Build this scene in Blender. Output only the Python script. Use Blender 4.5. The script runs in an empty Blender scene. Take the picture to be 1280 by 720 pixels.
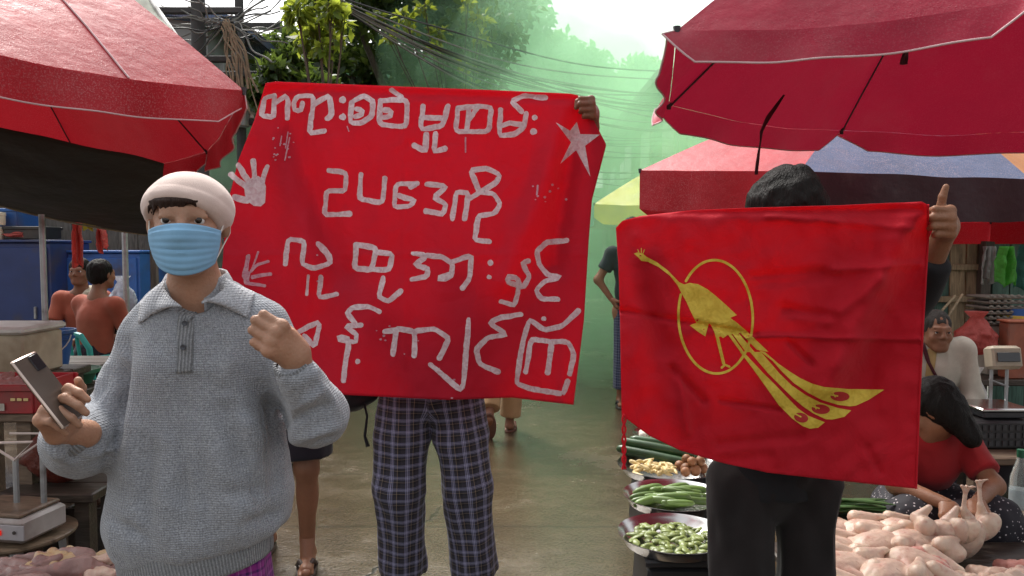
import bpy, bmesh, math, random
import numpy as np
from mathutils import Vector, Matrix, noise as mnoise
from mathutils.geometry import tessellate_polygon

random.seed(7); np.random.seed(7)
SC = bpy.context.scene
COL = SC.collection
R = math.radians
# ------------------------------------------------------------------ camera
CAMH, FPX, HORIZON = 1.45, 960.0, 310.0
PITCH = math.atan((360 - HORIZON) / FPX)
cam = bpy.data.objects.new('camera', bpy.data.cameras.new('camera'))
COL.objects.link(cam)
cam.location = (0, 0, CAMH)
cam.rotation_euler = (math.pi / 2 - PITCH, 0, 0)
cam.data.sensor_width = 36; cam.data.lens = 36 * FPX / 1280
cam.data.clip_start = 0.05; cam.data.clip_end = 2000
SC.camera = cam
# ------------------------------------------------------------------ sky, sun, exposure
SUN_EL, SUN_AZ = R(52), R(-28)      # azimuth from +Y (behind the banner), negative = to the left
w = bpy.data.worlds.new('World'); SC.world = w; w.use_nodes = True
nt = w.node_tree; nt.nodes.clear()
out = nt.nodes.new('ShaderNodeOutputWorld'); bg = nt.nodes.new('ShaderNodeBackground')
sky = nt.nodes.new('ShaderNodeTexSky'); sky.sky_type = 'NISHITA'; sky.sun_disc = False
sky.sun_elevation = SUN_EL; sky.sun_rotation = SUN_AZ; sky.dust_density = 5; sky.air_density = 1.2
hs = nt.nodes.new('ShaderNodeHueSaturation'); hs.inputs['Saturation'].default_value = 0.12
nt.links.new(sky.outputs[0], hs.inputs['Color']); nt.links.new(hs.outputs[0], bg.inputs[0])
bg.inputs[1].default_value = 0.15
nt.links.new(bg.outputs[0], out.inputs[0])
sl = bpy.data.lights.new('sun', 'SUN'); sl.energy = 1.5; sl.angle = R(14); sl.color = (1, .95, .86)
sun = bpy.data.objects.new('sun', sl); COL.objects.link(sun)
sd = Vector((math.sin(SUN_AZ) * math.cos(SUN_EL), math.cos(SUN_AZ) * math.cos(SUN_EL), math.sin(SUN_EL)))
sun.rotation_euler = sd.to_track_quat('Z', 'Y').to_euler(); sun.location = (0, 0, 30)
SC.view_settings.view_transform = 'Standard'; SC.view_settings.look = 'None'
SC.view_settings.gamma = 1; SC.view_settings.use_curve_mapping = False
SC.view_settings.exposure = 0.95
SC.render.engine = 'CYCLES'
SC.cycles.use_denoising = True
SC.cycles.max_bounces = 8; SC.cycles.transparent_max_bounces = 16
SC.cycles.volume_step_rate = 2.0; SC.cycles.volume_max_steps = 96
SC.cycles.volume_bounces = 4

_cp, _sp = math.cos(PITCH), math.sin(PITCH)
def P(px, py, Y):
    """the point at distance Y whose picture is (px, py) in the 1280x720 photograph"""
    a, b = (px - 640) / FPX, (360 - py) / FPX
    d = Vector((a, _cp + b * _sp, -_sp + b * _cp))
    return Vector((0, 0, CAMH)) + d * (Y / d.y)
def G(px, Y, z=0.0):
    """the point at height z, distance Y, under picture column px"""
    b = (z - CAMH) / Y
    t = (_cp * 1 - _sp * b)      # depth along the camera axis per unit Y
    return Vector(((px - 640) / FPX * t * Y, Y, z))
V = Vector
# ------------------------------------------------------------------ objects
def link(o, parent=None):
    COL.objects.link(o)
    if parent is not None: o.parent = parent
    return o
def tag(o, label=None, cat=None, group=None, kind=None):
    if label: o['label'] = label
    if cat: o['category'] = cat
    if group: o['group'] = group
    if kind: o['kind'] = kind
    return o
def empty(name, loc, label, cat, group=None, rz=0):
    o = bpy.data.objects.new(name, None); COL.objects.link(o)
    o.location = loc; o.rotation_euler = (0, 0, rz); o.empty_display_size = .1
    return tag(o, label, cat, group)
def mesh_np(name, v, faces, m=None, parent=None, smooth=True, world=True, mats=None, fm=None):
    """link (verts, equal-size faces) as ONE mesh object; verts in world space, moved into the parent's space"""
    v = np.asarray(v, np.float32).reshape(-1, 3); f = np.asarray(faces, np.int32)
    if parent is not None and world:
        bpy.context.view_layer.update()
        mi = np.array(parent.matrix_world.inverted(), np.float32)
        v = v @ mi[:3, :3].T + mi[:3, 3]
    me = bpy.data.meshes.new(name)
    n = f.shape[1]
    me.vertices.add(len(v)); me.vertices.foreach_set('co', v.ravel())
    me.loops.add(f.size); me.loops.foreach_set('vertex_index', f.ravel())
    me.polygons.add(len(f)); me.polygons.foreach_set('loop_start', np.arange(len(f), dtype=np.int32) * n)
    me.polygons.foreach_set('loop_total', np.full(len(f), n, np.int32))
    if smooth: me.polygons.foreach_set('use_smooth', np.ones(len(f), bool))
    for mm in (mats or ([m] if m else [])): me.materials.append(mm)
    if fm is not None: me.polygons.foreach_set('material_index', np.asarray(fm, np.int32))
    me.update(calc_edges=True); me.validate()
    return link(bpy.data.objects.new(name, me), parent)
class MB:
    """collects boxes, tubes, lathes and sheets into one mesh"""
    def __init__(s): s.v = []; s.f = []; s.mi = []; s.cur = 0
    def add(s, vs, fs):
        o = len(s.v); s.v += [tuple(x) for x in vs]; s.f += [tuple(i + o for i in f) for f in fs]; s.mi += [s.cur] * len(fs)
    def box(s, c, size, rot=None, taper=1.0, bev=0.0):
        hx, hy, hz = [x / 2 for x in size]; c = V(c); rot = rot or Matrix.Identity(3)
        b = min(bev, hx * .9, hy * .9, hz * .9)
        if b <= 0:
            vs = [(x * hx * (taper if z < 0 else 1), y * hy * (taper if z < 0 else 1), z * hz) for z in (-1, 1) for x, y in ((-1, -1), (1, -1), (1, 1), (-1, 1))]
            fs = [(3, 2, 1, 0), (4, 5, 6, 7), (0, 1, 5, 4), (1, 2, 6, 5), (2, 3, 7, 6), (3, 0, 4, 7)]
        else:
            vs = []; n = 8
            for z, ins in ((-hz, b), (-hz + b, 0), (hz - b, 0), (hz, b)):
                tp = taper if z < 0 else 1
                X, Y2 = (hx - ins) * tp, (hy - ins) * tp; q = b * .7 if ins == 0 else b * .5
                vs += [(-X + q, -Y2, z), (X - q, -Y2, z), (X, -Y2 + q, z), (X, Y2 - q, z), (X - q, Y2, z), (-X + q, Y2, z), (-X, Y2 - q, z), (-X, -Y2 + q, z)]
            fs = [tuple(range(7, -1, -1)), tuple(range(24, 32))]
            for L in range(3):
                for i in range(8): fs.append((L * 8 + i, L * 8 + (i + 1) % 8, L * 8 + 8 + (i + 1) % 8, L * 8 + 8 + i))
        s.add([c + rot @ V(p) for p in vs], fs); return s
    def tube(s, pts, r, n=8, caps=True):
        pts = [V(p) for p in pts]; rr = r if isinstance(r, (list, tuple)) else [r] * len(pts)
        up = V((0, 0, 1)); rings = []; prev = None
        for i, p in enumerate(pts):
            d = (pts[min(i + 1, len(pts) - 1)] - pts[max(i - 1, 0)])
            d = d.normalized() if d.length > 1e-9 else V((0, 0, 1))
            if prev is None: a = d.orthogonal().normalized()
            else: a = (prev - d * prev.dot(d)); a = a.normalized() if a.length > 1e-6 else d.orthogonal().normalized()
            prev = a; b = d.cross(a)
            rings.append([p + (a * math.cos(2 * math.pi * k / n) + b * math.sin(2 * math.pi * k / n)) * rr[i] for k in range(n)])
        vs = [q for rg in rings for q in rg]; fs = []
        for i in range(len(pts) - 1):
            for k in range(n): fs.append((i * n + k, i * n + (k + 1) % n, i * n + n + (k + 1) % n, i * n + n + k))
        if caps: fs += [tuple(range(n - 1, -1, -1)), tuple(range(len(vs) - n, len(vs)))]
        s.add(vs, fs); return s
    def lathe(s, c, prof, n=32, axis=None, sx=1, sy=1):
        """prof: (radius, height) pairs"""
        c = V(c); m = axis or Matrix.Identity(3); vs = []; fs = []
        for r, z in prof:
            for k in range(n):
                a = 2 * math.pi * k / n; vs.append(c + m @ V((r * math.cos(a) * sx, r * math.sin(a) * sy, z)))
        for i in range(len(prof) - 1):
            for k in range(n): fs.append((i * n + k, i * n + (k + 1) % n, i * n + n + (k + 1) % n, i * n + n + k))
        if prof[0][0] > 1e-6: fs.append(tuple(range(n - 1, -1, -1)))
        if prof[-1][0] > 1e-6: fs.append(tuple(range(len(vs) - n, len(vs))))
        s.add(vs, fs); return s
    def sheet(s, fn, nu, nv, thick=0.0):
        """fn(u, v) -> point, u, v in 0..1"""
        vs = [fn(i / nu, j / nv) for j in range(nv + 1) for i in range(nu + 1)]
        fs = [(j * (nu + 1) + i, j * (nu + 1) + i + 1, (j + 1) * (nu + 1) + i + 1, (j + 1) * (nu + 1) + i) for j in range(nv) for i in range(nu)]
        s.add(vs, fs); return s
    def build(s, name, m, parent=None, smooth=True, world=True, auto=35):
        me = bpy.data.meshes.new(name)
        vs = s.v
        if parent is not None and world:
            bpy.context.view_layer.update(); mi = parent.matrix_world.inverted(); vs = [mi @ V(p) for p in s.v]
        me.from_pydata(vs, [], s.f)
        for mm in (m if isinstance(m, (list, tuple)) else [m]): me.materials.append(mm)
        if any(s.mi): me.polygons.foreach_set('material_index', s.mi)
        if smooth:
            me.polygons.foreach_set('use_smooth', [True] * len(me.polygons))
            me.set_sharp_from_angle(angle=R(auto))
        me.update()
        return link(bpy.data.objects.new(name, me), parent)
def copy_tree(o, parent=None):
    c = o.copy(); COL.objects.link(c)
    if parent is not None: c.parent = parent
    for ch in list(o.children): copy_tree(ch, c)
    return c
def rotm(rx=0, ry=0, rz=0):
    return Matrix.Rotation(rz, 3, 'Z') @ Matrix.Rotation(ry, 3, 'Y') @ Matrix.Rotation(rx, 3, 'X')
# ------------------------------------------------------------------ noise for shapes
def vnoise(p, seed=0):
    """smooth value noise, -1..1, p is (n, 3)"""
    p = np.asarray(p, np.float64); i = np.floor(p).astype(np.int64); f = p - i; f = f * f * (3 - 2 * f)
    def h(a, b, c):
        n = (a * 374761393 + b * 668265263 + c * 2147483647 + seed * 144269504) & 0xffffffff
        n = ((n ^ (n >> 13)) * 1274126177) & 0xffffffff
        return ((n ^ (n >> 16)) & 0xffff) / 32767.5 - 1
    r = 0
    for dx in (0, 1):
        for dy in (0, 1):
            for dz in (0, 1):
                wgt = (f[:, 0] if dx else 1 - f[:, 0]) * (f[:, 1] if dy else 1 - f[:, 1]) * (f[:, 2] if dz else 1 - f[:, 2])
                r = r + wgt * h(i[:, 0] + dx, i[:, 1] + dy, i[:, 2] + dz)
    return r
# ------------------------------------------------------------------ smooth solids (bodies, clothes, hands, poultry)
class Solid:
    def __init__(s, h=.006, k=.02): s.h = h; s.k = k; s.pr = []
    def cap(s, a, b, ra, rb=None, k=None, flat=None, fs=1.0, ca=False, cb=False, sub=False):
        """tapered capsule; flat/fs squash it along a direction; ca/cb cut an end flat"""
        s.pr.append(('c', np.array(a, float), np.array(b, float), ra, ra if rb is None else rb, s.k if k is None else k,
                     None if flat is None else np.array(V(flat).normalized(), float), fs, ca, cb, sub)); return s
    def ell(s, c, r, rot=None, k=None, sub=False):
        s.pr.append(('e', np.array(c, float), np.array(r, float), np.array(rot if rot is not None else Matrix.Identity(3), float), s.k if k is None else k, sub)); return s
    def chain(s, pts, rad, **kw):
        for i in range(len(pts) - 1): s.cap(pts[i], pts[i + 1], rad[i], rad[i + 1], **kw)
        return s
    def mesh(s):
        h = s.h; lo = []; hi = []
        for p in s.pr:
            if p[-1]: continue
            if p[0] == 'c': r = max(p[3], p[4]) * max(1, p[7]); lo.append(np.minimum(p[1], p[2]) - r); hi.append(np.maximum(p[1], p[2]) + r)
            else: r = p[2].max(); lo.append(p[1] - r); hi.append(p[1] + r)
        o = np.min(lo, 0) - 4 * h; top = np.max(hi, 0) + 4 * h
        n = np.ceil((top - o) / h).astype(int) + 1
        F = np.full(n, 1e3, np.float32)
        ax = [o[i] + h * np.arange(n[i]) for i in range(3)]
        for p in s.pr:
            kk = p[5] if p[0] == 'c' else p[4]
            if p[0] == 'c': r = max(p[3], p[4]) * max(1, p[7]); l = np.minimum(p[1], p[2]) - r; u = np.maximum(p[1], p[2]) + r
            else: r = p[2].max(); l = p[1] - r; u = p[1] + r
            m = kk + 3 * h
            i0 = np.clip(np.floor((l - m - o) / h).astype(int), 0, n - 1); i1 = np.clip(np.ceil((u + m - o) / h).astype(int) + 1, 1, n)
            if np.any(i1 <= i0): continue
            X = ax[0][i0[0]:i1[0]][:, None, None]; Y = ax[1][i0[1]:i1[1]][None, :, None]; Z = ax[2][i0[2]:i1[2]][None, None, :]
            if p[0] == 'c':
                a, b, ra, rb, _, fl, fs, ca, cb = p[1:10]
                ba = b - a; L2 = max(float(ba @ ba), 1e-12)
                t0 = ((X - a[0]) * ba[0] + (Y - a[1]) * ba[1] + (Z - a[2]) * ba[2]) / L2
                t = np.clip(t0, 0, 1)
                qx, qy, qz = X - a[0] - t * ba[0], Y - a[1] - t * ba[1], Z - a[2] - t * ba[2]
                if fl is not None:
                    qn = (qx * fl[0] + qy * fl[1] + qz * fl[2]) * (1 / fs - 1)
                    qx, qy, qz = qx + fl[0] * qn, qy + fl[1] * qn, qz + fl[2] * qn
                d = np.sqrt(qx * qx + qy * qy + qz * qz) - (ra + (rb - ra) * t)
                if fl is not None: d = d * min(1, fs)
                L = math.sqrt(L2)
                if ca: d = np.maximum(d, -t0 * L)
                if cb: d = np.maximum(d, (t0 - 1) * L)
            else:
                c, rr, rot = p[1], p[2], p[3]
                dx, dy, dz = X - c[0], Y - c[1], Z - c[2]
                lx = (rot[0, 0] * dx + rot[1, 0] * dy + rot[2, 0] * dz) / rr[0]
                ly = (rot[0, 1] * dx + rot[1, 1] * dy + rot[2, 1] * dz) / rr[1]
                lz = (rot[0, 2] * dx + rot[1, 2] * dy + rot[2, 2] * dz) / rr[2]
                k0 = np.sqrt(lx * lx + ly * ly + lz * lz) + 1e-9
                k1 = np.sqrt((lx / rr[0]) ** 2 + (ly / rr[1]) ** 2 + (lz / rr[2]) ** 2) + 1e-9
                d = k0 * (k0 - 1) / k1
            S = F[i0[0]:i1[0], i0[1]:i1[1], i0[2]:i1[2]]
            d = d.astype(np.float32)
            if p[-1]:
                d = -d; hh = np.maximum(kk - np.abs(S - d), 0) / max(kk, 1e-6)
                S[...] = np.maximum(S, d) + hh * hh * kk / 4
            else:
                hh = np.maximum(kk - np.abs(S - d), 0) / max(kk, 1e-6)
                S[...] = np.minimum(S, d) - hh * hh * kk / 4
        return nets(F, o, h)
def nets(F, o, h):
    s = F < 0; n = F.shape
    cnt = np.zeros([x - 1 for x in n], np.int8)
    cor = [(a, b, c) for a in (0, 1) for b in (0, 1) for c in (0, 1)]
    for a, b, c in cor: cnt += s[a:n[0] - 1 + a, b:n[1] - 1 + b, c:n[2] - 1 + c]
    act = (cnt > 0) & (cnt < 8)
    idx = np.argwhere(act); N = len(idx)
    ids = np.full(act.shape, -1, np.int32); ids[tuple(idx.T)] = np.arange(N)
    val = np.stack([F[idx[:, 0] + a, idx[:, 1] + b, idx[:, 2] + c] for a, b, c in cor], 1).astype(np.float64)
    pos = np.zeros((N, 3)); num = np.zeros(N)
    for i, A in enumerate(cor):
        for j in range(i + 1, 8):
            B = cor[j]
            if sum(abs(A[q] - B[q]) for q in range(3)) != 1: continue
            vi, vj = np.clip(val[:, i], -1, 1), np.clip(val[:, j], -1, 1); x = (vi < 0) != (vj < 0)
            t = np.where(x, vi / np.where(x, vi - vj, 1), 0)
            pos += np.where(x[:, None], np.array(A)[None] + t[:, None] * (np.array(B) - np.array(A))[None], 0); num += x
    v = (idx + pos / num[:, None]) * h + o
    fs = []
    for q in range(3):
        sl0 = [slice(1, n[i] - 1) for i in range(3)]; sl1 = list(sl0)
        sl0[q] = slice(0, n[q] - 1); sl1[q] = slice(1, n[q])
        a, b = s[tuple(sl0)], s[tuple(sl1)]
        e = np.argwhere(a != b)
        if not len(e): continue
        off = np.ones(3, int); off[q] = 0
        e = e + off; u, w2 = (q + 1) % 3, (q + 2) % 3
        def cell(du, dw):
            c = e.copy(); c[:, u] -= du; c[:, w2] -= dw; return ids[tuple(c.T)]
        quad = np.stack([cell(1, 1), cell(0, 1), cell(0, 0), cell(1, 0)], 1)
        ins = s[tuple(e.T)]
        quad[~ins] = quad[~ins][:, ::-1]
        fs.append(quad)
    f = np.concatenate(fs)
    a, b, c = v[f[:, 0]], v[f[:, 1]], v[f[:, 2]]
    if np.einsum('ij,ij->i', a - v.mean(0), np.cross(b - a, c - a)).sum() < 0: f = f[:, ::-1].copy()   # faces look outwards
    return v, f
def vnormals(v, f):
    n = np.zeros_like(v); a = v[f[:, 2]] - v[f[:, 0]]; b = v[f[:, 3]] - v[f[:, 1]]; c = np.cross(a, b)
    for i in range(4): np.add.at(n, f[:, i], c)
    return n / (np.linalg.norm(n, axis=1, keepdims=True) + 1e-12)
def relax(v, f, it=2, lam=.5):
    for _ in range(it):
        s = np.zeros_like(v); c = np.zeros(len(v))
        for i in range(4):
            np.add.at(s, f[:, i], v[f[:, (i + 1) % 4]]); np.add.at(s, f[:, i], v[f[:, (i + 3) % 4]]); np.add.at(c, f[:, i], 2)
        v = v + lam * (s / c[:, None] - v)
    return v
def attr(o, name, arr):
    a = o.data.attributes.new(name, 'FLOAT_VECTOR', 'POINT'); a.data.foreach_set('vector', np.asarray(arr, np.float32).ravel())
# ------------------------------------------------------------------ materials
class NT:
    def __init__(s, name):
        s.m = bpy.data.materials.new(name); s.m.use_nodes = True; s.t = s.m.node_tree; s.t.nodes.clear()
        s.out = s.n('OutputMaterial'); s.tc = s.n('TexCoord')
    def n(s, typ, **kw):
        nd = s.t.nodes.new('ShaderNode' + typ)
        for k, v in kw.items(): setattr(nd, k, v)
        return nd
    def l(s, a, b): s.t.links.new(a, b)
    def put(s, sock, v):
        if isinstance(v, bpy.types.NodeSocket): s.l(v, sock)
        else: sock.default_value = (*v, 1) if isinstance(v, tuple) and len(v) == 3 and sock.type == 'RGBA' else v
    def map(s, co=None, sc=(1, 1, 1), rot=(0, 0, 0)):
        mp = s.n('Mapping'); s.l(co or s.tc.outputs['Object'], mp.inputs[0]); mp.inputs['Scale'].default_value = sc; mp.inputs['Rotation'].default_value = rot
        return mp.outputs[0]
    def noise(s, scale, co=None, det=4, rough=.55, dist=0, out='Fac'):
        nd = s.n('TexNoise'); s.l(co or s.tc.outputs['Object'], nd.inputs['Vector']); nd.inputs['Scale'].default_value = scale
        nd.inputs['Detail'].default_value = det; nd.inputs['Roughness'].default_value = rough; nd.inputs['Distortion'].default_value = dist
        return nd.outputs[out]
    def voro(s, scale, co=None, feat='F1', out='Distance'):
        nd = s.n('TexVoronoi', feature=feat); s.l(co or s.tc.outputs['Object'], nd.inputs['Vector']); nd.inputs['Scale'].default_value = scale
        return nd.outputs[out]
    def wave(s, scale, co=None, dist=0, prof='SIN', dirn='X'):
        nd = s.n('TexWave', wave_profile=prof, bands_direction=dirn); s.l(co or s.tc.outputs['Object'], nd.inputs['Vector'])
        nd.inputs['Scale'].default_value = scale; nd.inputs['Distortion'].default_value = dist; return nd.outputs['Fac']
    def ramp(s, fac, stops, interp='LINEAR'):
        nd = s.n('ValToRGB'); s.l(fac, nd.inputs[0]); cr = nd.color_ramp; cr.interpolation = interp
        while len(cr.elements) > 1: cr.elements.remove(cr.elements[-1])
        for i, (p, c) in enumerate(stops):
            e = cr.elements[0] if i == 0 else cr.elements.new(p)
            e.position = p; e.color = (*c, 1) if isinstance(c, tuple) else (c, c, c, 1)
        return nd.outputs[0]
    def mix(s, fac, a, b, blend='MIX'):
        nd = s.n('Mix', data_type='RGBA', blend_type=blend); s.put(nd.inputs[0], fac); s.put(nd.inputs[6], a); s.put(nd.inputs[7], b); return nd.outputs[2]
    def math(s, op, a, b=0.0):
        nd = s.n('Math', operation=op); s.put(nd.inputs[0], a); s.put(nd.inputs[1], b); return nd.outputs[0]
    def bump(s, hgt, dist=.002, strength=1.0, nrm=None):
        nd = s.n('Bump'); s.l(hgt, nd.inputs['Height']); nd.inputs['Distance'].default_value = dist; nd.inputs['Strength'].default_value = strength
        if nrm: s.l(nrm, nd.inputs['Normal'])
        return nd.outputs[0]
    def bsdf(s, col, rough=.6, nrm=None, metal=0, spec=.5, coat=0, sheen=0, sss=0, trans=0, tcol=None, alpha=None):
        b = s.n('BsdfPrincipled'); s.put(b.inputs['Base Color'], col); s.put(b.inputs['Roughness'], rough)
        b.inputs['Metallic'].default_value = metal; b.inputs['Specular IOR Level'].default_value = spec
        b.inputs['Coat Weight'].default_value = coat; b.inputs['Coat Roughness'].default_value = .15; b.inputs['Sheen Weight'].default_value = sheen
        if sss: b.inputs['Subsurface Weight'].default_value = sss; b.inputs['Subsurface Radius'].default_value = (.9, .35, .2); b.inputs['Subsurface Scale'].default_value = .008
        if alpha is not None: s.put(b.inputs['Alpha'], alpha)
        if nrm: s.l(nrm, b.inputs['Normal'])
        o = b.outputs[0]
        if trans:
            t = s.n('BsdfTranslucent'); s.put(t.inputs[0], tcol if tcol is not None else col)
            if nrm: s.l(nrm, t.inputs[1])
            mx = s.n('MixShader'); mx.inputs[0].default_value = trans; s.l(o, mx.inputs[1]); s.l(t.outputs[0], mx.inputs[2]); o = mx.outputs[0]
        s.l(o, s.out.inputs[0]); return s.m
    def rnd(s): return s.n('ObjectInfo').outputs['Random']
def sc3(c, k): return tuple(min(1, x * k) for x in c)
def mat(name, col, rough=.6, var=.25, scale=12, bump=.3, bs=80, bd=.002, metal=0, spec=.5, trans=0, tcol=None, coat=0, sss=0, rnd=0, dirt=None, sheen=0):
    t = NT(name)
    c = t.mix(t.ramp(t.noise(scale), [(.3, 0.), (.7, 1.)]), sc3(col, 1 - var), sc3(col, 1 + var))
    if rnd:
        c = t.mix(rnd, c, t.mix(t.rnd(), sc3(col, .55), sc3(col, 1.45)))
    if dirt: c = t.mix(t.ramp(t.noise(scale * .45, det=8), [(.5, 0.), (.68, .8)]), c, dirt)
    nb = t.bump(t.noise(bs, det=5), bd, bump) if bump else None
    return t.bsdf(c, rough, nb, metal, spec, coat, sheen, sss, trans, tcol)
def skin_mat(name, col):
    t = NT(name)
    c = t.mix(t.ramp(t.noise(9, det=6), [(.3, 0.), (.75, 1.)]), sc3(col, .82), (min(1, col[0] * 1.15), col[1] * 1.05, col[2]))
    c = t.mix(t.ramp(t.noise(160, det=3), [(.45, 0.), (.7, .35)]), c, (col[0] * .9, col[1] * .68, col[2] * .6))
    return t.bsdf(c, t.ramp(t.noise(30), [(.3, .42), (.7, .6)]), t.bump(t.math('ADD', t.noise(260, det=4), t.math('MULTIPLY', t.voro(90, feat='DISTANCE_TO_EDGE'), 1.6)), .0014, .5), spec=.4, sss=.10)
def cloth_mat(name, col, var=.15, weave=900, trans=0, rough=.85, bump=.25, fold=None, sheen=.1, tcol=None):
    t = NT(name)
    wv = t.math('MULTIPLY', t.wave(weave / 6.28, dirn='X'), t.wave(weave / 6.28, dirn='Z'))
    c = t.mix(t.ramp(t.noise(7, det=6), [(.3, 0.), (.7, 1.)]), sc3(col, 1 - var), sc3(col, 1 + var))
    c = t.mix(t.ramp(t.noise(220, det=2), [(.35, 0.), (.65, .25)]), c, sc3(col, .7))
    hgt = t.math('ADD', t.math('MULTIPLY', wv, .2), t.math('MULTIPLY', t.noise(22, det=6), 1.5))
    return t.bsdf(c, rough, t.bump(hgt, .004, bump), spec=.25, sheen=sheen, trans=trans, tcol=tcol)
def plaid_mat(name, warp, weft, per, rough=.85, attrname='plaid', wweft=.5):
    t = NT(name); a = t.n('Attribute'); a.attribute_name = attrname
    sx = t.n('SeparateXYZ'); t.l(a.outputs['Vector'], sx.inputs[0])
    def band(sock, stops): return t.ramp(t.math('FRACT', t.math('DIVIDE', sock, per)), stops, 'CONSTANT')
    c = t.mix(wweft, band(sx.outputs[0], warp), band(sx.outputs[1], weft))
    c = t.mix(t.ramp(t.noise(300, det=2), [(.35, 0.), (.7, .3)]), c, t.mix(.6, c, (.02, .02, .03)))
    return t.bsdf(c, rough, t.bump(t.math('ADD', t.noise(500, det=2), t.math('MULTIPLY', t.noise(18, det=4), 2)), .003, .25), spec=.2, sheen=.1)

# parasol fabric: wet polyester that lets some light through
def parasol_mat(name, col, wet=.5):
    t = NT(name)
    c = t.mix(t.ramp(t.noise(3, det=7), [(.3, 0.), (.75, 1.)]), sc3(col, .8), sc3(col, 1.15))
    c = t.mix(t.ramp(t.noise(1.4, det=8, rough=.7), [(.52, 0.), (.7, .25)]), c, (.30, .20, .19))
    drops = t.voro(95); dm = t.ramp(drops, [(.18, 1.), (.3, 0.)])
    dsel = t.math('MULTIPLY', dm, t.ramp(t.noise(10, det=4), [(.4, 0.), (.65, 1.)]))
    hgt = t.math('ADD', t.math('MULTIPLY', dsel, .25), t.math('MULTIPLY', t.noise(14, det=5), 2.0))
    rg = t.ramp(t.noise(5, det=5), [(.3, .32), (.7, .5)])
    c = t.mix(t.math('MULTIPLY', t.math('MULTIPLY', t.ramp(t.noise(170, det=2, rough=.7), [(.50, 0.), (.66, 1.)]), t.ramp(t.noise(2.5, det=5), [(.35, .25), (.6, 1.)])), wet * .7), c, (.72, .52, .53))  # pale specks: highlights of the water drops painted into the colour
    return t.bsdf(c, rg, t.bump(hgt, .006, .35), spec=.3, trans=.20, tcol=sc3(col, .8))
PARA_RED = parasol_mat('parasol_red', (.48, .014, .026), .35)
PARA_CRIMSON = parasol_mat('parasol_crimson', (.40, .009, .040), .12)
PARA_BLUE = parasol_mat('parasol_blue', (.16, .21, .36), 1.0)
PARA_ORANGE = parasol_mat('parasol_orange', (.75, .27, .05))
PARA_YELLOW = parasol_mat('parasol_yellow', (.80, .66, .01), .0)
PARA_TEAL = parasol_mat('parasol_teal', (.10, .30, .30), .1)
PARA_PALE = parasol_mat('parasol_pale', (.62, .68, .52), .1)
PIPING = mat('white_piping', (.60, .42, .43), .7, .1, bump=.1)
METAL = mat('grey_metal', (.38, .39, .40), .4, .2, metal=.7, bump=.15, dirt=(.10, .07, .05))
DARKMETAL = mat('dark_metal', (.05, .05, .055), .5, .2, metal=.4)
STEEL = mat('stainless_steel', (.62, .61, .60), .22, .1, metal=1.0, bump=.1, bs=12, bd=.003)
SKIN = skin_mat('skin', (.42, .24, .16)); SKIN_TAN = skin_mat('skin_tan', (.26, .125, .07)); SKIN_DARK = skin_mat('skin_dark', (.22, .10, .058))
def hair_mat(name, col):
    t = NT(name); co = t.map(sc=(1, 1, .18))
    n = t.noise(220, co, det=3)
    return t.bsdf(t.mix(n, sc3(col, .4), sc3(col, 1.6)), .55, t.bump(n, .006, .9), spec=.12)
HAIR = hair_mat('black_hair', (.012, .010, .009)); HAIR_BROWN = hair_mat('brown_hair', (.035, .02, .016))
BLACK_CLOTH = cloth_mat('black_cloth', (.012, .012, .014), sheen=.05)
EYE_W = mat('eye_white', (.75, .72, .70), .15, .02, bump=0); EYE_D = mat('eye_dark', (.02, .012, .008), .1, .02, bump=0)
WOOD = None
def wood_mat(name, col, sc=(2, 14, 14), wet=0.5):
    t = NT(name); co = t.map(sc=sc)
    n = t.noise(3, co, det=8, dist=1.2)
    c = t.mix(t.ramp(n, [(.3, 0.), (.7, 1.)]), sc3(col, .5), sc3(col, 1.35))
    c = t.mix(t.ramp(t.noise(2.2, det=6), [(.45, 0.), (.7, .7)]), c, sc3(col, .35))
    return t.bsdf(c, wet, t.bump(n, .006, .5), spec=.4)
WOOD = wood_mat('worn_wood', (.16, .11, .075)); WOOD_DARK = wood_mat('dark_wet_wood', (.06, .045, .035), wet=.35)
def plastic(name, col, rough=.4, dirt=(.07, .055, .045)): return mat(name, col, rough, .12, 6, .12, 40, .002, dirt=dirt)
BLUE_P = plastic('blue_plastic', (.02, .10, .33)); NAVY_P = plastic('navy_painted', (.025, .045, .15), .5)
GREEN_P = plastic('green_plastic', (.015, .12, .06)); RED_P = plastic('red_plastic', (.42, .02, .03)); TEAL_P = plastic('teal_plastic', (.03, .38, .34))
BLACK_P = plastic('black_plastic', (.014, .014, .016), .45); WHITE_P = plastic('white_plastic', (.62, .61, .57), .5, (.25, .2, .15))
def film(name, col, alpha=.6, rough=.3, trans=.4):
    t = NT(name); n = t.noise(16, det=6)
    return t.bsdf(t.mix(n, sc3(col, .8), sc3(col, 1.2)), rough, t.bump(t.noise(24, det=7, dist=1.0), .02, .8), spec=.5, trans=trans, alpha=alpha)
def setorg(o, loc):
    loc = V(loc); o.data.transform(Matrix.Translation(-loc)); o.location = loc; return o
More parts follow.
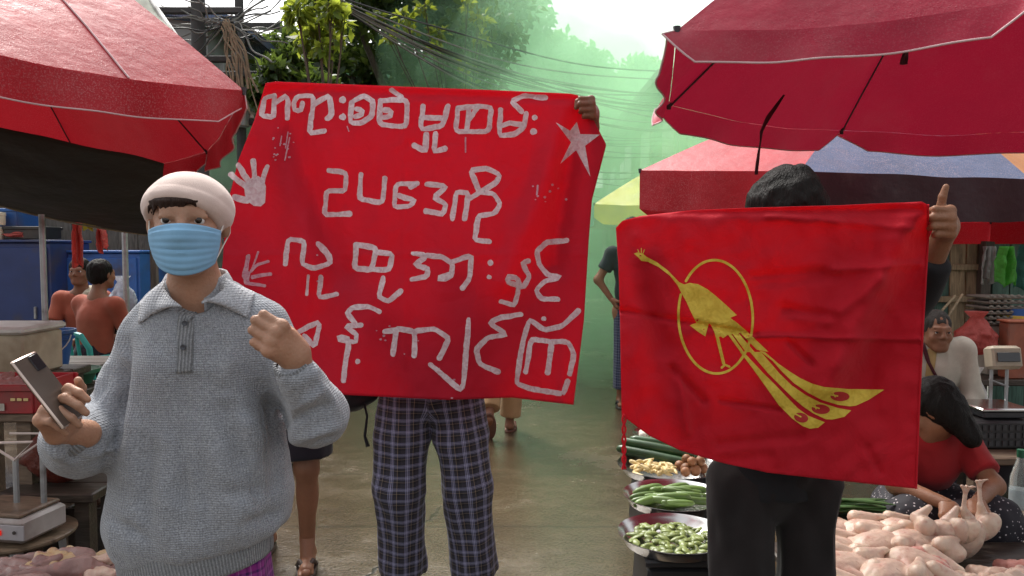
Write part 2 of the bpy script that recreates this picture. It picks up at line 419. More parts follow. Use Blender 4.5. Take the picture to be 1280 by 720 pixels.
# ------------------------------------------------------------------ ground
def road_mat():
    t = NT('wet_concrete')
    big = t.noise(.55, det=8, rough=.6); mid = t.noise(5, det=8, rough=.65); fine = t.noise(70, det=4, rough=.7)
    wetm = t.ramp(t.math('ADD', t.math('MULTIPLY', big, .7), t.math('MULTIPLY', mid, .3)), [(.42, 1.), (.58, 0.)])
    c = t.mix(t.ramp(mid, [(.3, 0.), (.7, 1.)]), (.044, .028, .015), (.088, .060, .033))
    c = t.mix(t.ramp(fine, [(.36, 0.), (.66, .75)]), c, (.15, .115, .07))
    c = t.mix(t.math('MULTIPLY', wetm, .6), c, (.060, .042, .026))
    sx = t.n('SeparateXYZ'); t.l(t.tc.outputs['Object'], sx.inputs[0])
    wob = t.math('MULTIPLY', t.math('SUBTRACT', t.noise(3, det=5), .5), .05)
    yy = t.math('ADD', sx.outputs[1], wob)
    def line(v, at, wd): return t.ramp(t.math('ABSOLUTE', t.math('SUBTRACT', v, at)), [(wd * .5, 1.), (wd, 0.)])
    j = t.math('MAXIMUM', line(yy, 3.93, .022), line(yy, 4.86, .014))
    j = t.math('MAXIMUM', j, line(yy, 7.4, .03)); j = t.math('MAXIMUM', j, line(yy, 11.2, .04))
    wob2 = t.math('MULTIPLY', t.math('SUBTRACT', t.noise(9, det=6), .5), .16)
    cr = t.math('ADD', t.math('ADD', sx.outputs[0], t.math('MULTIPLY', sx.outputs[1], -.26)), wob2)
    j2 = t.math('MULTIPLY', line(cr, -1.5, .016), t.ramp(t.math('MULTIPLY', sx.outputs[1], .1), [(.36, 1.), (.47, 0.)]))
    c = t.mix(t.math('MULTIPLY', j, .4), c, (.035, .028, .02)); c = t.mix(t.math('MULTIPLY', j2, .85), c, (.015, .012, .01))
    rg = t.ramp(t.math('ADD', t.math('MULTIPLY', wetm, .6), t.math('MULTIPLY', fine, .4)), [(.15, .34), (.6, .07)])
    hg = t.math('SUBTRACT', t.math('ADD', t.math('MULTIPLY', fine, .6), t.math('MULTIPLY', mid, 1.2)), t.math('MULTIPLY', j2, .5))
    return t.bsdf(c, rg, t.bump(hg, .008, .5), spec=.5)
g = MB(); g.sheet(lambda u, v: ((u - .5) * 600, -60 + v * 660, 0), 40, 40)
tag(g.build('road', road_mat()), kind='structure')

# ------------------------------------------------------------------ parasols
def parasol(label, apex, cor, mats, panel, val=.13, notch=.35, pole=None, sag=.05, pipe=True, ribs=None, strut_dz=.55, group=None, seam=None, valp=None, vout=.0, pole_r=.017):
    n = len(cor); apex = V(apex); cor = [V(c) for c in cor]
    base = V(pole) if pole is not None else V((apex.x, apex.y, 0))
    rt = empty('market_parasol', (base.x, base.y, base.z), label, 'parasol', group)
    nu, nv = 20, 14
    def top(i, u, v):
        a, b = cor[i], cor[(i + 1) % n]
        e = a.lerp(b, u); p = apex.lerp(e, v)
        rid = .10 * math.sin(math.pi * v) * (apex.z - e.z)                       # stretched over bowed ribs
        s = sag * math.sin(math.pi * u) * v
        nz = .012 * mnoise.noise(V((u * 4 + i * 7, v * 5, 3))) * math.sin(math.pi * u)
        return p + V((0, 0, rid - s * (.4 + .6 * v) + nz))
    cm = MB()
    for i in range(n):
        cm.cur = panel[i]; cm.sheet(lambda u, v, i=i: top(i, u, v), nu, nv)
    canopy = cm.build('canopy', mats, rt, auto=60)
    vm = MB(); pm = MB()
    cen = sum(cor, V()) / n
    for i in range(n):
        vm.cur = (valp or panel)[i]
        def edge(u, t, i=i):
            p = top(i, u, 1); o = (p - cen); o.z = 0; o.normalize()
            L = val * (notch + (1 - notch) * min(1, min(u, 1 - u) * 9)) if n else val
            wv = .018 * math.sin(u * 17 + i * 2.1) * t + .02 * mnoise.noise(V((u * 3, i * 5.3, 1))) * t
            return p + o * (.002 + wv + vout * t) + V((0, 0, -L * t))
        vm.sheet(edge, 36, 4)
        if pipe: pm.tube([edge(k / 36, 1.0) for k in range(37)], .0032, 6)
        if pipe: pm.tube([edge(0, t / 4) for t in range(5)], .0025, 6)
    vm.build('valance', mats, rt, auto=80)
    if pipe: pm.build('piping', PIPING, rt)
    for i in range(n):
        r_ = MB(); r_.tube([apex.lerp(cor[i], v) + V((0, 0, -.012 + .10 * math.sin(math.pi * v) * (apex.z - cor[i].z))) for v in [k / 8 for k in range(9)]], .0045, 6)
        rib = r_.build('rib', DARKMETAL, rt)
        hub = apex + (base - apex).normalized() * strut_dz
        s_ = MB(); s_.tube([hub, apex.lerp(cor[i], .52) + V((0, 0, -.02))], .006, 6); s_.build('strut', DARKMETAL, rib)
        t_ = MB(); t_.tube([cor[i] + V((0, 0, -.02)), cor[i] + V((0, 0, .012))], [.009, .012], 8); t_.build('rib_tip', DARKMETAL, rib)
    q = MB(); q.tube([base, apex + V((0, 0, .04))], pole_r, 12); q.build('pole', METAL, rt)
    f = MB(); f.lathe(apex, [(0.001, .1), (.02, .09), (.028, .05), (.03, .02)], 12); f.build('finial', BLACK_P, rt)
    if seam:
        sm = MB()
        for i, u in seam: sm.tube([top(i, u, v / 14) + V((0, 0, .004)) for v in range(3, 15)], .004, 5)
        sm.build('seam', PIPING, rt)
    return rt
# left red one: rim z about 2.15
zb = 2.15
B = P(305, 113, 3.41); L0 = P(-120, 42, 2.42)
dirAB = V((.66, .75, 0)); inn = V((-.75, .66, 0))
apx = P(-150, -181, 3.6)
parasol('large red parasol with white piping over the people seated before the blue cabinet', apx,
        [L0, B, V((-1.86, 4.72, 2.04)), V((-3.1, 5.65, 1.98)), V((-4.6, 4.9, 2.05)), V((-4.6, 3.0, 2.15))],
        [PARA_RED], [0] * 6, val=.14, notch=.55, pole=(apx.x, apx.y, 0), seam=[(0, .58)], sag=.03)
# right red one, nearest
z2 = .66
def at_dz(px, py, dz): return P(px, py, 1.0).lerp(V((0, 0, CAMH)), 0) if False else (lambda d: V((0, 0, CAMH)) + d * (dz / d.z))(P(px, py, 1.0) - V((0, 0, CAMH)))
N1, N0 = at_dz(846, 38, .67), at_dz(1300, -4, .68)
F1, F2 = at_dz(836, 131, .62), at_dz(1052, 163, .62)
apn = P(1326, -250, 2.9)
parasol('crimson parasol closest overhead, seen from below, above the peacock flag', apn,
        [N1, N0, V((2.55, 1.75, 2.1)), V((3.5, 2.7, 2.1)), V((3.1, 4.05, 2.08)), F2, F1], [PARA_CRIMSON], [0] * 7, val=.10, notch=.15, pole=(apn.x, apn.y, 0), sag=.03, vout=.05)
# red, blue and orange one behind
c0, c1, c2 = P(800, 213, 5.6), P(1000, 214, 4.85), P(1288, 224, 5.1)
ap3 = P(1105, 108, 6.3)
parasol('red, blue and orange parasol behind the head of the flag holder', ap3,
        [c0, c1, c2, V((4.75, 5.75, 1.80)), V((4.6, 7.4, 1.70)), V((2.1, 8.0, 1.68))], [PARA_RED, PARA_BLUE, PARA_ORANGE, parasol_mat('parasol_valance_shade', (.045, .012, .018), 0)],  # dark maroon valance: deep shade under the near parasol painted into the colour
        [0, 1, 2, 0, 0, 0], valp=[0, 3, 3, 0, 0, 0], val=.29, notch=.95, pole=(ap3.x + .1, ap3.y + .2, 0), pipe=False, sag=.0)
# yellow and green far one
ya = P(905, 175, 9.3)
yc = [ya + V((1.75 * math.cos(a), 1.75 * math.sin(a), -.80)) for a in [R(202 + 45 * k) for k in range(8)]]
parasol('small yellow and teal parasol far down the street, half hidden in green smoke', ya, yc, [PARA_YELLOW, PARA_TEAL, PARA_PALE],
        [0, 1, 0, 2, 0, 1, 2, 1], val=.22, notch=.7, pipe=False, sag=.04)
# tie straps hanging under the near parasol
def strap(pts, w, label, m):
    mb = MB()
    pts = [V(p) for p in pts]
    mb.sheet(lambda u, v: (lambda s: pts[int(s)].lerp(pts[min(int(s) + 1, len(pts) - 1)], s - int(s)))(v * (len(pts) - 1) * .9999) + V(((u - .5) * w * (1 + .5 * math.sin(v * 9)), .012 * math.sin(v * 7 + u * 2), 0)), 3, 24)
    o = mb.build('tie_strap', m); sd_ = o.modifiers.new('thick', 'SOLIDIFY'); sd_.thickness = .003
    setorg(o, pts[0]); return tag(o, label, 'strap', 'tie straps of the near parasol')
STRAP = cloth_mat('dark_strap', (.07, .015, .022))
strap([P(1133, 32, 2.25), P(1138, 45, 2.25), P(1132, 62, 2.25), P(1131, 80, 2.25)], .018, 'short dark strap hanging from the front rim of the near red parasol', STRAP)
strap([P(981, 118, 3.0), P(962, 145, 3.0), P(951, 165, 3.0), P(948, 190, 3.0), P(946, 218, 3.0)], .011, 'long thin dark strap hanging above the black haired head', STRAP)

# ------------------------------------------------------------------ trees
def leaf_mat(name, col, tc, tr=.45):
    t = NT(name)
    gi = t.n('NewGeometry')
    r = gi.outputs['Random Per Island']
    c = t.mix(r, sc3(col, .5), sc3(col, 1.5)); c = t.mix(t.math('MULTIPLY', t.ramp(r, [(.85, 0.), (.95, 1.)]), .6), c, (.12, .11, .02))
    tcn = t.mix(r, sc3(tc, .6), sc3(tc, 1.3))
    return t.bsdf(c, .42, t.bump(t.noise(60), .004, .2), spec=.45, trans=tr, tcol=tcn)
LEAF = leaf_mat('leaf_dark', (.045, .085, .025), (.15, .22, .035))
LEAF_B = leaf_mat('leaf_bright', (.085, .14, .025), (.40, .46, .05), .55)
LEAF_F = leaf_mat('leaf_far', (.055, .10, .035), (.16, .24, .06))
BARK = wood_mat('bark', (.10, .08, .06), (9, 9, 1.5), .8)
def leaves(clumps, n, size, rng, droop=.3):
    """clumps: (centre, radius); a folded leaf is two quads"""
    C = np.array([list(c) for c, r in clumps]); Rr = np.array([r for c, r in clumps])
    wts = Rr ** 2; k = rng.choice(len(clumps), n, p=wts / wts.sum())
    d = rng.normal(size=(n, 3)); d /= np.linalg.norm(d, axis=1, keepdims=True)
    rad = Rr[k] * rng.uniform(.25, 1.05, n) ** .6
    p = C[k] + d * rad[:, None] * np.array([1, 1, .75])
    ax = rng.normal(size=(n, 3)) + d * .5 + np.array([0, 0, -droop]); ax /= np.linalg.norm(ax, axis=1, keepdims=True)
    sd = np.cross(ax, rng.normal(size=(n, 3)) + np.array([0, 0, 1.2])); sd /= np.linalg.norm(sd, axis=1, keepdims=True)
    up = np.cross(sd, ax); s = size * rng.uniform(.55, 1.3, n)[:, None]
    wv = s * .27
    v = np.stack([p, p + ax * s * .5 + sd * wv + up * wv * .35, p + ax * s + up * s * -.08, p + ax * s * .5 - sd * wv + up * wv * .35, ], 1)
    f = np.arange(n * 4).reshape(n, 4)
    return v.reshape(-1, 3), f
def tree(name, label, base, clumps, n, size, lm, trunk_r, seed, group=None, cat='tree'):
    rng = np.random.default_rng(seed); rd = random.Random(seed)
    rt = empty(name, base, label, cat, group); base = V(base)
    cen = sum((V(c) for c, r in clumps), V()) / len(clumps)
    t = MB(); fork = base.lerp(V((cen.x, cen.y, cen.z)), .55)
    fork = V((base.x * .6 + cen.x * .4, base.y * .6 + cen.y * .4, fork.z))
    t.tube([base, base.lerp(fork, .3) + V((.05, 0, 0)), base.lerp(fork, .7) + V((-.04, .03, 0)), fork], [trunk_r * 1.25, trunk_r, trunk_r * .85, trunk_r * .7], 10)
    t.build('trunk', BARK, rt)
    l = MB()
    for c, r in clumps:
        c = V(c); m = fork.lerp(c, .5) + V((rd.uniform(-.2, .2), rd.uniform(-.2, .2), rd.uniform(0, .3))) * r
        l.tube([fork, m, c, c + V((rd.uniform(-1, 1), rd.uniform(-1, 1), .6)) * r * .5], [trunk_r * .5, trunk_r * .3, trunk_r * .14, trunk_r * .05], 6)
        for _ in range(4):
            e = c + V((rd.uniform(-1, 1), rd.uniform(-1, 1), rd.uniform(-.6, .8))) * r * .8
            l.tube([m.lerp(c, .6), c.lerp(e, .5) + V((0, 0, .06)), e], [trunk_r * .12, trunk_r * .07, trunk_r * .03], 5)
    l.build('limbs', BARK, rt)
    v, f = leaves(clumps, n, size, rng)
    mesh_np('crown', v, f, lm, rt, smooth=False)
    return rt
def clump_px(lst, Y, dy=1.2, seed=1):
    rd = random.Random(seed); sc = Y / FPX
    return [(P(x, y, Y + rd.uniform(-dy, dy)), r * sc) for x, y, r in lst]
tree('broadleaf_tree', 'dark leafy tree rising behind the top edge of the lettered banner', (-1.2, 13, 0),
     clump_px([(430, -10, 60), (470, 40, 52), (395, 70, 48), (520, -20, 60), (560, 20, 58), (540, 70, 50), (440, 95, 46), (490, 100, 46), (600, 50, 50), (350, 105, 40), (590, -30, 60), (520, -70, 70), (430, -80, 70), (580, 105, 42), (625, 5, 45), (360, 60, 36)], 12.5), 15000, .17, LEAF, .2, 3)
tree('broadleaf_tree', 'pale green tree in the smoke whose crown slopes down against the sky', (.2, 18, 0),
     clump_px([(640, 30, 48), (660, 75, 42), (700, 70, 34), (620, 90, 48), (690, 115, 40), (735, 85, 30), (650, -10, 40), (745, 110, 30), (600, 20, 45), (655, -60, 40)], 17), 9000, .22, LEAF_F, .22, 5)
tree('broadleaf_tree', 'small hazy tree low against the sky beside the near red parasol', (4.6, 30, 0),
     clump_px([(800, 98, 30), (825, 95, 26), (775, 115, 26), (840, 110, 26), (870, 105, 30), (910, 100, 34)], 29, 2), 5000, .34, LEAF_F, .25, 8)
tree('broadleaf_tree', 'farthest tree closing the end of the street in the green smoke', (2.2, 36, 0),
     clump_px([(700, 150, 30), (730, 140, 30), (765, 145, 30), (690, 170, 30), (780, 180, 30), (740, 180, 34)], 35, 2), 4000, .4, LEAF_F, .25, 9)
tree('sapling', 'bright yellow green leafy sapling lit from behind, right of the cable pole', (-2.0, 8.3, 0),
     clump_px([(372, 15, 15), (398, 32, 18), (380, 52, 12), (415, 12, 14), (402, 60, 10), (430, 30, 10), (395, -20, 20), (418, 50, 9)], 8.2, .3), 650, .13, LEAF_B, .05, 11)
tree('vine', 'hanging vine with bright leaf tufts in front of the dark tree', (-.55, 10.8, 0),
     clump_px([(505, 20, 9), (512, 40, 8), (548, 40, 9), (545, 62, 9), (585, 5, 8), (600, 25, 10), (603, 50, 8), (470, 20, 9), (487, 45, 8), (583, 82, 8), (590, 105, 7), (530, 10, 8)], 10.5, .3), 420, .12, LEAF_B, .03, 12, cat='vine')
tree('shrub', 'dark bush behind the top left corner of the lettered banner', (-2.6, 9.5, 0),
     clump_px([(345, 95, 22), (375, 100, 22), (330, 115, 20), (400, 110, 20), (360, 75, 16)], 9.5, .4), 2600, .13, LEAF, .06, 14, cat='bush')

# ------------------------------------------------------------------ buildings along the street
def plaster(name, col, dirt=(.08, .07, .06)): return mat(name, col, .85, .2, 1.5, .3, 25, .006, dirt=dirt)
GREENW = plaster('pale_green_plaster', (.20, .40, .27)); GREYW = plaster('grey_plaster', (.30, .31, .31)); CREAMW = plaster('cream_plaster', (.45, .42, .33)); BLUEW = plaster('blue_sheet', (.10, .18, .38)); TEALW = plaster('teal_plaster', (.13, .27, .22))
GLASS = mat('dark_glass', (.02, .025, .03), .1, .2, bump=0); RUST = mat('rusty_roof_sheet', (.22, .15, .10), .7, .3, 3, .3, dirt=(.30, .27, .22)); FRAME_W = plastic('window_frame_paint', (.42, .44, .42), .6)
def corrug(name, col):
    t = NT(name); wv = t.wave(6.5, dirn='X')
    c = t.mix(t.ramp(t.noise(2, det=8), [(.4, 0.), (.7, .8)]), col, (.20, .12, .07))
    return t.bsdf(c, .55, t.bump(wv, .02, .8), spec=.4)
TIN = corrug('tin_sheet', (.33, .34, .33)); TIN_B = corrug('blue_tin', (.10, .17, .33)); TIN_P = corrug('pale_tin', (.55, .62, .50))
def house(label, x0, x1, y0, y1, h, wall, roofm, side, nwin, floors, seed, roof_over=.5):
    """side +1: street front on its +x face; -1: on its -x face"""
    rd = random.Random(seed); cx, cy = (x0 + x1) / 2, (y0 + y1) / 2
    rt = empty('shop_house', (cx, cy, 0), label, 'building')
    MB().box((cx, cy, h / 2), (x1 - x0, y1 - y0, h), bev=.02).build('wall', wall, rt)
    r = MB(); r.box((cx, cy, h + .06), (x1 - x0 + roof_over * 2, y1 - y0 + .4, .1), rotm(0, side * R(7), 0)); r.build('roof', roofm, rt)
    fx = x1 if side > 0 else x0
    fh = h / floors
    for f in range(floors):
        for k in range(nwin):
            wy = y0 + (k + .5) * (y1 - y0) / nwin; wz = fh * f + (fh * .55 if f else fh * .45)
            ww, wh = (y1 - y0) / nwin * .5, fh * (.45 if f else .8)
            fr = MB().box((fx + side * .02, wy, wz), (.08, ww, wh), bev=.01).build('window' if f else 'shutter', FRAME_W if f else TIN, rt)
            if f: MB().box((fx + side * .055, wy, wz), (.03, ww - .12, wh - .12)).build('pane', GLASS, fr)
            if f:
                s_ = MB().box((fx + side * .06, wy, wz - wh / 2 - .04), (.16, ww + .12, .05)).build('sill', wall, fr)
        # front end face windows (towards the camera)
        if f:
            for k in range(2):
                wx = x0 + (k + .5) * (x1 - x0) / 2; ww, wh = (x1 - x0) / 2 * .45, fh * .45
                fr = MB().box((wx, y0 - .02, fh * f + fh * .55), (ww, .08, wh), bev=.01).build('window', FRAME_W, rt)
                MB().box((wx, y0 - .055, fh * f + fh * .55), (ww - .12, .03, wh - .12)).build('pane', GLASS, fr)
        if f == 0:
            aw = MB(); aw.box((fx + side * .75, cy, fh * .92), (1.5, (y1 - y0) * .9, .03), rotm(0, side * R(14), 0)); aw.build('awning', rd.choice([TIN, TIN_B, TIN_P]), rt)
    return rt
house('grey shop house with blue window awning behind the cable pole, upper left', -6.5, -4.1, 10.5, 15.5, 4.6, GREYW, TIN_B, 1, 3, 2, 1)
house('pale green plaster house with rusty sheet roof between the two poles', -4.8, -2.55, 16.5, 21.5, 5.6, GREENW, RUST, 1, 3, 2, 2)
house('cream shop house farther down on the left side of the street', -4.6, -2.2, 23, 31, 5.0, CREAMW, RUST, 1, 4, 2, 3)
house('teal shop house on the right of the street beside the standing bystander', 2.6, 6.0, 11.5, 18, 4.2, TEALW, TIN, -1, 3, 2, 4)
house('tall grey shop house far down on the right side of the street', 3.4, 7.0, 20, 29, 4.6, GREYW, RUST, -1, 4, 2, 5)
house('greenish house closing the far end of the street', -2.5, 7.5, 38, 43, 4.4, GREENW, TIN, 1, 2, 2, 6)
# pale sheet roof behind the left parasol
o = MB()
pa, pb, pc, pd = P(120, -30, 7.5), P(175, -20, 7.2), P(222, 48, 6.2), P(150, 70, 6.5)
o.sheet(lambda u, v: pa.lerp(pb, u).lerp(pd.lerp(pc, u), v) + V((0, 0, .02 * math.sin(v * 9))), 8, 8)
tp = empty('awning', (pc.x, pc.y, 0), 'pale mildewed canvas awning peeking over the left parasol', 'awning')
cv = o.build('canvas', mat('pale_canvas', (.60, .63, .54), .8, .2, 4, .3, dirt=(.25, .24, .2), trans=.3), tp); s_ = cv.modifiers.new('t', 'SOLIDIFY'); s_.thickness = .01
MB().tube([pb, pc], .02, 8).build('edge_pole', FRAME_W, tp); MB().tube([pc, V((pc.x, pc.y, 0))], .025, 8).build('post', METAL, tp); MB().tube([pd, V((pd.x, pd.y, 0))], .025, 8).build('post', METAL, tp)
# ------------------------------------------------------------------ poles and cables
CONC = mat('weathered_pole', (.055, .055, .055), .85, .3, 4, .4, 40, .004)
CABLE = mat('black_cable', (.03, .03, .03), .55, .2, bump=0); CABLE_G = mat('grey_cable', (.17, .17, .155), .6, .2, bump=0)
def pole(label, px, Y, r, h):
    b = G(px, Y); rt = empty('utility_pole', b, label, 'utility pole')
    MB().tube([b, b + V((0, 0, h))], [r * 1.1, r * .85], 14).build('shaft', CONC, rt)
    for k in range(3): MB().box(b + V((0, -.02, 3.0 + k * .55 * Y / 9)), (1.0, .07, .07), bev=.01).build('crossarm', CONC, rt)
    MB().box(b + V((.0, -r * 1.3, h * .62)), (.22, .16, .34), bev=.02).build('junction_box', GREYW, rt)
    for k in range(4): MB().lathe(b + V((-.4 + .27 * k, -.02, 3.04)), [(.001, 0), (.035, .01), (.025, .05), (.035, .07), (.001, .1)], 10).build('insulator', WHITE_P, rt)
    return rt
pole('thick dark utility pole carrying the tangle of cables, upper left', 257, 8.6, .085, 5.2)
pole('second thinner utility pole right of the thick one', 307, 9.6, .06, 5.0)
def cable(a, b, sag, r, m, label, group, wob=.0, seed=0):
    a, b = V(a), V(b); rd = random.Random(seed); ph = rd.uniform(0, 6)
    pts = []
    for k in range(29):
        t = k / 28; p = a.lerp(b, t); p.z -= sag * 4 * t * (1 - t); p += V((math.sin(t * 9 + ph), 0, math.cos(t * 7 + ph))) * wob * math.sin(math.pi * t); pts.append(p)
    o = MB().tube(pts, r, 5).build('overhead_cable', m); setorg(o, a); return tag(o, label, 'cable', group)
rd = random.Random(4)
for k in range(14):
    a = P(285 + rd.uniform(-60, 10), 15 + rd.uniform(-25, 20), 8.6)
    mid_y = 62 + k * 3.2
    cable(P(395 + k * 3, -14 + k * 2.2, 8.7 + k * .02), P(870 + rd.uniform(0, 30), 96 + k * 5 + rd.uniform(-8, 8), 12.5), .28 + rd.uniform(-.06, .22), .009 + .004 * rd.random(), CABLE_G if k % 3 else CABLE, 'grey cable in the sagging bundle above the lettered banner', 'cables sagging over the street', .03, k)
for k in range(13):
    y = 150 + k * 6.5
    cable(P(690 + rd.uniform(-60, 0), y + rd.uniform(-26, 12), 14 + k * .2), P(880 + rd.uniform(0, 40), y + rd.uniform(-12, 20), 13), .12 + rd.uniform(0, .3), .009, CABLE, 'thin dark cable crossing the smoke between banner and near parasol', 'cables crossing the smoke', .02, 40 + k)
for k in range(34):
    a = P(283 + rd.uniform(-8, 8), 25 + rd.uniform(-6, 8), 8.4)
    b = P(rd.choice([190, 205, 215, 235, 240, 225, 340, 352, 330, 330]) + rd.uniform(-14, 14), rd.uniform(-10, 90), 8.3 + rd.uniform(-.3, .8))
    cable(a, b, rd.uniform(-.03, .12), .006 + .005 * rd.random(), rd.choice([CABLE, CABLE_G, CABLE_G]), 'short loose cable fanning out of the knot at the utility pole', 'loose cables at the pole', .03, 70 + k)
DRY = mat('dry_cable_sheath', (.23, .17, .11), .8, .4, bump=.1)
for k in range(12):
    a = P(281 + rd.uniform(-6, 8), 26 + rd.uniform(-4, 10), 8.35); b = P(305 + rd.uniform(-14, 18), 120 + rd.uniform(-10, 25), 8.3)
    cable(a, b, -.12 - rd.uniform(-.08, .12), .007 + .006 * rd.random(), DRY, 'brown frayed cable drooping down from the knot at the utility pole', 'brown cables drooping from the pole', .03, 120 + k)
# ------------------------------------------------------------------ banner and flag: cloth with painted marks lying on it
def poly_at(pts, t):
    """point on a polyline at fraction t of its length"""
    pts = np.asarray(pts, float); d = np.r_[0, np.cumsum(np.linalg.norm(np.diff(pts, axis=0), axis=1))]; s = t * d[-1]
    return np.array([np.interp(s, d, pts[:, 0]), np.interp(s, d, pts[:, 1])])
def coons(top, right, bottom, left, nu, nv):
    T = [poly_at(top, i / nu) for i in range(nu + 1)]; Bt = [poly_at(bottom, i / nu) for i in range(nu + 1)]
    L = [poly_at(left, j / nv) for j in range(nv + 1)]; Rr = [poly_at(right, j / nv) for j in range(nv + 1)]
    g = np.zeros((nv + 1, nu + 1, 2))
    for j in range(nv + 1):
        v = j / nv
        for i in range(nu + 1):
            u = i / nu
            g[j, i] = (1 - v) * T[i] + v * Bt[i] + (1 - u) * L[j] + u * Rr[j] - ((1 - u) * (1 - v) * T[0] + u * (1 - v) * T[-1] + (1 - u) * v * Bt[0] + u * v * Bt[-1])
    return g
def cloth(name, borders, depth, m, parent, nu=150, nv=120, thick=.0012):
    g = coons(*borders, nu, nv).reshape(-1, 2)
    v = [P(x, y, depth(x, y)) for x, y in g]
    i = np.arange((nu + 1) * (nv + 1)).reshape(nv + 1, nu + 1)
    f = np.stack([i[:-1, :-1], i[1:, :-1], i[1:, 1:], i[:-1, 1:]], -1).reshape(-1, 4)
    o = mesh_np(name, v, f, m, parent)
    s = o.modifiers.new('thickness', 'SOLIDIFY'); s.thickness = thick; s.offset = 1 if False else -1
    return o
def smooth_line(pts, step=4.0, rnd=.5):
    """resample, with corners a little rounded like a brush stroke"""
    pts = [np.array(p, float) for p in pts]
    for _ in range(2):
        q = [pts[0]]
        for a, b in zip(pts[:-1], pts[1:]):
            q += [a * (1 - .2 * rnd) + b * .2 * rnd, a * .2 * rnd + b * (1 - .2 * rnd)]
        q.append(pts[-1]); pts = q
    p = np.array(pts); d = np.r_[0, np.cumsum(np.linalg.norm(np.diff(p, axis=0), axis=1))]
    n = max(2, int(d[-1] / step) + 1); s = np.linspace(0, d[-1], n)
    return np.stack([np.interp(s, d, p[:, 0]), np.interp(s, d, p[:, 1])], 1)
def strokes(name, lines, width, depth, m, parent, off=.0025, ragged=.20, thick=.0009):
    """painted strokes as ribbons lying on the cloth; lines in photograph pixels, optional own width"""
    vs, fs = [], []
    K = 4; sg = 0
    for ln in lines:
        wd = width
        if isinstance(ln, tuple) and isinstance(ln[0], (int, float)): wd, ln = ln
        p = smooth_line(ln)
        if len(ln) == 1: p = np.array([[ln[0][0] - .3, ln[0][1]], [ln[0][0] + .3, ln[0][1]]])
        t = np.gradient(p, axis=0); t /= np.linalg.norm(t, axis=1, keepdims=True) + 1e-9
        # round caps
        def capq(c, dr): return [c + dr * wd * .5 * s for s in (.45, .8, .97)]
        pp = np.vstack([capq(p[0], -t[0])[::-1], p, capq(p[-1], t[-1])]); tt = np.vstack([[t[0]] * 3, t, [t[-1]] * 3])
        hw = np.full(len(pp), wd / 2); hw[[0, -1]] *= .25; hw[[1, -2]] *= .6; hw[[2, -3]] *= .89
        sg += 1; o = len(vs)
        for i, (c, tv, h) in enumerate(zip(pp, tt, hw)):
            nrm = np.array([-tv[1], tv[0]])
            r1 = 1 + ragged * (mnoise.noise(V((i * .6, sg * 7.7, 0))) * 1.5 + mnoise.noise(V((i * .16, sg * 3.1, 4))) * 1.8); r2 = 1 + ragged * (mnoise.noise(V((i * .6, sg * 7.7, 9))) * 1.5 + mnoise.noise(V((i * .16, sg * 3.1, 7))) * 1.8)
            for k in range(K + 1):
                a = -1 + 2 * k / K; q = c + nrm * h * a * (r1 if a > 0 else r2)
                vs.append(P(q[0], q[1], depth(q[0], q[1]) - off - sg % 9 * .00012))
        for i in range(len(pp) - 1):
            for k in range(K): b = o + i * (K + 1) + k; fs.append((b, b + 1, b + K + 2, b + K + 1))
    ob = mesh_np(name, vs, fs, m, parent)
    return ob
def patch(name, polys, depth, m, parent, off=.0025, maxe=7.0):
    """filled painted shapes lying on the cloth (each a list of photograph pixels)"""
    bm = bmesh.new()
    for pl in polys:
        vs = [V((x, y, 0)) for x, y in pl]; bv = [bm.verts.new(q) for q in vs]
        for t in tessellate_polygon([vs]):
            try: bm.faces.new([bv[i] for i in t])
            except ValueError: pass
    for _ in range(6):
        e = [x for x in bm.edges if x.calc_length() > maxe]
        if not e: break
        bmesh.ops.subdivide_edges(bm, edges=e, cuts=1, use_grid_fill=False)
        bmesh.ops.triangulate(bm, faces=[f for f in bm.faces if len(f.verts) > 3])
    for vv in bm.verts: vv.co = P(vv.co.x, vv.co.y, depth(vv.co.x, vv.co.y) - off)
    me = bpy.data.meshes.new(name)
    if parent is not None:
        bpy.context.view_layer.update(); bm.transform(parent.matrix_world.inverted())
    bmesh.ops.recalc_face_normals(bm, faces=bm.faces)
    bm.to_mesh(me); bm.free(); me.materials.append(m)
    return link(bpy.data.objects.new(name, me), parent)
def gauss(d, w): return math.exp(-(d / w) ** 2)
def seg_d(x, y, ax, ay, bx, by):
    t = max(0, min(1, ((x - ax) * (bx - ax) + (y - ay) * (by - ay)) / ((bx - ax) ** 2 + (by - ay) ** 2)))
    return math.hypot(x - ax - t * (bx - ax), y - ay - t * (by - ay))
def flag_cloth(name, col, tr, tcol, crease=1.0):
    t = NT(name); co = t.map()
    c = t.mix(t.ramp(t.noise(2.5, det=6), [(.3, 0.), (.7, 1.)]), sc3(col, .88), sc3(col, 1.1))
    c = t.mix(t.ramp(t.noise(420, det=2), [(.4, 0.), (.65, .3)]), c, sc3(col, .75))
    hgt = t.math('ADD', t.math('MULTIPLY', t.noise(9, det=6, dist=.6), 2.2), t.math('MULTIPLY', t.noise(700, det=1), .12))
    return t.bsdf(c, .75, t.bump(hgt, .010 * crease, .5), spec=.2, sheen=.08, trans=tr, tcol=tcol)
RED_A = flag_cloth('banner_red', (.60, .022, .052), .40, (.82, .018, .04))
RED_B = flag_cloth('flag_red', (.58, .014, .032), .38, (.85, .012, .02), 1.3)
def paint_mat(name, c0, c1):
    t = NT(name); n = t.noise(45, det=7, dist=1.5)
    return t.bsdf(t.mix(t.ramp(n, [(.3, 0.), (.65, 1.)]), c0, c1), .7, t.bump(n, .003, .4), trans=.15)
PAINT = paint_mat('white_brushed_paint', (.66, .42, .47), (.86, .75, .78)); PAINT_THIN = paint_mat('thin_hand_paint', (.56, .15, .23), (.68, .40, .46)); GOLD = paint_mat('yellow_print', (.58, .40, .035), (.74, .56, .07))
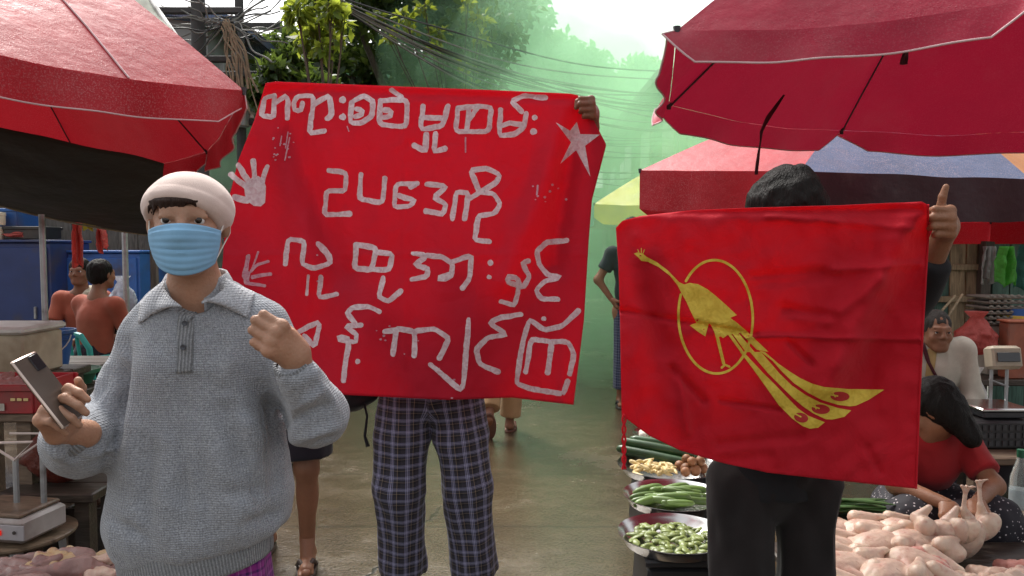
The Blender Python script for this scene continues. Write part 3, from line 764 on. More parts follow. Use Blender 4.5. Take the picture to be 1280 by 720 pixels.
# ---- the lettered banner
BY = 2.84
def bdepth(x, y):
    d = BY + .020 * math.sin((x - 300) * .017 + (y - 100) * .004) * (.3 + (y - 100) / 400)
    d += .05 * (y - 100) / 400
    d -= .045 * gauss(seg_d(x, y, 722, 118, 632, 350), 17) ; d += .05 * gauss(seg_d(x, y, 722, 112, 692, 330), 14)
    d -= .045 * gauss(seg_d(x, y, 336, 104, 390, 330), 22); d += .04 * gauss(seg_d(x, y, 345, 130, 430, 340), 20)
    d += .012 * gauss(seg_d(x, y, 340, 112, 720, 124), 5)
    d += .020 * math.sin(x * .042 + y * .012) * max(0, (y - 260) / 240) + .022 * mnoise.noise(V((x * .012, y * .008, 2))) + .012 * mnoise.noise(V((x * .030, y * .014, 5))) + .003 * mnoise.noise(V((x * .09, y * .07, 6)))
    d -= .004 * gauss(abs(x - 505), 3) + .004 * gauss(abs(x - 385), 3) + .004 * gauss(abs(y - 318), 3)
    d -= .02 * gauss(abs(x - 703), 6) * max(0, (y - 400) / 100)
    return d
BT = [(332, 104), (345, 102), (450, 106), (600, 112), (712, 117), (722, 119)]
BR = [(722, 119), (742, 150), (758, 181), (740, 250), (736, 300), (730, 400), (717, 506)]
BB = [(265, 480), (380, 492), (437, 494), (560, 500), (640, 497), (690, 503), (717, 506)]
BL = [(332, 104), (318, 150), (298, 200), (283, 260), (278, 330), (270, 400), (265, 480)]
ban = empty('protest_banner', P(500, 500, BY), 'large red cloth banner hand painted with four rows of white Burmese lettering', 'banner')
cloth('cloth', (BT, BR, BB, BL), bdepth, RED_A, ban)
S = 3.273
def cr(ox, oy, lines, s=S):
    r = []
    for ln in lines:
        if isinstance(ln, tuple): r.append((ln[0], [(ox + a / s, oy + b / s) for a, b in ln[1]]))
        else: r.append([(ox + a / s, oy + b / s) for a, b in ln])
    return r
dot = 8.5
row1 = cr(280, 90, [[(258, 188), (262, 120), (255, 94), (205, 130)], [(205, 97), (165, 105), (152, 180), (202, 184), (207, 97)],
    [(320, 128), (312, 158), (288, 155), (284, 122), (300, 98), (365, 98), (365, 130), (348, 250), (410, 240)], [(368, 132), (433, 95), (440, 178), (422, 190)],
    (dot, [(485, 115)]), (dot, [(485, 185)]), [(525, 122), (570, 98), (610, 120), (606, 180), (560, 210), (515, 208), (523, 125)], [(543, 152), (566, 156), (564, 176), (538, 182)],
    [(640, 117), (750, 112), (745, 225), (633, 214), (640, 117)], [(658, 155), (684, 160), (680, 182), (652, 186)], [(685, 75), (725, 100)]])
row1 += cr(520, 90, [[(28, 140), (20, 236), (108, 220), (132, 140)], [(22, 188), (120, 186)], [(-8, 300), (40, 325), (43, 255)], [(82, 252), (74, 326), (120, 314)],
    [(172, 148), (160, 244), (298, 244), (308, 145), (252, 140), (172, 148)], [(216, 155), (208, 242)], [(216, 200), (250, 142)],
    [(345, 155), (340, 262), (400, 256), (440, 230), (450, 170)], [(345, 222), (385, 208), (438, 216)], [(530, 104), (440, 98), (388, 120), (432, 162)], (dot * .8, [(486, 186)]), (dot, [(481, 245)])])
row2 = cr(280, 90, [[(430, 402), (500, 412), (495, 488), (420, 485), (410, 585), (515, 580)], [(560, 420), (553, 520), (650, 535), (658, 435)], [(790, 455), (706, 458), (694, 552), (760, 550), (780, 525), (715, 506)]])
row2 += cr(520, 90, [[(-5, 460), (-22, 470)], [(45, 460), (126, 466), (72, 515), (122, 540), (110, 580), (40, 568)], [(150, 600), (164, 490), (214, 495), (198, 600)],
    [(222, 518), (262, 492), (222, 402), (290, 394), (345, 420), (328, 452), (262, 492), (318, 496), (345, 540), (320, 578), (255, 590), (238, 688), (300, 694)]])
row3 = cr(280, 290, [[(250, 130), (262, 30), (330, 36), (318, 132), (370, 150), (437, 126), (428, 95), (385, 48)], (4, [(345, 180), (338, 255)]), [(395, 185), (387, 268), (460, 255)],
    [(540, 52), (535, 150), (604, 155), (624, 66), (540, 52)], [(624, 84), (690, 90), (675, 155), (605, 152)], [(650, 188), (634, 265), (672, 285), (724, 242)]])
row3 += cr(500, 290, [[(55, 88), (110, 96), (60, 135), (115, 150), (110, 182), (50, 194)], [(110, 96), (170, 100), (214, 130), (210, 178), (185, 195), (150, 190), (200, 176)], [(216, 120), (294, 96), (284, 190), (255, 230)],
    (dot * .8, [(370, 126)]), (dot * .7, [(365, 185)]), [(525, 118), (498, 126), (532, 180), (505, 225), (470, 215), (438, 205), (442, 184), (480, 190), (488, 215), (470, 302), (414, 286)],
    [(682, 34), (600, 44), (560, 80), (570, 132), (605, 175), (660, 186), (590, 200), (556, 240), (580, 275), (645, 277)]])
row4 = cr(280, 290, [[(310, 405), (392, 365), (372, 472), (330, 425)], [(635, 325), (592, 304), (525, 308), (504, 330), (536, 374)], [(560, 380), (493, 383), (544, 418), (538, 450), (505, 447), (468, 440), (470, 426), (512, 438), (488, 608)], (6, [(547, 530)]),
    [(692, 500), (705, 394), (780, 408), (777, 506)]])
row4 += cr(500, 290, [[(60, 408), (140, 394), (200, 435), (160, 516)], [(280, 360), (258, 656), (125, 543)], [(-62, 408), (0, 396), (62, 412)], [(494, 338), (420, 348), (363, 372), (437, 420), (360, 430), (312, 482), (325, 540), (402, 572)],
    [(730, 322), (665, 385), (590, 402), (528, 355), (498, 470), (476, 620), (530, 640), (668, 664), (686, 610)], [(515, 572), (536, 438), (622, 448), (604, 576)], [(622, 450), (690, 448), (712, 500), (695, 580)], (6, [(588, 355)])])
for rw in (row1, row2, row3, row4): strokes('painted_lettering', rw, 6.6, bdepth, PAINT, ban)
# dried drips and specks of paint
rd = random.Random(21)
spk = [(rd.uniform(1.2, 3), [(x + rd.uniform(-14, 14), y + rd.uniform(-22, 22))]) for x, y in [(355, 180)] * 14 + [(670, 235)] * 5 + [(330, 190)] * 2 + [(480, 420)] * 5 + [(560, 480)] * 3 + [(400, 330)] * 3 + [(700, 250)] * 4 + [(510, 425)] * 3]
spk += [(2.2, [(672, 232), (671, 243)]), (1.6, [(434, 158), (436, 164)]), (2, [(582, 172), (582, 190)]), (1.6, [(360, 165), (357, 185)]), (1.6, [(362, 172), (356, 200)]), (1.4, [(352, 170), (350, 182)])]
strokes('paint_specks', spk, 2, bdepth, PAINT_THIN, ban, off=.002)
def hp(px, py, pts): return [(px + a / S, py + b / S) for a, b in pts]
hand1 = patch('palm_print', [hp(280, 90, [(82, 470), (95, 448), (118, 430), (140, 425), (162, 440), (172, 470), (168, 535), (150, 550), (122, 548), (98, 530), (86, 505)])], bdepth, PAINT, ban)
strokes('finger_prints', cr(280, 90, [(7.5, [(105, 455), (85, 425), (60, 382)]), (7.5, [(125, 440), (124, 400), (120, 365)]), (6.5, [(158, 450), (166, 420), (177, 388)]), (7, [(92, 468), (60, 445), (28, 420)]), (8, [(96, 525), (65, 518), (45, 512)])]), 7, bdepth, PAINT, ban, off=.0035)
strokes('hand_streaks', cr(280, 290, [(6, [(95, 205), (82, 180), (90, 150), (100, 100)]), (2.5, [(108, 165), (125, 125), (140, 82)]), (4, [(112, 160), (135, 135), (180, 120)]), (4.5, [(116, 185), (150, 178), (190, 172)]), (4, [(100, 212), (135, 215), (166, 220)]), (7, [(92, 205), (96, 170)])]), 4, bdepth, PAINT_THIN, ban)
patch('star', [hp(520, 90, [(572, 206), (630, 240), (658, 204), (672, 254), (752, 256), (692, 302), (713, 428), (655, 320), (590, 376), (634, 288)])], bdepth, PAINT, ban)
# ---- the peacock flag
FY = 1.86
def fdepth(x, y):
    d = FY + .012 * math.sin((x - 770) * .016 + y * .008) + .00005 * (y - 250)
    d -= .050 * gauss(seg_d(x, y, 1157, 254, 1035, 480), 24); d += .045 * gauss(seg_d(x, y, 1150, 300, 1075, 480), 26)
    d += .03 * gauss(seg_d(x, y, 776, 290, 830, 430), 16); d -= .02 * gauss(seg_d(x, y, 790, 300, 800, 480), 16)
    for ax, ay, bx, by, a, w_ in ((778, 388, 945, 418, .006, 3.5), (935, 420, 1150, 424, -.006, 3), (940, 345, 1035, 338, .006, 5), (1035, 338, 1150, 330, -.005, 5), (945, 355, 1045, 345, .004, 6), (980, 385, 1040, 395, .007, 6), (1035, 400, 1100, 350, -.007, 9), (985, 425, 1015, 455, .006, 4), (900, 500, 975, 512, .006, 3), (900, 555, 1000, 545, .005, 7), (905, 575, 960, 570, .004, 8), (840, 460, 880, 500, .008, 5), (850, 470, 860, 540, -.006, 6), (1085, 560, 1100, 590, .004, 5), (790, 265, 1150, 262, .006, 5), (960, 270, 1140, 285, -.004, 5)):
        d += 2.6 * a * gauss(seg_d(x, y, ax, ay, bx, by), w_)
    d += .010 * mnoise.noise(V((x * .02, y * .02, 5))) + .008 * mnoise.noise(V((x * .05, y * .045, 8)))
    return d
FT = [(770, 285), (778, 276), (800, 270), (860, 263), (940, 260), (1050, 257), (1152, 252), (1160, 256)]
FR = [(1160, 256), (1160, 300), (1154, 400), (1149, 500), (1145, 611)]
FB = [(777, 519), (812, 545), (850, 563), (900, 578), (960, 591), (1040, 600), (1145, 611)]
FL = [(770, 285), (773, 330), (775, 400), (777, 519)]
flg = empty('peacock_flag', P(960, 590, FY), 'red flag with a yellow peacock and ring, held by the person in black', 'flag')
cloth('cloth', (FT, FR, FB, FL), fdepth, RED_B, flg, 150, 130)
def c5(pts): return [(740 + a / 3.6, 290 + b / 3.6) for a, b in pts]
def c7(pts): return [(900 + a / 4.0, 440 + b / 4.0) for a, b in pts]
ring = []
for k in range(0, 61):
    a = R(-141 + 344 * k / 60)
    ring.append((894.5 + 46.5 * math.cos(a) + 1.5 * math.sin(a), 396 + 71 * math.sin(a)))
strokes('ring', [ring], 3.2, fdepth, GOLD, flg, off=.002, ragged=.05)
body = c5([(188, 97), (205, 92), (228, 97), (246, 112), (292, 136), (340, 172), (372, 205), (392, 226), (415, 236), (440, 229), (478, 235), (520, 258), (560, 290), (605, 330), (652, 374), (622, 386), (640, 400), (690, 450), (612, 462), (590, 478), (580, 470), (562, 474), (536, 420), (526, 410), (510, 470), (476, 448), (440, 420), (470, 408), (450, 370), (425, 315), (400, 270), (385, 240), (350, 196), (300, 158), (252, 134), (222, 130), (206, 112)])
t3 = c7([(118, 0), (100, 0), (160, 78), (235, 182), (296, 268), (360, 332), (412, 370), (450, 384), (492, 378), (524, 351), (490, 338), (440, 318), (390, 282), (335, 226), (270, 158), (215, 104)])
t2 = c7([(150, 0), (240, 106), (300, 166), (365, 230), (415, 272), (465, 306), (528, 336), (562, 338), (622, 324), (656, 292), (590, 280), (500, 252), (430, 216), (360, 168), (300, 110), (255, 58), (205, 0)])
t1 = c7([(195, -8), (225, 0), (292, 58), (345, 95), (400, 130), (460, 158), (520, 175), (640, 185), (822, 188), (742, 240), (680, 268), (650, 272), (590, 264), (510, 240), (440, 204), (370, 156), (310, 98), (262, 44)])
def cut_eye(poly, x, y, rx, ry): return poly
join = c5([(605, 452), (640, 505), (666, 540), (684, 540), (640, 480), (652, 470), (708, 540), (738, 540), (690, 470), (700, 460), (768, 532), (800, 540), (745, 490), (692, 448), (640, 398), (600, 420)])
join3 = [c5([(602, 448), (668, 540), (684, 540), (622, 452)]), c5([(628, 452), (692, 540), (732, 540), (655, 450)]), c5([(662, 448), (742, 530), (795, 540), (690, 440), (640, 398), (620, 420)])]
patch('peacock', [body], fdepth, GOLD, flg, .0022)
strokes('peacock_leg', [(4, c5([(556, 440), (575, 520), (592, 590)])), (3, c5([(584, 610), (596, 596), (618, 606)]))], 4, fdepth, GOLD, flg, off=.0026, ragged=.05)
strokes('peacock_crest', [(1.2, c5([(212, 95), (206, 80)])), (1.2, c5([(222, 93), (222, 74)])), (1.2, c5([(230, 96), (236, 80)]))], 1.2, fdepth, GOLD, flg, off=.0026)
patch('tail_feathers', join3 + [t1, t2, t3], fdepth, GOLD, flg, .0024)
MARK = paint_mat('print_red', (.40, .012, .016), (.45, .02, .02))
def oval(cx, cy, rx, ry, rot): return [(cx + rx * math.cos(a) * math.cos(rot) - ry * math.sin(a) * math.sin(rot), cy + rx * math.cos(a) * math.sin(rot) + ry * math.sin(a) * math.cos(rot)) for a in [2 * math.pi * k / 24 for k in range(24)]]
patch('feather_eyes', [oval(1050, 495.5, 12, 6, .03), oval(1026, 511.5, 11.5, 6, .1), oval(1001.5, 522, 9, 6, .25), oval(800.5, 319.5, 1.2, .8, 0)], fdepth, MARK, flg, .0034)
strokes('feather_sparks', [(1.8, [(1036, 493), (1047, 495)]), (1.8, [(1013, 507), (1024, 510.5)]), (1.8, [(993, 517), (1001, 521)]), (1.5, [(1040, 490), (1044, 496)]), (1.5, [(1018, 505), (1020, 511)])], 1.6, fdepth, GOLD, flg, off=.0042, ragged=.05)
hem = MB(); hem.tube([P(*poly_at(FR, k / 40), fdepth(*poly_at(FR, k / 40)) - .001) for k in range(41)], .0028, 6); hem.build('hem', RED_B, flg)
cd = MB()
for ph in (0, math.pi): cd.tube([P(780 + 2.0 * math.sin(k * .9 + ph), 518 + k * 3.6, FY + .004 * math.cos(k * .9 + ph)) for k in range(20)], .0028, 6)
cd.build('tie_cord', RED_B, flg)
# ------------------------------------------------------------------ people
def frame(o, fwd, up=(0, 0, 1)):
    """4x4: local -Y looks along fwd, local Z is up"""
    y = -V(fwd).normalized(); z = V(up); z = (z - y * z.dot(y)).normalized(); x = y.cross(z)
    m = Matrix((x, y, z)).transposed().to_4x4(); m.translation = V(o); return m
def head(S, M, neck, k=1.0, nr=.052, fine=True):
    p = lambda x, y, z: M @ V((x * k, y * k, z * k)); r3 = M.to_3x3()
    e = lambda c, r, kk=.02, sub=False: S.ell(p(*c), [q * k for q in r], r3, kk, sub)
    c = lambda a, b, ra, rb=None, kk=.012: S.cap(p(*a), p(*b), ra * k, (ra if rb is None else rb) * k, kk)
    e((0, .018, .030), (.074, .092, .084)); e((0, -.028, -.035), (.060, .060, .074), .03); c((-.012, -.070, -.094), (.012, -.070, -.094), .018, kk=.03)
    c((-.052, 0, -.055), (-.02, -.055, -.085), .016, kk=.03); c((.052, 0, -.055), (.02, -.055, -.085), .016, kk=.03)
    if fine:
        for s in (-1, 1):
            e((s * .038, -.058, -.028), (.026, .024, .022), .02)
            c((s * .012, -.084, .030), (s * .044, -.070, .030), .009, .007)
            S.ell(p(s * .032, -.092, .006), [.0135 * k] * 3, r3, .012, True)
            c((s * .018, -.0825, .0150), (s * .046, -.0765, .0125), .0078, .0068, .005); c((s * .020, -.0825, -.0035), (s * .044, -.0775, -.0025), .0055, .005, .004)
            e((s * .0775, .014, -.004), (.010, .019, .031), .008)
            c((s * .010, -.096, -.024), (s * .011, -.094, -.026), .0085, kk=.008)
        c((0, -.086, .020), (0, -.104, -.018), .008, .0115, .014)
        c((-.017, -.0825, -.054), (.017, -.0825, -.054), .0068, kk=.007); c((-.015, -.082, -.0635), (.015, -.082, -.0635), .0078, kk=.007)
    S.cap(p(0, .022, -.055), V(neck), nr, nr * 1.12, .03)
def eyes(M, parent, k=1.0):
    for s in (-1, 1):
        o = MB(); r3 = M.to_3x3() @ Matrix(((1, 0, 0), (0, 0, -1), (0, 1, 0)))
        prof = [(.0118 * k * math.sin(a), -.0118 * k * math.cos(a)) for a in [math.pi * i / 14 for i in range(15)]]
        prof[0] = (.0001, prof[0][1]); prof[-1] = (.0001, prof[-1][1])
        o.lathe(M @ V((s * .032 * k, -.0738 * k, .006 * k)), prof[:12], 20, r3)
        o.cur = 1; o.lathe(M @ V((s * .032 * k, -.0740 * k, .006 * k)), prof[11:], 20, r3)
        o.build('eye', [EYE_W, EYE_D], parent)
def hand(S, wrist, fdir, palm, side, curls, thumb, k=1.0, spread=.06):
    """side 'L'/'R'; palm = where the palm looks; curls: (knuckle, middle, tip) degrees for index..little; thumb: local points"""
    y = V(fdir).normalized(); z = -V(palm); z = (z - y * z.dot(y)).normalized(); x = y.cross(z); s = 1 if side == 'L' else -1
    w0 = V(wrist)
    T = lambda a, b, c: w0 + (x * a * s + y * b + z * c) * k
    # palm: four metacarpals fused, thumb mound
    rx = [.030, .0105, -.010, -.029]; ry = [.088, .092, .087, .078]
    for i in range(4):
        S.cap(T(rx[i] * .62, .004, 0), T(rx[i], ry[i] - .004, .001), .0155 * k, .0118 * k, .016)
    S.cap(T(.008, .02, -.004), T(-.012, .06, -.006), .018 * k, .014 * k, .02)
    S.cap(T(.020, .012, -.006), T(.030, .040, -.012), .0165 * k, .014 * k, .016)
    L = [(.042, .025, .021), (.046, .029, .022), (.043, .027, .022), (.034, .020, .019)]
    rad = [(.0104, .0094, .0084, .0070), (.0106, .0096, .0086, .0072), (.0102, .0092, .0082, .0069), (.0092, .0082, .0073, .0062)]
    for i in range(4):
        a = 0; px, py, pz = rx[i], ry[i], .002; sp = (1.5 - i) * spread
        pts = [T(px, py - .006, pz)]; 
        for ln, cu in zip(L[i], curls[i]):
            a += R(cu); px += ln * math.sin(sp) * math.cos(a) ; py += ln * math.cos(a) * math.cos(sp); pz -= ln * math.sin(a)
            pts.append(T(px, py, pz))
        S.cap(pts[0], pts[1], rad[i][0] * k, rad[i][1] * k, .007)
        S.cap(pts[1], pts[2], rad[i][1] * k * 1.03, rad[i][2] * k, .003); S.cap(pts[2], pts[3], rad[i][2] * k * 1.02, rad[i][3] * k, .003)
        S.ell(pts[0], [.0118 * k] * 3, None, .008)
    tp = [T(*q) for q in thumb]
    S.cap(tp[0], tp[1], .0155 * k, .0115 * k, .012); S.cap(tp[1], tp[2], .0115 * k, .0100 * k, .004); S.cap(tp[2], tp[3], .0102 * k, .0078 * k, .003)
THUMB_FIST = [(.022, .022, -.014), (.040, .058, -.030), (.028, .080, -.050), (.004, .082, -.058)]
THUMB_UP = [(.022, .020, -.010), (.048, .048, -.020), (.078, .056, -.020), (.104, .058, -.014)]
THUMB_OPEN = [(.022, .020, -.012), (.050, .050, -.030), (.060, .080, -.044), (.056, .106, -.052)]
FIST = [(72, 95, 62), (74, 98, 62), (76, 98, 62), (78, 98, 60)]
def finish(S, it=1): 
    v, f = S.mesh(); return relax(v, f, it, .4), f
def person(label, cat_loc, group=None): return empty('person', cat_loc, label, 'person', group)
def join(parts):
    vs, fs, o = [], [], 0
    for v, f in parts: vs.append(v); fs.append(f + o); o += len(v)
    return np.concatenate(vs), np.concatenate(fs)
def folds(v, f, amp, sc, seed=0, mask=None, stretch=(1, 1, 1)):
    n = vnormals(v, f); q = v * np.array(stretch)
    d = vnoise(q * sc, seed) + .5 * vnoise(q * sc * 2.3, seed + 3)
    d = 1 - 2 * np.abs(d); d = d * amp
    if mask is not None: d = d * mask
    return v + n * d[:, None]
def body_solid(J, h=.007, fat=1.0, facing=(0, -1, 0), legs=True, flatz=.72):
    """trunk, arms and legs from joints; the torso is flattened along its facing"""
    S = Solid(h, .035); F = V(facing)
    S.cap(J['pelvis'], J['waist'], .125 * fat, .115 * fat, flat=F, fs=flatz); S.cap(J['waist'], J['chest'], .115 * fat, .135 * fat, flat=F, fs=flatz)
    S.cap(J['chest'], J['neck'], .13 * fat, .06 * fat, flat=F, fs=.75)
    for s in 'LR':
        S.cap(J['neck'], J['sh' + s], .05 * fat, .055 * fat, k=.05); S.cap(J['chest'], J['sh' + s], .09 * fat, .055 * fat, flat=F, fs=.8)
        S.chain([J['sh' + s], J['el' + s]], [.050 * fat, .040 * fat]); S.chain([J['el' + s], J['wr' + s]], [.040 * fat, .027 * fat])
        if legs:
            S.cap(J['pelvis'], J['hip' + s], .11 * fat, .092 * fat, flat=F, fs=.9)
            S.chain([J['hip' + s], J['kn' + s]], [.090 * fat, .055 * fat]); S.chain([J['kn' + s], J['an' + s]], [.056 * fat, .036 * fat])
            kn, an = V(J['kn' + s]), V(J['an' + s]); up = (kn - an).normalized(); bk = -F
            S.ell(an.lerp(kn, .68) + bk * .018, [.048 * fat, .05 * fat, .10 * fat], None, .03)
            if 'to' + s in J:
                S.cap(V(an) + bk * .03 + V((0, 0, -.03)), J['to' + s], .032, .022, flat=(0, 0, 1), fs=.8)
    return S
def foot_toes(S, an, to, facing):
    pass

# ---- sweater wool
def knit_mat(name, base, rib=False):
    t = NT(name); a = t.n('Attribute'); a.attribute_name = 'knit'
    co = a.outputs['Vector']
    wv = t.wave(1 / .0052 / 6.28 * 6.28 / 6.2832 if False else 44, t.map(co, (1, 1, 1)), dist=.6, dirn='X')
    rows = t.wave(60, t.map(co, (1, 1, 1)), dist=1.0, dirn='Y')
    n1 = t.noise(260, det=3, rough=.75); n2 = t.noise(38, det=5)
    c = t.mix(t.ramp(n1, [(.30, 0.), (.68, 1.)]), sc3(base, .48), sc3(base, 1.5))
    c = t.mix(t.ramp(n2, [(.35, 0.), (.7, .35)]), c, (base[0] * .85, base[1] * .88, base[2] * .95))
    if rib:
        c = t.mix(t.ramp(wv, [(.2, .6), (.55, 0.)]), c, sc3(base, .35)); hg = t.math('ADD', t.math('MULTIPLY', wv, 1.3), t.math('MULTIPLY', n1, .3)); bd = .004
    else:
        c = t.mix(t.math('MULTIPLY', t.ramp(t.math('MULTIPLY', wv, rows), [(.0, .5), (.35, 0.)]), .4), c, sc3(base, .5))
        hg = t.math('ADD', t.math('ADD', t.math('MULTIPLY', wv, .5), t.math('MULTIPLY', rows, .4)), t.math('MULTIPLY', n1, .7)); bd = .003
    return t.bsdf(c, .95, t.bump(hg, bd, .8), spec=.15, sheen=.35)
WOOL = (.315, .330, .362)
KNIT = knit_mat('grey_knit', WOOL); KNIT_RIB = knit_mat('grey_rib_knit', (.30, .31, .33), True)
COLLAR_M = knit_mat('grey_collar_knit', (.40, .41, .44))
PURPLE = plaid_mat('purple_plaid', [(0, (.18, .02, .17)), (.12, (.30, .05, .28)), (.3, (.05, .01, .08)), (.42, (.26, .03, .22)), (.5, (.50, .35, .55)), (.53, (.20, .02, .18)), (.75, (.06, .01, .12)), (.85, (.28, .04, .24)), (.96, (.45, .25, .45))],
                   [(0, (.16, .01, .16)), (.2, (.32, .05, .28)), (.4, (.05, .01, .09)), (.5, (.30, .03, .24)), (.7, (.10, .01, .16)), (.9, (.36, .10, .34))], .062)
# ================= the person in the grey sweater
Y0 = 1.72
def px(x, y, Y=Y0): return P(x, y, Y)
base = V((px(250, 600).x, Y0 + .04, 0))
fp = person('person in grey knit collared sweater, cream cap and light blue face mask, raising one fist', base)
J = dict(neck=px(244, 368, 1.765), chest=px(248, 452, 1.785), waist=px(246, 560, 1.78), pelvis=px(248, 650, 1.78),
         shR=px(192, 434, 1.78), shL=px(320, 424, 1.78), elR=px(128, 545, 1.76), wrR=px(76, 545, 1.57), elL=px(396, 524, 1.735), wrL=px(364, 452, 1.58))
pel = J['pelvis']
for s, sx in (('R', -1), ('L', 1)):
    J['hip' + s] = pel + V((sx * .085, 0, -.03)); J['kn' + s] = V((pel.x + sx * .10, pel.y + .0, .47)); J['an' + s] = V((pel.x + sx * .11, pel.y + .03, .075)); J['to' + s] = V((pel.x + sx * .13, pel.y - .15, .03))
HM = frame(px(235, 279, 1.70), (.27, -1, -.02))
S = body_solid(J, .0075, .72); head(S, HM, J['neck'] + V((0, .01, .0)), 1.0, .050)
S2 = Solid(.0026, .012)
# raised left fist: back of the hand towards the camera, fingers to the left
wl = J['wrL'] + (px(352, 436, 1.545) - J['wrL']) * .4
hand(S2, px(371, 447, 1.585), V((-.40, -.68, .62)), V((-.74, .66, .10)), 'L', [(52, 104, 66), (55, 106, 66), (58, 106, 66), (62, 106, 64)], THUMB_FIST, .96, -.02)
S2.cap(px(371, 447, 1.585), J['wrL'] + V((.015, .035, -.035)), .0265, .030, .02)
# right hand: palm up, holding the phone
S3 = Solid(.0026, .012)
wr0 = px(76, 538, 1.545)
S3.cap(wr0, J['wrR'] + V((.03, .04, -.005)), .0255, .030, .02)
hand(S3, wr0, px(58, 496, 1.47) - wr0, V((.52, -.62, .48)), 'R', [(38, 52, 34), (52, 52, 30), (62, 50, 30), (70, 50, 28)], [(.022, .020, -.012), (.050, .050, -.016), (.062, .082, -.018), (.060, .112, -.020)], .98, .05)
bv, bf = join([finish(S), finish(S2, 1), finish(S3, 1)])
mesh_np('body', bv, bf, SKIN, fp); eyes(HM, fp)
# sweater: one knitted shell
W = Solid(.0062, .045)
F = (0, -1, 0)
W.cap(px(250, 645, 1.77), px(252, 570, 1.77), .192, .180, flat=F, fs=.76, ca=False, k=.05)
W.cap(px(196, 648, 1.77), px(305, 622, 1.77), .092, .092, k=.06, flat=F, fs=1.3)
W.cap(px(252, 570, 1.77), px(248, 440, 1.77), .180, .158, flat=F, fs=.70); W.cap(px(248, 440, 1.77), px(246, 402, 1.765), .155, .10, flat=F, fs=.70)
W.cap(px(226, 394, 1.77), px(186, 424, 1.77), .056, .062); W.cap(px(268, 388, 1.77), px(326, 410, 1.77), .058, .066)
W.cap(px(184, 430, 1.78), px(132, 540, 1.76), .064, .064, k=.010); W.cap(px(128, 545, 1.76), px(98, 552, 1.67), .074, .070, k=.03); W.cap(px(98, 552, 1.67), px(82, 542, 1.585), .068, .044, k=.03)
W.cap(px(324, 416, 1.78), px(388, 512, 1.73), .066, .066, k=.022); W.cap(px(392, 516, 1.73), px(394, 520, 1.69), .068, .066, k=.02); W.cap(px(394, 518, 1.69), px(372, 470, 1.60), .064, .045, k=.03)
W.cap(px(242, 322, 1.70), px(242, 362, 1.705), .060, .056, k=.02, sub=True)
W.ell(px(238, 676, 1.77) - V((-.1, 0, .42)), (.9, .9, .42), Matrix.Rotation(-.22, 3, 'Y'), .03, True)
v, f = W.mesh(); v = relax(v, f, 3, .5)
zz = v[:, 2]; zhem = px(250, 655).z
# vertical drape folds on the trunk, ring folds on the forearms
tr_m = np.clip((px(0, 420).z - zz) / .15, 0, 1)
v = folds(v, f, .0045, 6.0, 2, tr_m, (1.6, 1.6, .45)); v = folds(v, f, .0028, 13, 5, None, (1, 1, 1))
def bulge(v, f, a, b, w, amp):
    n = vnormals(v, f); a, b = np.array(a), np.array(b); t = np.clip(((v - a) @ (b - a)) / ((b - a) @ (b - a)), 0, 1)
    d = np.linalg.norm(v - a - t[:, None] * (b - a), axis=1); return v + n * (amp * np.exp(-(d / w) ** 2))[:, None]
def crease(v, f, a, b, wpx, amp, front=True):
    """a fold running from a to b (photograph pixels) on the side of the cloth that faces the street"""
    n = vnormals(v, f); q = v - np.array([0, 0, CAMH]); zc = q[:, 1] * _cp - q[:, 2] * _sp
    X = 640 + FPX * q[:, 0] / zc; Y = 360 - FPX * (q[:, 1] * _sp + q[:, 2] * _cp) / zc
    a, b = np.array(a, float), np.array(b, float); ab = b - a; t = np.clip(((X - a[0]) * ab[0] + (Y - a[1]) * ab[1]) / (ab @ ab), 0, 1)
    d = np.hypot(X - a[0] - t * ab[0], Y - a[1] - t * ab[1]); fade = np.clip(1.25 - np.abs(2 * t - 1) , 0, 1)
    vis = np.clip(-n[:, 1] * 2 + .3, 0, 1)
    return v + n * (amp * np.exp(-(d / wpx) ** 2) * fade * vis)[:, None]
for a, b, w_, am in (((160, 425), (151, 580), 6, -.020), ((322, 440), (352, 570), 8, -.007), ((335, 480), (344, 640), 9, -.008), ((166, 455), (158, 650), 14, .010), ((190, 520), (186, 680), 12, -.007), ((324, 440), (352, 600), 10, -.008), ((300, 470), (318, 640), 14, .012), ((345, 580), (290, 500), 12, .008), ((290, 545), (338, 650), 9, -.010), ((262, 500), (296, 660), 16, .008), ((270, 620), (350, 610), 10, -.007), ((250, 560), (262, 680), 10, -.007),
                     ((354, 490), (350, 560), 9, -.007), ((360, 530), (412, 505), 6, -.010), ((365, 552), (428, 530), 7, .009), ((372, 508), (405, 486), 6, .007), ((380, 560), (430, 545), 5, -.007), ((395, 470), (425, 520), 6, .006), ((88, 575), (124, 520), 7, -.011), ((58, 560), (92, 580), 6, .008), ((108, 570), (145, 560), 6, .008), ((128, 585), (148, 540), 5, -.009), ((140, 470), (104, 512), 7, -.007), ((205, 560), (205, 690), 12, .008), ((228, 540), (232, 690), 8, -.008), ((180, 420), (210, 520), 16, .006), ((300, 410), (280, 520), 18, .006), ((140, 650), (190, 678), 7, -.008), ((300, 660), (350, 640), 7, -.009)):
    v = crease(v, f, a, b, w_, am * 1.6)
v = relax(v, f, 1, .3)
sw = mesh_np('sweater', v, f, KNIT, fp)
loc = v - np.array(px(250, 500, 1.77)); ang = np.arctan2(loc[:, 0], -loc[:, 1])
attr(sw, 'knit', np.stack([ang * .2, loc[:, 2], loc[:, 0]], 1))
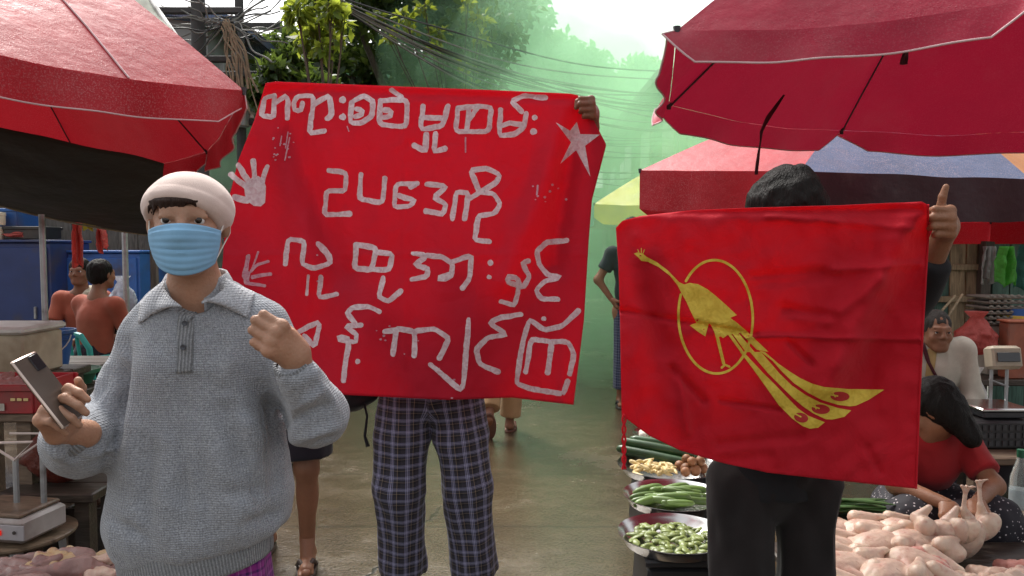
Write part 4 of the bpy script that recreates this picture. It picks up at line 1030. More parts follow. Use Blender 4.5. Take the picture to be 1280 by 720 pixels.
# ribbed hem band, tilted like in the photograph
def ring_band(name, c, ax, r0, r1, hgt, fs, m, parent, n=96, nv=10, wob=.004, bul=.006, kn=None, inward=.006, xdir=None):
    """soft tube band: c centre of its lower rim, ax its axis; r in x, r*fs in y"""
    ax = V(ax).normalized(); x = V(xdir) if xdir is not None else V((1, 0, 0)); x = (x - ax * x.dot(ax)).normalized(); y = ax.cross(x); vs = []; kv = []
    prof = [(r0 - inward, .012)] + [(None, j / nv) for j in range(nv + 1)] + [(r1 - inward, .97)]
    for j, (rr, t) in enumerate(prof):
        for k in range(n):
            a = 2 * math.pi * k / n; b = rr if rr else r0 + (r1 - r0) * t + bul * math.sin(math.pi * t) + wob * mnoise.noise(V((math.cos(a) * 3, math.sin(a) * 3, t * 2 + r0 * 9)))
            vs.append(V(c) + ax * hgt * t + x * b * math.cos(a) + y * b * fs * math.sin(a)); kv.append((a * r0, t * hgt, 0))
    fs_ = [(j * n + k, j * n + (k + 1) % n, (j + 1) * n + (k + 1) % n, (j + 1) * n + k) for j in range(len(prof) - 1) for k in range(n)]
    o = mesh_np(name, vs, fs_, m, parent); attr(o, 'knit', kv); return o
hb = px(250, 706, 1.77)
ring_band('hem_band', hb, (-.20, .0, 1), .171, .174, .090, .80, KNIT_RIB, fp, 120)
ring_band('cuff', px(80, 541, 1.572), px(98, 552, 1.67) - px(80, 541, 1.572), .038, .047, .055, 1.0, KNIT_RIB, fp, 64, 8, .002, .003)
ring_band('cuff', px(363, 452, 1.580), px(385, 498, 1.655) - px(360, 447, 1.572), .036, .046, .085, 1.0, KNIT_RIB, fp, 64, 8, .002, .003)
# collar: two points folded down over a stand
def near_front(x, y, dz=.0): return P(x, y, 1.0)
from mathutils.bvhtree import BVHTree
def bvh_of(o):
    bpy.context.view_layer.update(); mw = o.matrix_world
    return BVHTree.FromPolygons([mw @ q.co for q in o.data.vertices], [list(p.vertices) for p in o.data.polygons])
SWB = bvh_of(sw)
def on(bvh, x, y, off=.004, dflt=1.62):
    o_ = V((0, 0, CAMH)); d = (P(x, y, 1.0) - o_).normalized(); h_ = bvh.ray_cast(o_, d)
    if h_[0] is None: return P(x, y, dflt)
    return h_[0] - d * off
def lay(name, quad, nu, nv, bvh, m, parent, off=.005, thick=.004, lift=None, dflt=1.62, kn=True):
    """a panel whose outline is (tl, tr, br, bl), draped on what lies under it and given thickness"""
    vs = []; kv = []
    tl, tr, br, bl = [np.array(q, float) for q in quad]
    for j in range(nv + 1):
        for i in range(nu + 1):
            u, t = i / nu, j / nv; q = (tl * (1 - u) + tr * u) * (1 - t) + (bl * (1 - u) + br * u) * t
            p = on(bvh, q[0], q[1], off + (lift(u, t) if lift else 0), dflt); vs.append(p); kv.append((p.x, p.z, 0))
    fs_ = [(j * (nu + 1) + i, (j + 1) * (nu + 1) + i, (j + 1) * (nu + 1) + i + 1, j * (nu + 1) + i + 1) for j in range(nv) for i in range(nu)]
    o = mesh_np(name, vs, fs_, m, parent)
    if kn: attr(o, 'knit', kv)
    s_ = o.modifiers.new('thickness', 'SOLIDIFY'); s_.thickness = thick; s_.offset = -1
    return o
up_l = lambda u, t: .010 * (1 - abs(2 * t - 1)) + .006
# stand around the neck, then the two leaves
st = MB(); nk = J['neck'] + V((0, .0, .02))
def stand(u, t):
    a = R(-62) + R(304) * u; a -= math.pi / 2 - R(0); a = a + R(62 - 28) * 0
    th = math.pi * 1.5 + R(30) + R(300) * u
    r = .064 + .016 * (1 - t) + .004 * math.sin(math.pi * t)
    drop = .045 * max(0, -math.sin(th)) ** 2
    return nk + V((r * math.cos(th) * 1.06, r * math.sin(th) * .95 + .012, -.022 + .05 * t - drop + .012 * max(0, math.sin(th))))
st.sheet(stand, 48, 8); so = st.build('collar_stand', COLLAR_M, fp); s_ = so.modifiers.new('t', 'SOLIDIFY'); s_.thickness = .005
attr(so, 'knit', [tuple(q.co) for q in so.data.vertices])
def collar_leaf(edge_in, edge_out, nu=16, nv=8):
    """edge_in follows the neck opening, edge_out the free edge; both lists of photograph pixels with distances"""
    vs = []; kv = []
    for j in range(nv + 1):
        t = j / nv
        for i in range(nu + 1):
            u = i / nu; a = poly_at([e[:2] for e in edge_in], u); b = poly_at([e[:2] for e in edge_out], u)
            q = a * (1 - t) + b * t
            pi = P(a[0], a[1], np.interp(u, np.linspace(0, 1, len(edge_in)), [e[2] for e in edge_in]))
            po = on(SWB, b[0], b[1], .007, 1.66)
            p = pi.lerp(po, t); w = on(SWB, q[0], q[1], .007, 9)
            if w.y < p.y and w.y < 3: p = w
            p = p - V((0, .009 * math.sin(math.pi * min(1, t * 1.15)), 0))
            vs.append(p); kv.append((p.x, p.z, 0))
    fs_ = [(j * (nu + 1) + i, j * (nu + 1) + i + 1, (j + 1) * (nu + 1) + i + 1, (j + 1) * (nu + 1) + i) for j in range(nv) for i in range(nu)]
    o = mesh_np('collar', vs, fs_, COLLAR_M, fp); attr(o, 'knit', kv)
    s_ = o.modifiers.new('t', 'SOLIDIFY'); s_.thickness = .0045; s_.offset = 0
collar_leaf([(205, 352, 1.74), (206, 362, 1.70), (214, 373, 1.665), (228, 384, 1.640)], [(176, 378, 1), (173, 405, 1), (192, 392, 1), (214, 380, 1)])
collar_leaf([(282, 348, 1.74), (279, 362, 1.70), (268, 371, 1.665), (252, 379, 1.640)], [(318, 366, 1), (310, 398, 1), (288, 386, 1), (262, 372, 1)])
lay('placket', ((223, 378), (243, 376), (240, 466), (220, 467)), 6, 24, SWB, KNIT_RIB, fp, .003, .003)
lay('placket_flap', ((226, 377), (253, 372), (245, 392), (235, 402)), 6, 8, SWB, KNIT_RIB, fp, .008, .003)
BTN = mat('button', (.05, .055, .07), .3, .1, bump=0)
for bx, by in ((231, 404), (229, 434)):
    p = on(SWB, bx, by, .008); MB().lathe(p, [(.0005, -.001), (.0055, -.001), (.0062, .001), (.0055, .0028), (.004, .0022), (.0005, .0018)], 18, Matrix.Rotation(math.pi / 2, 3, 'X')).build('button', BTN, fp)
p = on(SWB, 213, 382, .012); MB().lathe(p, [(.0005, -.001), (.005, -.001), (.0055, .001), (.005, .0025), (.0005, .0018)], 18, Matrix.Rotation(math.pi / 2, 3, 'X')).build('button', BTN, fp)
# longyi
lg = Solid(.009, .03); lg.cap(px(250, 690, 1.78), V((pel.x + .02, 1.80, .14)), .160, .20, flat=F, fs=.80, cb=True)
v, f = lg.mesh(); v = relax(v, f, 2); v = folds(v, f, .006, 5, 9, None, (2, 2, .25))
lo = mesh_np('longyi', v, f, PURPLE, fp); loc = v - np.array([pel.x, 1.78, 0]); attr(lo, 'plaid', np.stack([np.arctan2(loc[:, 0], -loc[:, 1]) * .19, loc[:, 2], loc[:, 0] * 0], 1))
# cap, hair, mask
CAPM = mat('cream_cap', (.60, .46, .41), .85, .08, 14, .4, 420, .0015, sheen=.3)
C = Solid(.004, .012); hp_ = lambda x, y, z: HM @ V((x, y, z)); r3 = HM.to_3x3()
C.ell(hp_(0, .014, .034), (.090, .108, .080), r3, .01); C.ell(hp_(0, .034, .030), (.093, .098, .064), r3, .02)
cn = V((0.20, .40, .90)).normalized(); cp0 = V((0, -.10, .046)) if False else V((0, -.10, .050))
C.ell(hp_(*(cp0 - cn * .6)), (.6, .6, .6), r3, .006, True)
v, f = C.mesh(); v = relax(v, f, 2)
dpl = (v - np.array(hp_(*cp0))) @ np.array(r3 @ cn)
v = v + vnormals(v, f) * (.0030 * np.clip(1 - np.abs(dpl - .016) / .018, 0, 1) ** .5 * (dpl > .002))[:, None]
v = folds(v, f, .0009, 14, 4, None, (1, 1, 1.3)); v = relax(v, f, 1, .3)
co_ = mesh_np('cap', v, f, CAPM, fp)
H_ = Solid(.0035, .008)
for i in range(30):
    a = -1.30 + 2.35 * i / 29; x = .074 * math.sin(a); y = -.090 * math.cos(a) + .008
    ln = (.046 if i < 17 else .030) + .007 * math.sin(i * 2.3)
    H_.chain([hp_(x * .97, y + .006, .062), hp_(x * 1.04, y - .007, .045), hp_(x * 1.05 + .006 * math.sin(i * 1.7), y - .004, .068 - ln)], [.0065, .006, .002], k=.004)
v, f = H_.mesh(); mesh_np('hair', relax(v, f, 1), f, HAIR_BROWN, fp)
MASK = mat('blue_mask', (.22, .44, .66), .75, .06, 30, .25, 300, .001)
mk = MB()
def maskf(u, t):
    th = (u - .5) * 2.15
    top = -.002 - .020 * (1 - math.cos(th * 1.2)); bot = -.110 + .030 * (1 - math.cos(th * 1.25))
    z = top + (bot - top) * t
    a, b = .0815 - .016 * t * t, .1005 - .004 * t
    x = a * math.sin(th); y = .004 - b * math.cos(th)
    nose = .020 * math.exp(-(th / .45) ** 2) * math.exp(-((t - .20) / .28) ** 2) + .008 * math.exp(-(th / .6) ** 2) * math.exp(-((t - .75) / .3) ** 2)
    ple = .0016 * (abs((t * 7) % 1 - .5) - .25) * 4 * (1 if .18 < t < .86 else 0) * math.cos(th)
    return hp_(x, y - nose - ple - .003 - (.004 if .1 < t < .9 else 0), z)
mk.sheet(maskf, 36, 30); mo = mk.build('face_mask', MASK, fp); s_ = mo.modifiers.new('t', 'SOLIDIFY'); s_.thickness = .0018
for s in (0, 1):
    lp = MB(); e0, e1 = maskf(s, .06), maskf(s, .92); sg = -1 if s == 0 else 1
    lp.tube([e0, e0.lerp(hp_(sg * .080, .018, .02), .55), hp_(sg * .086, .030, .012), hp_(sg * .084, .028, -.022), e1.lerp(hp_(sg * .080, .02, -.03), .5), e1], .0016, 6); lp.build('ear_loop', WHITE_P, mo)
# phone
PH_S = mat('phone_back', (.085, .062, .05), .3, .1, bump=0, metal=.2); PH_G = mat('phone_glass', (.015, .015, .02), .06, .1, bump=0); PH_E = mat('phone_edge', (.60, .48, .42), .25, .05, bump=0, metal=.8)
a, b = px(28, 446, 1.455), px(92, 528, 1.475)
ph = empty('phone', (a + b) / 2, 'slim smartphone with pale rim held in the open hand at the left', 'phone')
xa = (b - a).normalized(); nn = V((.93, -.10, .38)); nn = (nn - xa * nn.dot(xa)).normalized(); ya_ = nn.cross(xa)
rm = Matrix((xa, ya_, nn)).transposed(); cc = (a + b) / 2; Lp = (b - a).length
MB().box(cc, (Lp, .070, .0078), rm, bev=.003).build('case', PH_E, ph); MB().box(cc - nn * .0042, (Lp - .006, .065, .0012), rm, bev=.0004).build('screen', PH_G, ph); MB().box(cc + nn * .0042, (Lp - .006, .065, .0012), rm, bev=.0004).build('back', PH_S, ph)
MB().box(cc + nn * .0056 - xa * (Lp * .36) + ya_ * .016, (.032, .026, .002), rm, bev=.0008).build('camera_bump', PH_G, ph)
# ================= the person behind the lettered banner
PLAID = plaid_mat('dark_check', [(0, (.045, .042, .055)), (.30, (.30, .30, .46)), (.36, (.05, .05, .08)), (.40, (.42, .42, .60)), (.47, (.03, .03, .05)), (.51, (.30, .30, .46)), (.57, (.045, .042, .055)), (.78, (.34, .26, .17)), (.82, (.022, .020, .026))],
                  [(0, (.040, .038, .050)), (.30, (.26, .26, .40)), (.36, (.05, .05, .08)), (.40, (.38, .38, .54)), (.47, (.03, .03, .05)), (.51, (.26, .26, .40)), (.57, (.040, .038, .050)), (.78, (.30, .23, .15)), (.82, (.020, .018, .022))], .046)
def legs_plaid(v, legs, per=1.0):
    """cloth coordinates that run round and down each leg"""
    out = np.zeros((len(v), 3)); best = np.full(len(v), 1e9)
    for (a, b, r) in legs:
        a, b = np.array(a), np.array(b); ax = (b - a) / np.linalg.norm(b - a)
        q = v - a; h_ = q @ ax; rad = q - h_[:, None] * ax; d = np.linalg.norm(rad, axis=1) + np.maximum(0, -h_ - .3) * 0
        an = np.arctan2(rad[:, 0], -rad[:, 1]); s = d < best; best = np.where(s, d, best)
        out[s] = np.stack([an * r, h_, np.zeros(len(v))], 1)[s]
    return out
Y1 = 3.14
def q1(x, y, Y=Y1): return P(x, y, Y)
hx = q1(537, 500).x
pb = person('person behind the lettered banner, only checked trousers and a gripping hand showing', (hx, Y1, 0))
J = dict(pelvis=V((hx, Y1, .93)), waist=V((hx, Y1, 1.08)), chest=V((hx, Y1, 1.27)), neck=V((hx, Y1, 1.46)), shL=V((hx + .185, Y1, 1.40)), shR=V((hx - .185, Y1, 1.40)),
         elL=q1(672, 245, Y1 + .02), wrL=q1(739, 160, 2.93), elR=q1(400, 235, Y1 + .02), wrR=q1(346, 168, 2.98),
         hipR=V((hx - .095, Y1, .88)), hipL=V((hx + .10, Y1, .88)), knR=V((hx - .125, Y1 - .03, .47)), knL=V((hx + .155, Y1 - .02, .47)), anR=V((hx - .115, Y1 + .02, .08)), anL=V((hx + .185, Y1 + .02, .08)), toR=V((hx - .13, Y1 - .15, .03)), toL=V((hx + .21, Y1 - .15, .03)))
S = body_solid(J, .009, .92); HM2 = frame((hx, Y1 - .01, 1.64), (0, -1, -.05)); head(S, HM2, J['neck'])
def grip_fist(S, w_, f_, p_, side, k=1.0): hand(S, w_, f_, p_, side, [(68, 92, 55), (70, 94, 55), (72, 94, 55), (74, 92, 55)], THUMB_FIST, k, .02)
Sh = Solid(.0035, .012); hand(Sh, J['wrL'] + V((0, -.02, .05)), V((-.10, -.97, .12)), V((-.95, .05, -.1)), 'L', FIST, THUMB_FIST, 1.0, .02); Sh.cap(J['wrL'] + V((0, -.02, .05)), J['wrL'], .027, .027, .02); Sh.cap(J['wrL'], V(J['wrL']).lerp(V(J['elL']), .3), .027, .031, .02)
Sg = Solid(.0035, .012); grip_fist(Sg, J['wrR'], V((.05, -.2, 1)), V((.3, -.9, 0)), 'R'); Sg.cap(J['wrR'], V(J['wrR']).lerp(V(J['elR']), .3), .027, .031, .02)
bv, bf = join([finish(S), finish(Sh), finish(Sg)]); mesh_np('body', bv, bf, SKIN_DARK, pb); eyes(HM2, pb)
def hair_cap(M, parent, m=None, k=1.0, long=0.0, front=.0, h=.005):
    H = Solid(h, .02); r3 = M.to_3x3(); p = lambda x, y, z: M @ V((x * k, y * k, z * k))
    H.ell(p(0, .026, .040), (.084 * k, .098 * k, .086 * k), r3); H.ell(p(0, .045, -.01), (.080 * k, .075 * k, .075 * k), r3)
    if long: H.cap(p(0, .05, 0), p(0, .075, -long), .085 * k, .06 * k, .04, flat=r3 @ V((0, 1, 0)), fs=.7)
    H.ell(p(0, -.115, -.05 + front), (.066 * k, .075 * k, .095 * k), r3, .012, True)
    v, f = H.mesh(); v = relax(v, f, 1); v = folds(v, f, .0035, 30, 3, None, (1, 1, .35)); return mesh_np('hair', v, f, m or HAIR, parent)
hair_cap(HM2, pb)
TEE = cloth_mat('pale_tee', (.55, .47, .42))
def tee(J, m, parent, h=.009, fat=1.0, sleeve=.55, hem_dz=-.04, facing=(0, -1, 0), name='shirt', fold=.005, fs=.76):
    T = Solid(h, .035); F = V(facing)
    lo_ = V(J['pelvis']) + V((0, 0, hem_dz))
    T.cap(lo_, J['waist'], .150 * fat, .145 * fat, flat=F, fs=fs, ca=True); T.cap(J['waist'], J['chest'], .145 * fat, .158 * fat, flat=F, fs=fs)
    T.cap(J['chest'], V(J['chest']).lerp(V(J['neck']), .8), .15 * fat, .085 * fat, flat=F, fs=.75)
    for s in 'LR':
        T.cap(V(J['neck']) + V((0, 0, -.045)), J['sh' + s], .062 * fat, .068 * fat); T.cap(J['chest'], J['sh' + s], .10 * fat, .07 * fat, flat=F, fs=.8)
        sh, el, wr = V(J['sh' + s]), V(J['el' + s]), V(J['wr' + s])
        if sleeve <= 1: T.cap(sh, sh.lerp(el, sleeve), .070 * fat, .064 * fat, cb=True, k=.02)
        else: T.cap(sh, el, .070 * fat, .058 * fat, k=.02); T.cap(el, el.lerp(wr, sleeve - 1), .058 * fat, .040 * fat, cb=True, k=.02)
    T.cap(V(J['neck']) + V((0, 0, .06)), V(J['neck']) + V((0, -.01, .0)), .062, .058, .01, sub=True)
    v, f = T.mesh(); v = relax(v, f, 2); v = folds(v, f, fold, 7, 4, None, (1, 1, .6)); return mesh_np(name, v, f, m, parent)
tee(J, TEE, pb, hem_dz=-.035)
def trousers(name, segs, waist, m, parent, h=.008, k=.02, amp=.005, facing=(0, -1, 0), sc=9, stretch=(1, 1, .5)):
    T = Solid(h, k)
    T.cap(*waist, flat=facing, fs=.78, cb=True)
    for a, b, ra, rb, cut in segs: T.cap(a, b, ra, rb, cb=cut)
    v, f = T.mesh(); v = relax(v, f, 2); v = folds(v, f, amp, sc, 6, None, stretch); return mesh_np(name, v, f, m, parent), v
segs = []
for s, sx in (('R', -1), ('L', 1)):
    segs += [(J['hip' + s] + V((0, 0, .02)), J['hip' + s].lerp(J['kn' + s], .5), .112, .108, False), (J['hip' + s].lerp(J['kn' + s], .5), J['kn' + s], .108, .100, False), (J['kn' + s], J['an' + s] + V((0, 0, .01)), .100, .094, True)]
o, v = trousers('trousers', segs, (V((hx, Y1, .88)), V((hx, Y1, 1.0)), .165, .152), PLAID, pb, amp=.009, sc=8, stretch=(1.2, 1.2, .45))
attr(o, 'plaid', legs_plaid(v, [(J['hipR'], J['anR'], .1), (J['hipL'], J['anL'], .1)]))
SANDAL = plastic('dark_sandal', (.03, .025, .022), .6)
def sandal(parent, an, to, m=SANDAL):
    a, t = V(an), V(to); d = (t - a); d.z = 0; d.normalize(); c = a.lerp(t, .45); c.z = .011
    L = (t - a).length + .10; rz = math.atan2(-d.x, d.y)
    b = MB(); b.lathe(c, [(.001, -.010), (.5, -.010), (.52, 0), (.5, .008), (.001, .008)], 28, Matrix.Rotation(rz, 3, 'Z') @ Matrix.Diagonal((.088, L * .98, 1)))
    o_ = b.build('sandal', m, parent); n = V((-d.y, d.x, 0)); top = c + d * L * .22 + V((0, 0, .022)); s_ = MB()
    for q in (-1, 1): s_.tube([top, c + d * L * .08 + n * .03 * q + V((0, 0, .045)), c - d * L * .05 + n * .044 * q + V((0, 0, .012))], [.006, .011, .008], 8)
    s_.build('strap', m, o_)
for s in 'LR': sandal(pb, J['an' + s], J['to' + s])

# ================= the barelegged person behind the grey sweater
Y2 = 3.42
fx_ = P(385, 700, Y2).x
pl = person('barelegged person in dark shorts and brown sandals behind the raised elbow of the grey sweater', (fx_ - .09, Y2, 0))
hx = fx_ - .10
J = dict(pelvis=V((hx, Y2 + .03, .88)), waist=V((hx, Y2 + .03, 1.02)), chest=V((hx, Y2 + .03, 1.22)), neck=V((hx, Y2 + .03, 1.38)), shL=V((hx + .17, Y2 + .03, 1.33)), shR=V((hx - .17, Y2 + .03, 1.33)), elL=V((hx + .22, Y2 + .06, 1.06)), elR=V((hx - .22, Y2 + .06, 1.06)), wrL=V((hx + .16, Y2 - .12, .90)), wrR=V((hx - .16, Y2 - .12, .90)),
         hipL=V((hx + .09, Y2 + .02, .84)), hipR=V((hx - .09, Y2 + .02, .84)), knL=V((hx + .10, Y2, .46)), knR=V((hx - .14, Y2 + .10, .46)), anL=V((hx + .085, Y2 + .05, .075)), anR=V((hx - .15, Y2 + .22, .075)), toL=V((hx + .125, Y2 - .13, .028)), toR=V((hx - .17, Y2 + .05, .028)))
S = body_solid(J, .008, .9); HM3 = frame((hx, Y2 + .01, 1.55), (.1, -1, -.1)); head(S, HM3, J['neck'])
parts = [finish(S)]
for s in 'LR':
    Sq = Solid(.004, .012); hand(Sq, J['wr' + s], V((0, -.5, -.8)), V((-1 if s == 'L' else 1, 0, 0)), s, [(20, 30, 20)] * 4, THUMB_OPEN); parts.append(finish(Sq))
    an, to = V(J['an' + s]), V(J['to' + s]); d = (to - an); d.z = 0; d.normalize(); n = V((-d.y, d.x, 0)) * (-1 if s == 'L' else 1)
    Sf = Solid(.004, .012); Sf.cap(an + V((0, .03, -.035)), to - d * .03 + V((0, 0, .006)), .034, .030, flat=(0, 0, 1), fs=.75); Sf.cap(an + V((0, 0, .05)), an + d * .06 + V((0, 0, -.02)), .036, .03)
    for i in range(5):
        b_ = to - d * .028 + n * (.024 - .0125 * i); Sf.cap(b_, b_ + d * (.042 - .006 * i) + V((0, 0, -.006)), .0125 if i == 0 else .0085, .0105 if i == 0 else .0075, .004)
    parts.append(finish(Sf))
bv, bf = join(parts); mesh_np('body', bv, bf, SKIN_TAN, pl); eyes(HM3, pl); hair_cap(HM3, pl)
tee(J, RED_C := cloth_mat('faded_red_cloth', (.36, .03, .035)), pl, hem_dz=-.04)
segs = [(J['hip' + s], J['hip' + s].lerp(J['kn' + s], .86), .108, .115, True) for s in 'LR']
trousers('shorts', segs, (V((hx, Y2 + .03, .84)), V((hx, Y2 + .03, .97)), .15, .14), cloth_mat('dark_shorts', (.02, .018, .025)), pl)
BROWN_SANDAL = plastic('brown_sandal', (.07, .045, .035), .6)
for s in 'LR': sandal(pl, J['an' + s], V(J['to' + s]) + V((0, -.01, 0)), BROWN_SANDAL)
# red cloth and dark bag hanging beside them
BAGM = cloth_mat('black_bag_cloth', (.012, .013, .016), rough=.6)
bg_ = P(452, 498, 3.15); bt = empty('shoulder_bag', bg_, 'black shoulder bag with dangling strap below the lower left of the lettered banner', 'bag')
B_ = Solid(.006, .02); B_.ell(bg_ + V((0, 0, .06)), (.075, .05, .10), None, .02); B_.ell(bg_ + V((-.03, 0, .0)), (.05, .045, .055), None, .02); v, f = B_.mesh(); mesh_np('pouch', folds(v, f, .006, 14), f, BAGM, bt)
MB().tube([bg_ + V((.0, -.03, .05)), P(459, 520, 3.12), P(456, 545, 3.12), P(460, 558, 3.12)], [.006, .005, .006, .009], 8).build('strap', BAGM, bt)
MB().tube([bg_ + V((0, 0, .1)), bg_ + V((-.05, .1, .45)), bg_ + V((-.12, .25, .86))], .008, 8).build('shoulder_strap', BAGM, bt)

# ================= the flag holder in black
Y3 = 2.06
def q3(x, y, Y=Y3): return P(x, y, Y)
hx = q3(975, 500).x
pk = person('person all in black with dark hair holding up the peacock flag', (hx, Y3, 0))
J = dict(pelvis=V((hx - .01, Y3 + .03, .86)), waist=V((hx, Y3 + .03, 1.0)), chest=V((hx, Y3 + .03, 1.20)), neck=V((hx + .015, Y3 + .02, 1.37)), shL=V((hx + .165, Y3 + .02, 1.31)), shR=V((hx - .15, Y3 + .02, 1.31)), elL=q3(1125, 410, 2.12), wrL=q3(1176, 312, 1.96), elR=q3(815, 420, 2.14), wrR=q3(790, 338, 1.95),
         hipL=V((hx + .08, Y3 + .02, .81)), hipR=V((hx - .09, Y3 + .02, .81)), knL=V((hx + .09, Y3, .45)), knR=V((hx - .105, Y3 - .01, .45)), anL=V((hx + .10, Y3 + .03, .075)), anR=V((hx - .11, Y3 + .03, .075)), toL=V((hx + .12, Y3 - .14, .03)), toR=V((hx - .13, Y3 - .14, .03)))
HM4 = frame(q3(985, 270, 2.05), (-.06, -1, -.22)); S = body_solid(J, .008, .72); head(S, HM4, J['neck'], .97)
Sh = Solid(.0028, .012); wv_ = q3(1184, 283, 1.925)
hand(Sh, wv_, V((-.42, -.88, .10)), V((-.85, .42, -.05)), 'L', [(56, 98, 60), (60, 98, 60), (64, 98, 60), (68, 96, 60)], [(.022, .020, -.012), (.044, .046, -.016), (.070, .056, -.012), (.094, .060, -.004)], .96, .02)
Sh.cap(wv_, V(J['wrL']) + V((-.004, .04, -.04)), .026, .03, .02)
Sg = Solid(.0035, .012); grip_fist(Sg, J['wrR'], V((0, -.3, 1)), V((.4, -.8, .1)), 'R', .95); Sg.cap(J['wrR'], V(J['wrR']).lerp(V(J['elR']), .3), .026, .03, .02)
bv, bf = join([finish(S), finish(Sh), finish(Sg)]); mesh_np('body', bv, bf, SKIN_TAN, pk); eyes(HM4, pk, .97)
H = Solid(.005, .02); r3 = HM4.to_3x3(); hq = lambda x, y, z: HM4 @ V((x, y, z))
H.ell(hq(0, .018, .026), (.100, .104, .096), r3); H.ell(hq(0, .03, -.05), (.106, .09, .10), r3); H.ell(hq(0, .04, -.14), (.10, .07, .10), r3); H.ell(hq(.012, -.125, -.055), (.052, .085, .085), r3, .012, True)
rdh = random.Random(3)
for i in range(90):
    a = rdh.uniform(-2.6, 2.6); ph_ = rdh.uniform(.25, 1.0); r_ = .101 * math.sin(ph_ * 1.5); p0 = hq(.012 + .3 * r_ * math.sin(a), .018 - .3 * r_ * math.cos(a), .124); p1 = hq(r_ * math.sin(a) * 1.0, .018 - r_ * math.cos(a) * 1.02, .026 + .098 * math.cos(ph_ * 1.5)); p2 = hq(.110 * math.sin(a), .022 - .104 * math.cos(a), -.06 - .05 * rdh.random()) if abs(a) > .75 else p1 + (p1 - p0) * .1
    H.chain([p0, p1, p2], [.004, .004, .003], k=.012)
v, f = H.mesh(); v = relax(v, f, 8); v = folds(v, f, .0012, 50, 3, None, (1, 1, .22)); mesh_np('hair', v, f, HAIR, pk)
tee(J, BLACK_CLOTH, pk, .008, .92, 1.86, -.085, fold=.009, fs=.80)
segs = [(J['hip' + s] + V((0, 0, .0)), J['kn' + s], .088, .074, False) for s in 'LR'] + [(J['kn' + s], J['an' + s], .074, .078, True) for s in 'LR']
trousers('trousers', segs, (V((hx, Y3 + .02, .83)), V((hx, Y3 + .03, .93)), .135, .13), cloth_mat('black_trouser_cloth', (.013, .010, .010), rough=.85, var=.35), pk, k=.008, amp=.013, sc=9)
for s in 'LR': sandal(pk, J['an' + s], J['to' + s], BLACK_P)
# dark handbag clutched at the hip behind the flag hem
# ================= walkers beyond
def walker(label, x, Y, k, top, bottom, legpose, longyi=False, facing=(0, 1, 0), skin=SKIN_TAN, arm=None, group=None, shoe=SANDAL, plaid=None):
    F = V(facing); rt = person(label, (x, Y, 0), group); u = lambda a, b, c: V((x + a * k, Y + b * k, c * k)) if F.y < 0 else V((x - a * k, Y - b * k, c * k))
    J = dict(pelvis=u(0, .02, .92), waist=u(0, .02, 1.06), chest=u(0, .02, 1.26), neck=u(0, .02, 1.44), shL=u(.175, .02, 1.39), shR=u(-.175, .02, 1.39), elL=u(.25, .06, 1.12), elR=u(-.25, .06, 1.12), wrL=u(.17, -.02, .93), wrR=u(-.17, -.02, .93), hipL=u(.09, .02, .87), hipR=u(-.09, .02, .87))
    if arm: J.update({a: u(*b) for a, b in arm.items()})
    J.update({a: u(*b) for a, b in legpose.items()})
    S = body_solid(J, .010, .92 * k, facing=facing); HMx = frame(u(0, .0, 1.61), F); head(S, HMx, J['neck'], k, .052, True)
    parts = [finish(S)]
    for s in 'LR':
        Sq = Solid(.005, .012); hand(Sq, J['wr' + s], (V(J['wr' + s]) - V(J['el' + s])), V((-1 if s == 'L' else 1, 0, 0)), s, [(20, 35, 20)] * 4, THUMB_OPEN, k); parts.append(finish(Sq))
    bv, bf = join(parts); mesh_np('body', bv, bf, skin, rt); eyes(HMx, rt, k); hair_cap(HMx, rt, k=k, h=.007)
    tee(J, top, rt, .010, k, .6, -.06, facing)
    if longyi:
        lg = Solid(.010, .03); lg.cap(J['pelvis'] + V((0, 0, .05)), V((x, Y, .16)), .165 * k, .17 * k, flat=F, fs=.74, cb=True, ca=True); v, f = lg.mesh(); v = folds(relax(v, f, 2), f, .006, 6, 2, None, (2, 2, .2)); o_ = mesh_np('longyi', v, f, bottom, rt)
        l0 = v - np.array([x, Y, 0]); attr(o_, 'plaid', np.stack([np.arctan2(l0[:, 0], -l0[:, 1]) * .17, l0[:, 2], l0[:, 0] * 0], 1))
    else:
        segs = [(J['hip' + s], J['kn' + s], .105 * k, .09 * k, False) for s in 'LR'] + [(J['kn' + s], V(J['an' + s]).lerp(V(J['kn' + s]), .12), .09 * k, .080 * k, True) for s in 'LR']
        trousers('trousers', segs, (J['pelvis'] + V((0, 0, -.05)), J['pelvis'] + V((0, 0, .08)), .15 * k, .14 * k), bottom, rt, .010, facing=facing)
    for s in 'LR':
        if J['an' + s].z < .13: sandal(rt, J['an' + s], J['to' + s], shoe)
    return rt, J
KHAKI = cloth_mat('khaki_cloth', (.42, .26, .13)); DKGREEN = cloth_mat('dark_shirt', (.025, .035, .04)); BLUEPLAID = plaid_mat('blue_check', [(0, (.03, .04, .08)), (.35, (.16, .19, .28)), (.5, (.03, .035, .07)), (.8, (.28, .30, .36)), (.88, (.04, .05, .09))], [(0, (.03, .04, .08)), (.35, (.14, .16, .25)), (.5, (.03, .035, .07)), (.8, (.22, .25, .3)), (.88, (.04, .05, .09))], .05)
PINKSOLE = plastic('brown_slipper', (.16, .075, .05), .7)
wk, Jw = walker('walking person in khaki trousers seen from behind under the banner, one heel lifted', P(628, 500, 5.95).x, 5.95, 1.0, cloth_mat('cream_shirt', (.45, .40, .32)), KHAKI,
       dict(knR=(-.09, -.06, .48), anR=(-.055, -.06, .075), toR=(-.08, -.22, .03), knL=(.085, -.02, .50), anL=(.095, .24, .20), toL=(.095, .17, .06)), facing=(0, 1, 0), shoe=PINKSOLE)
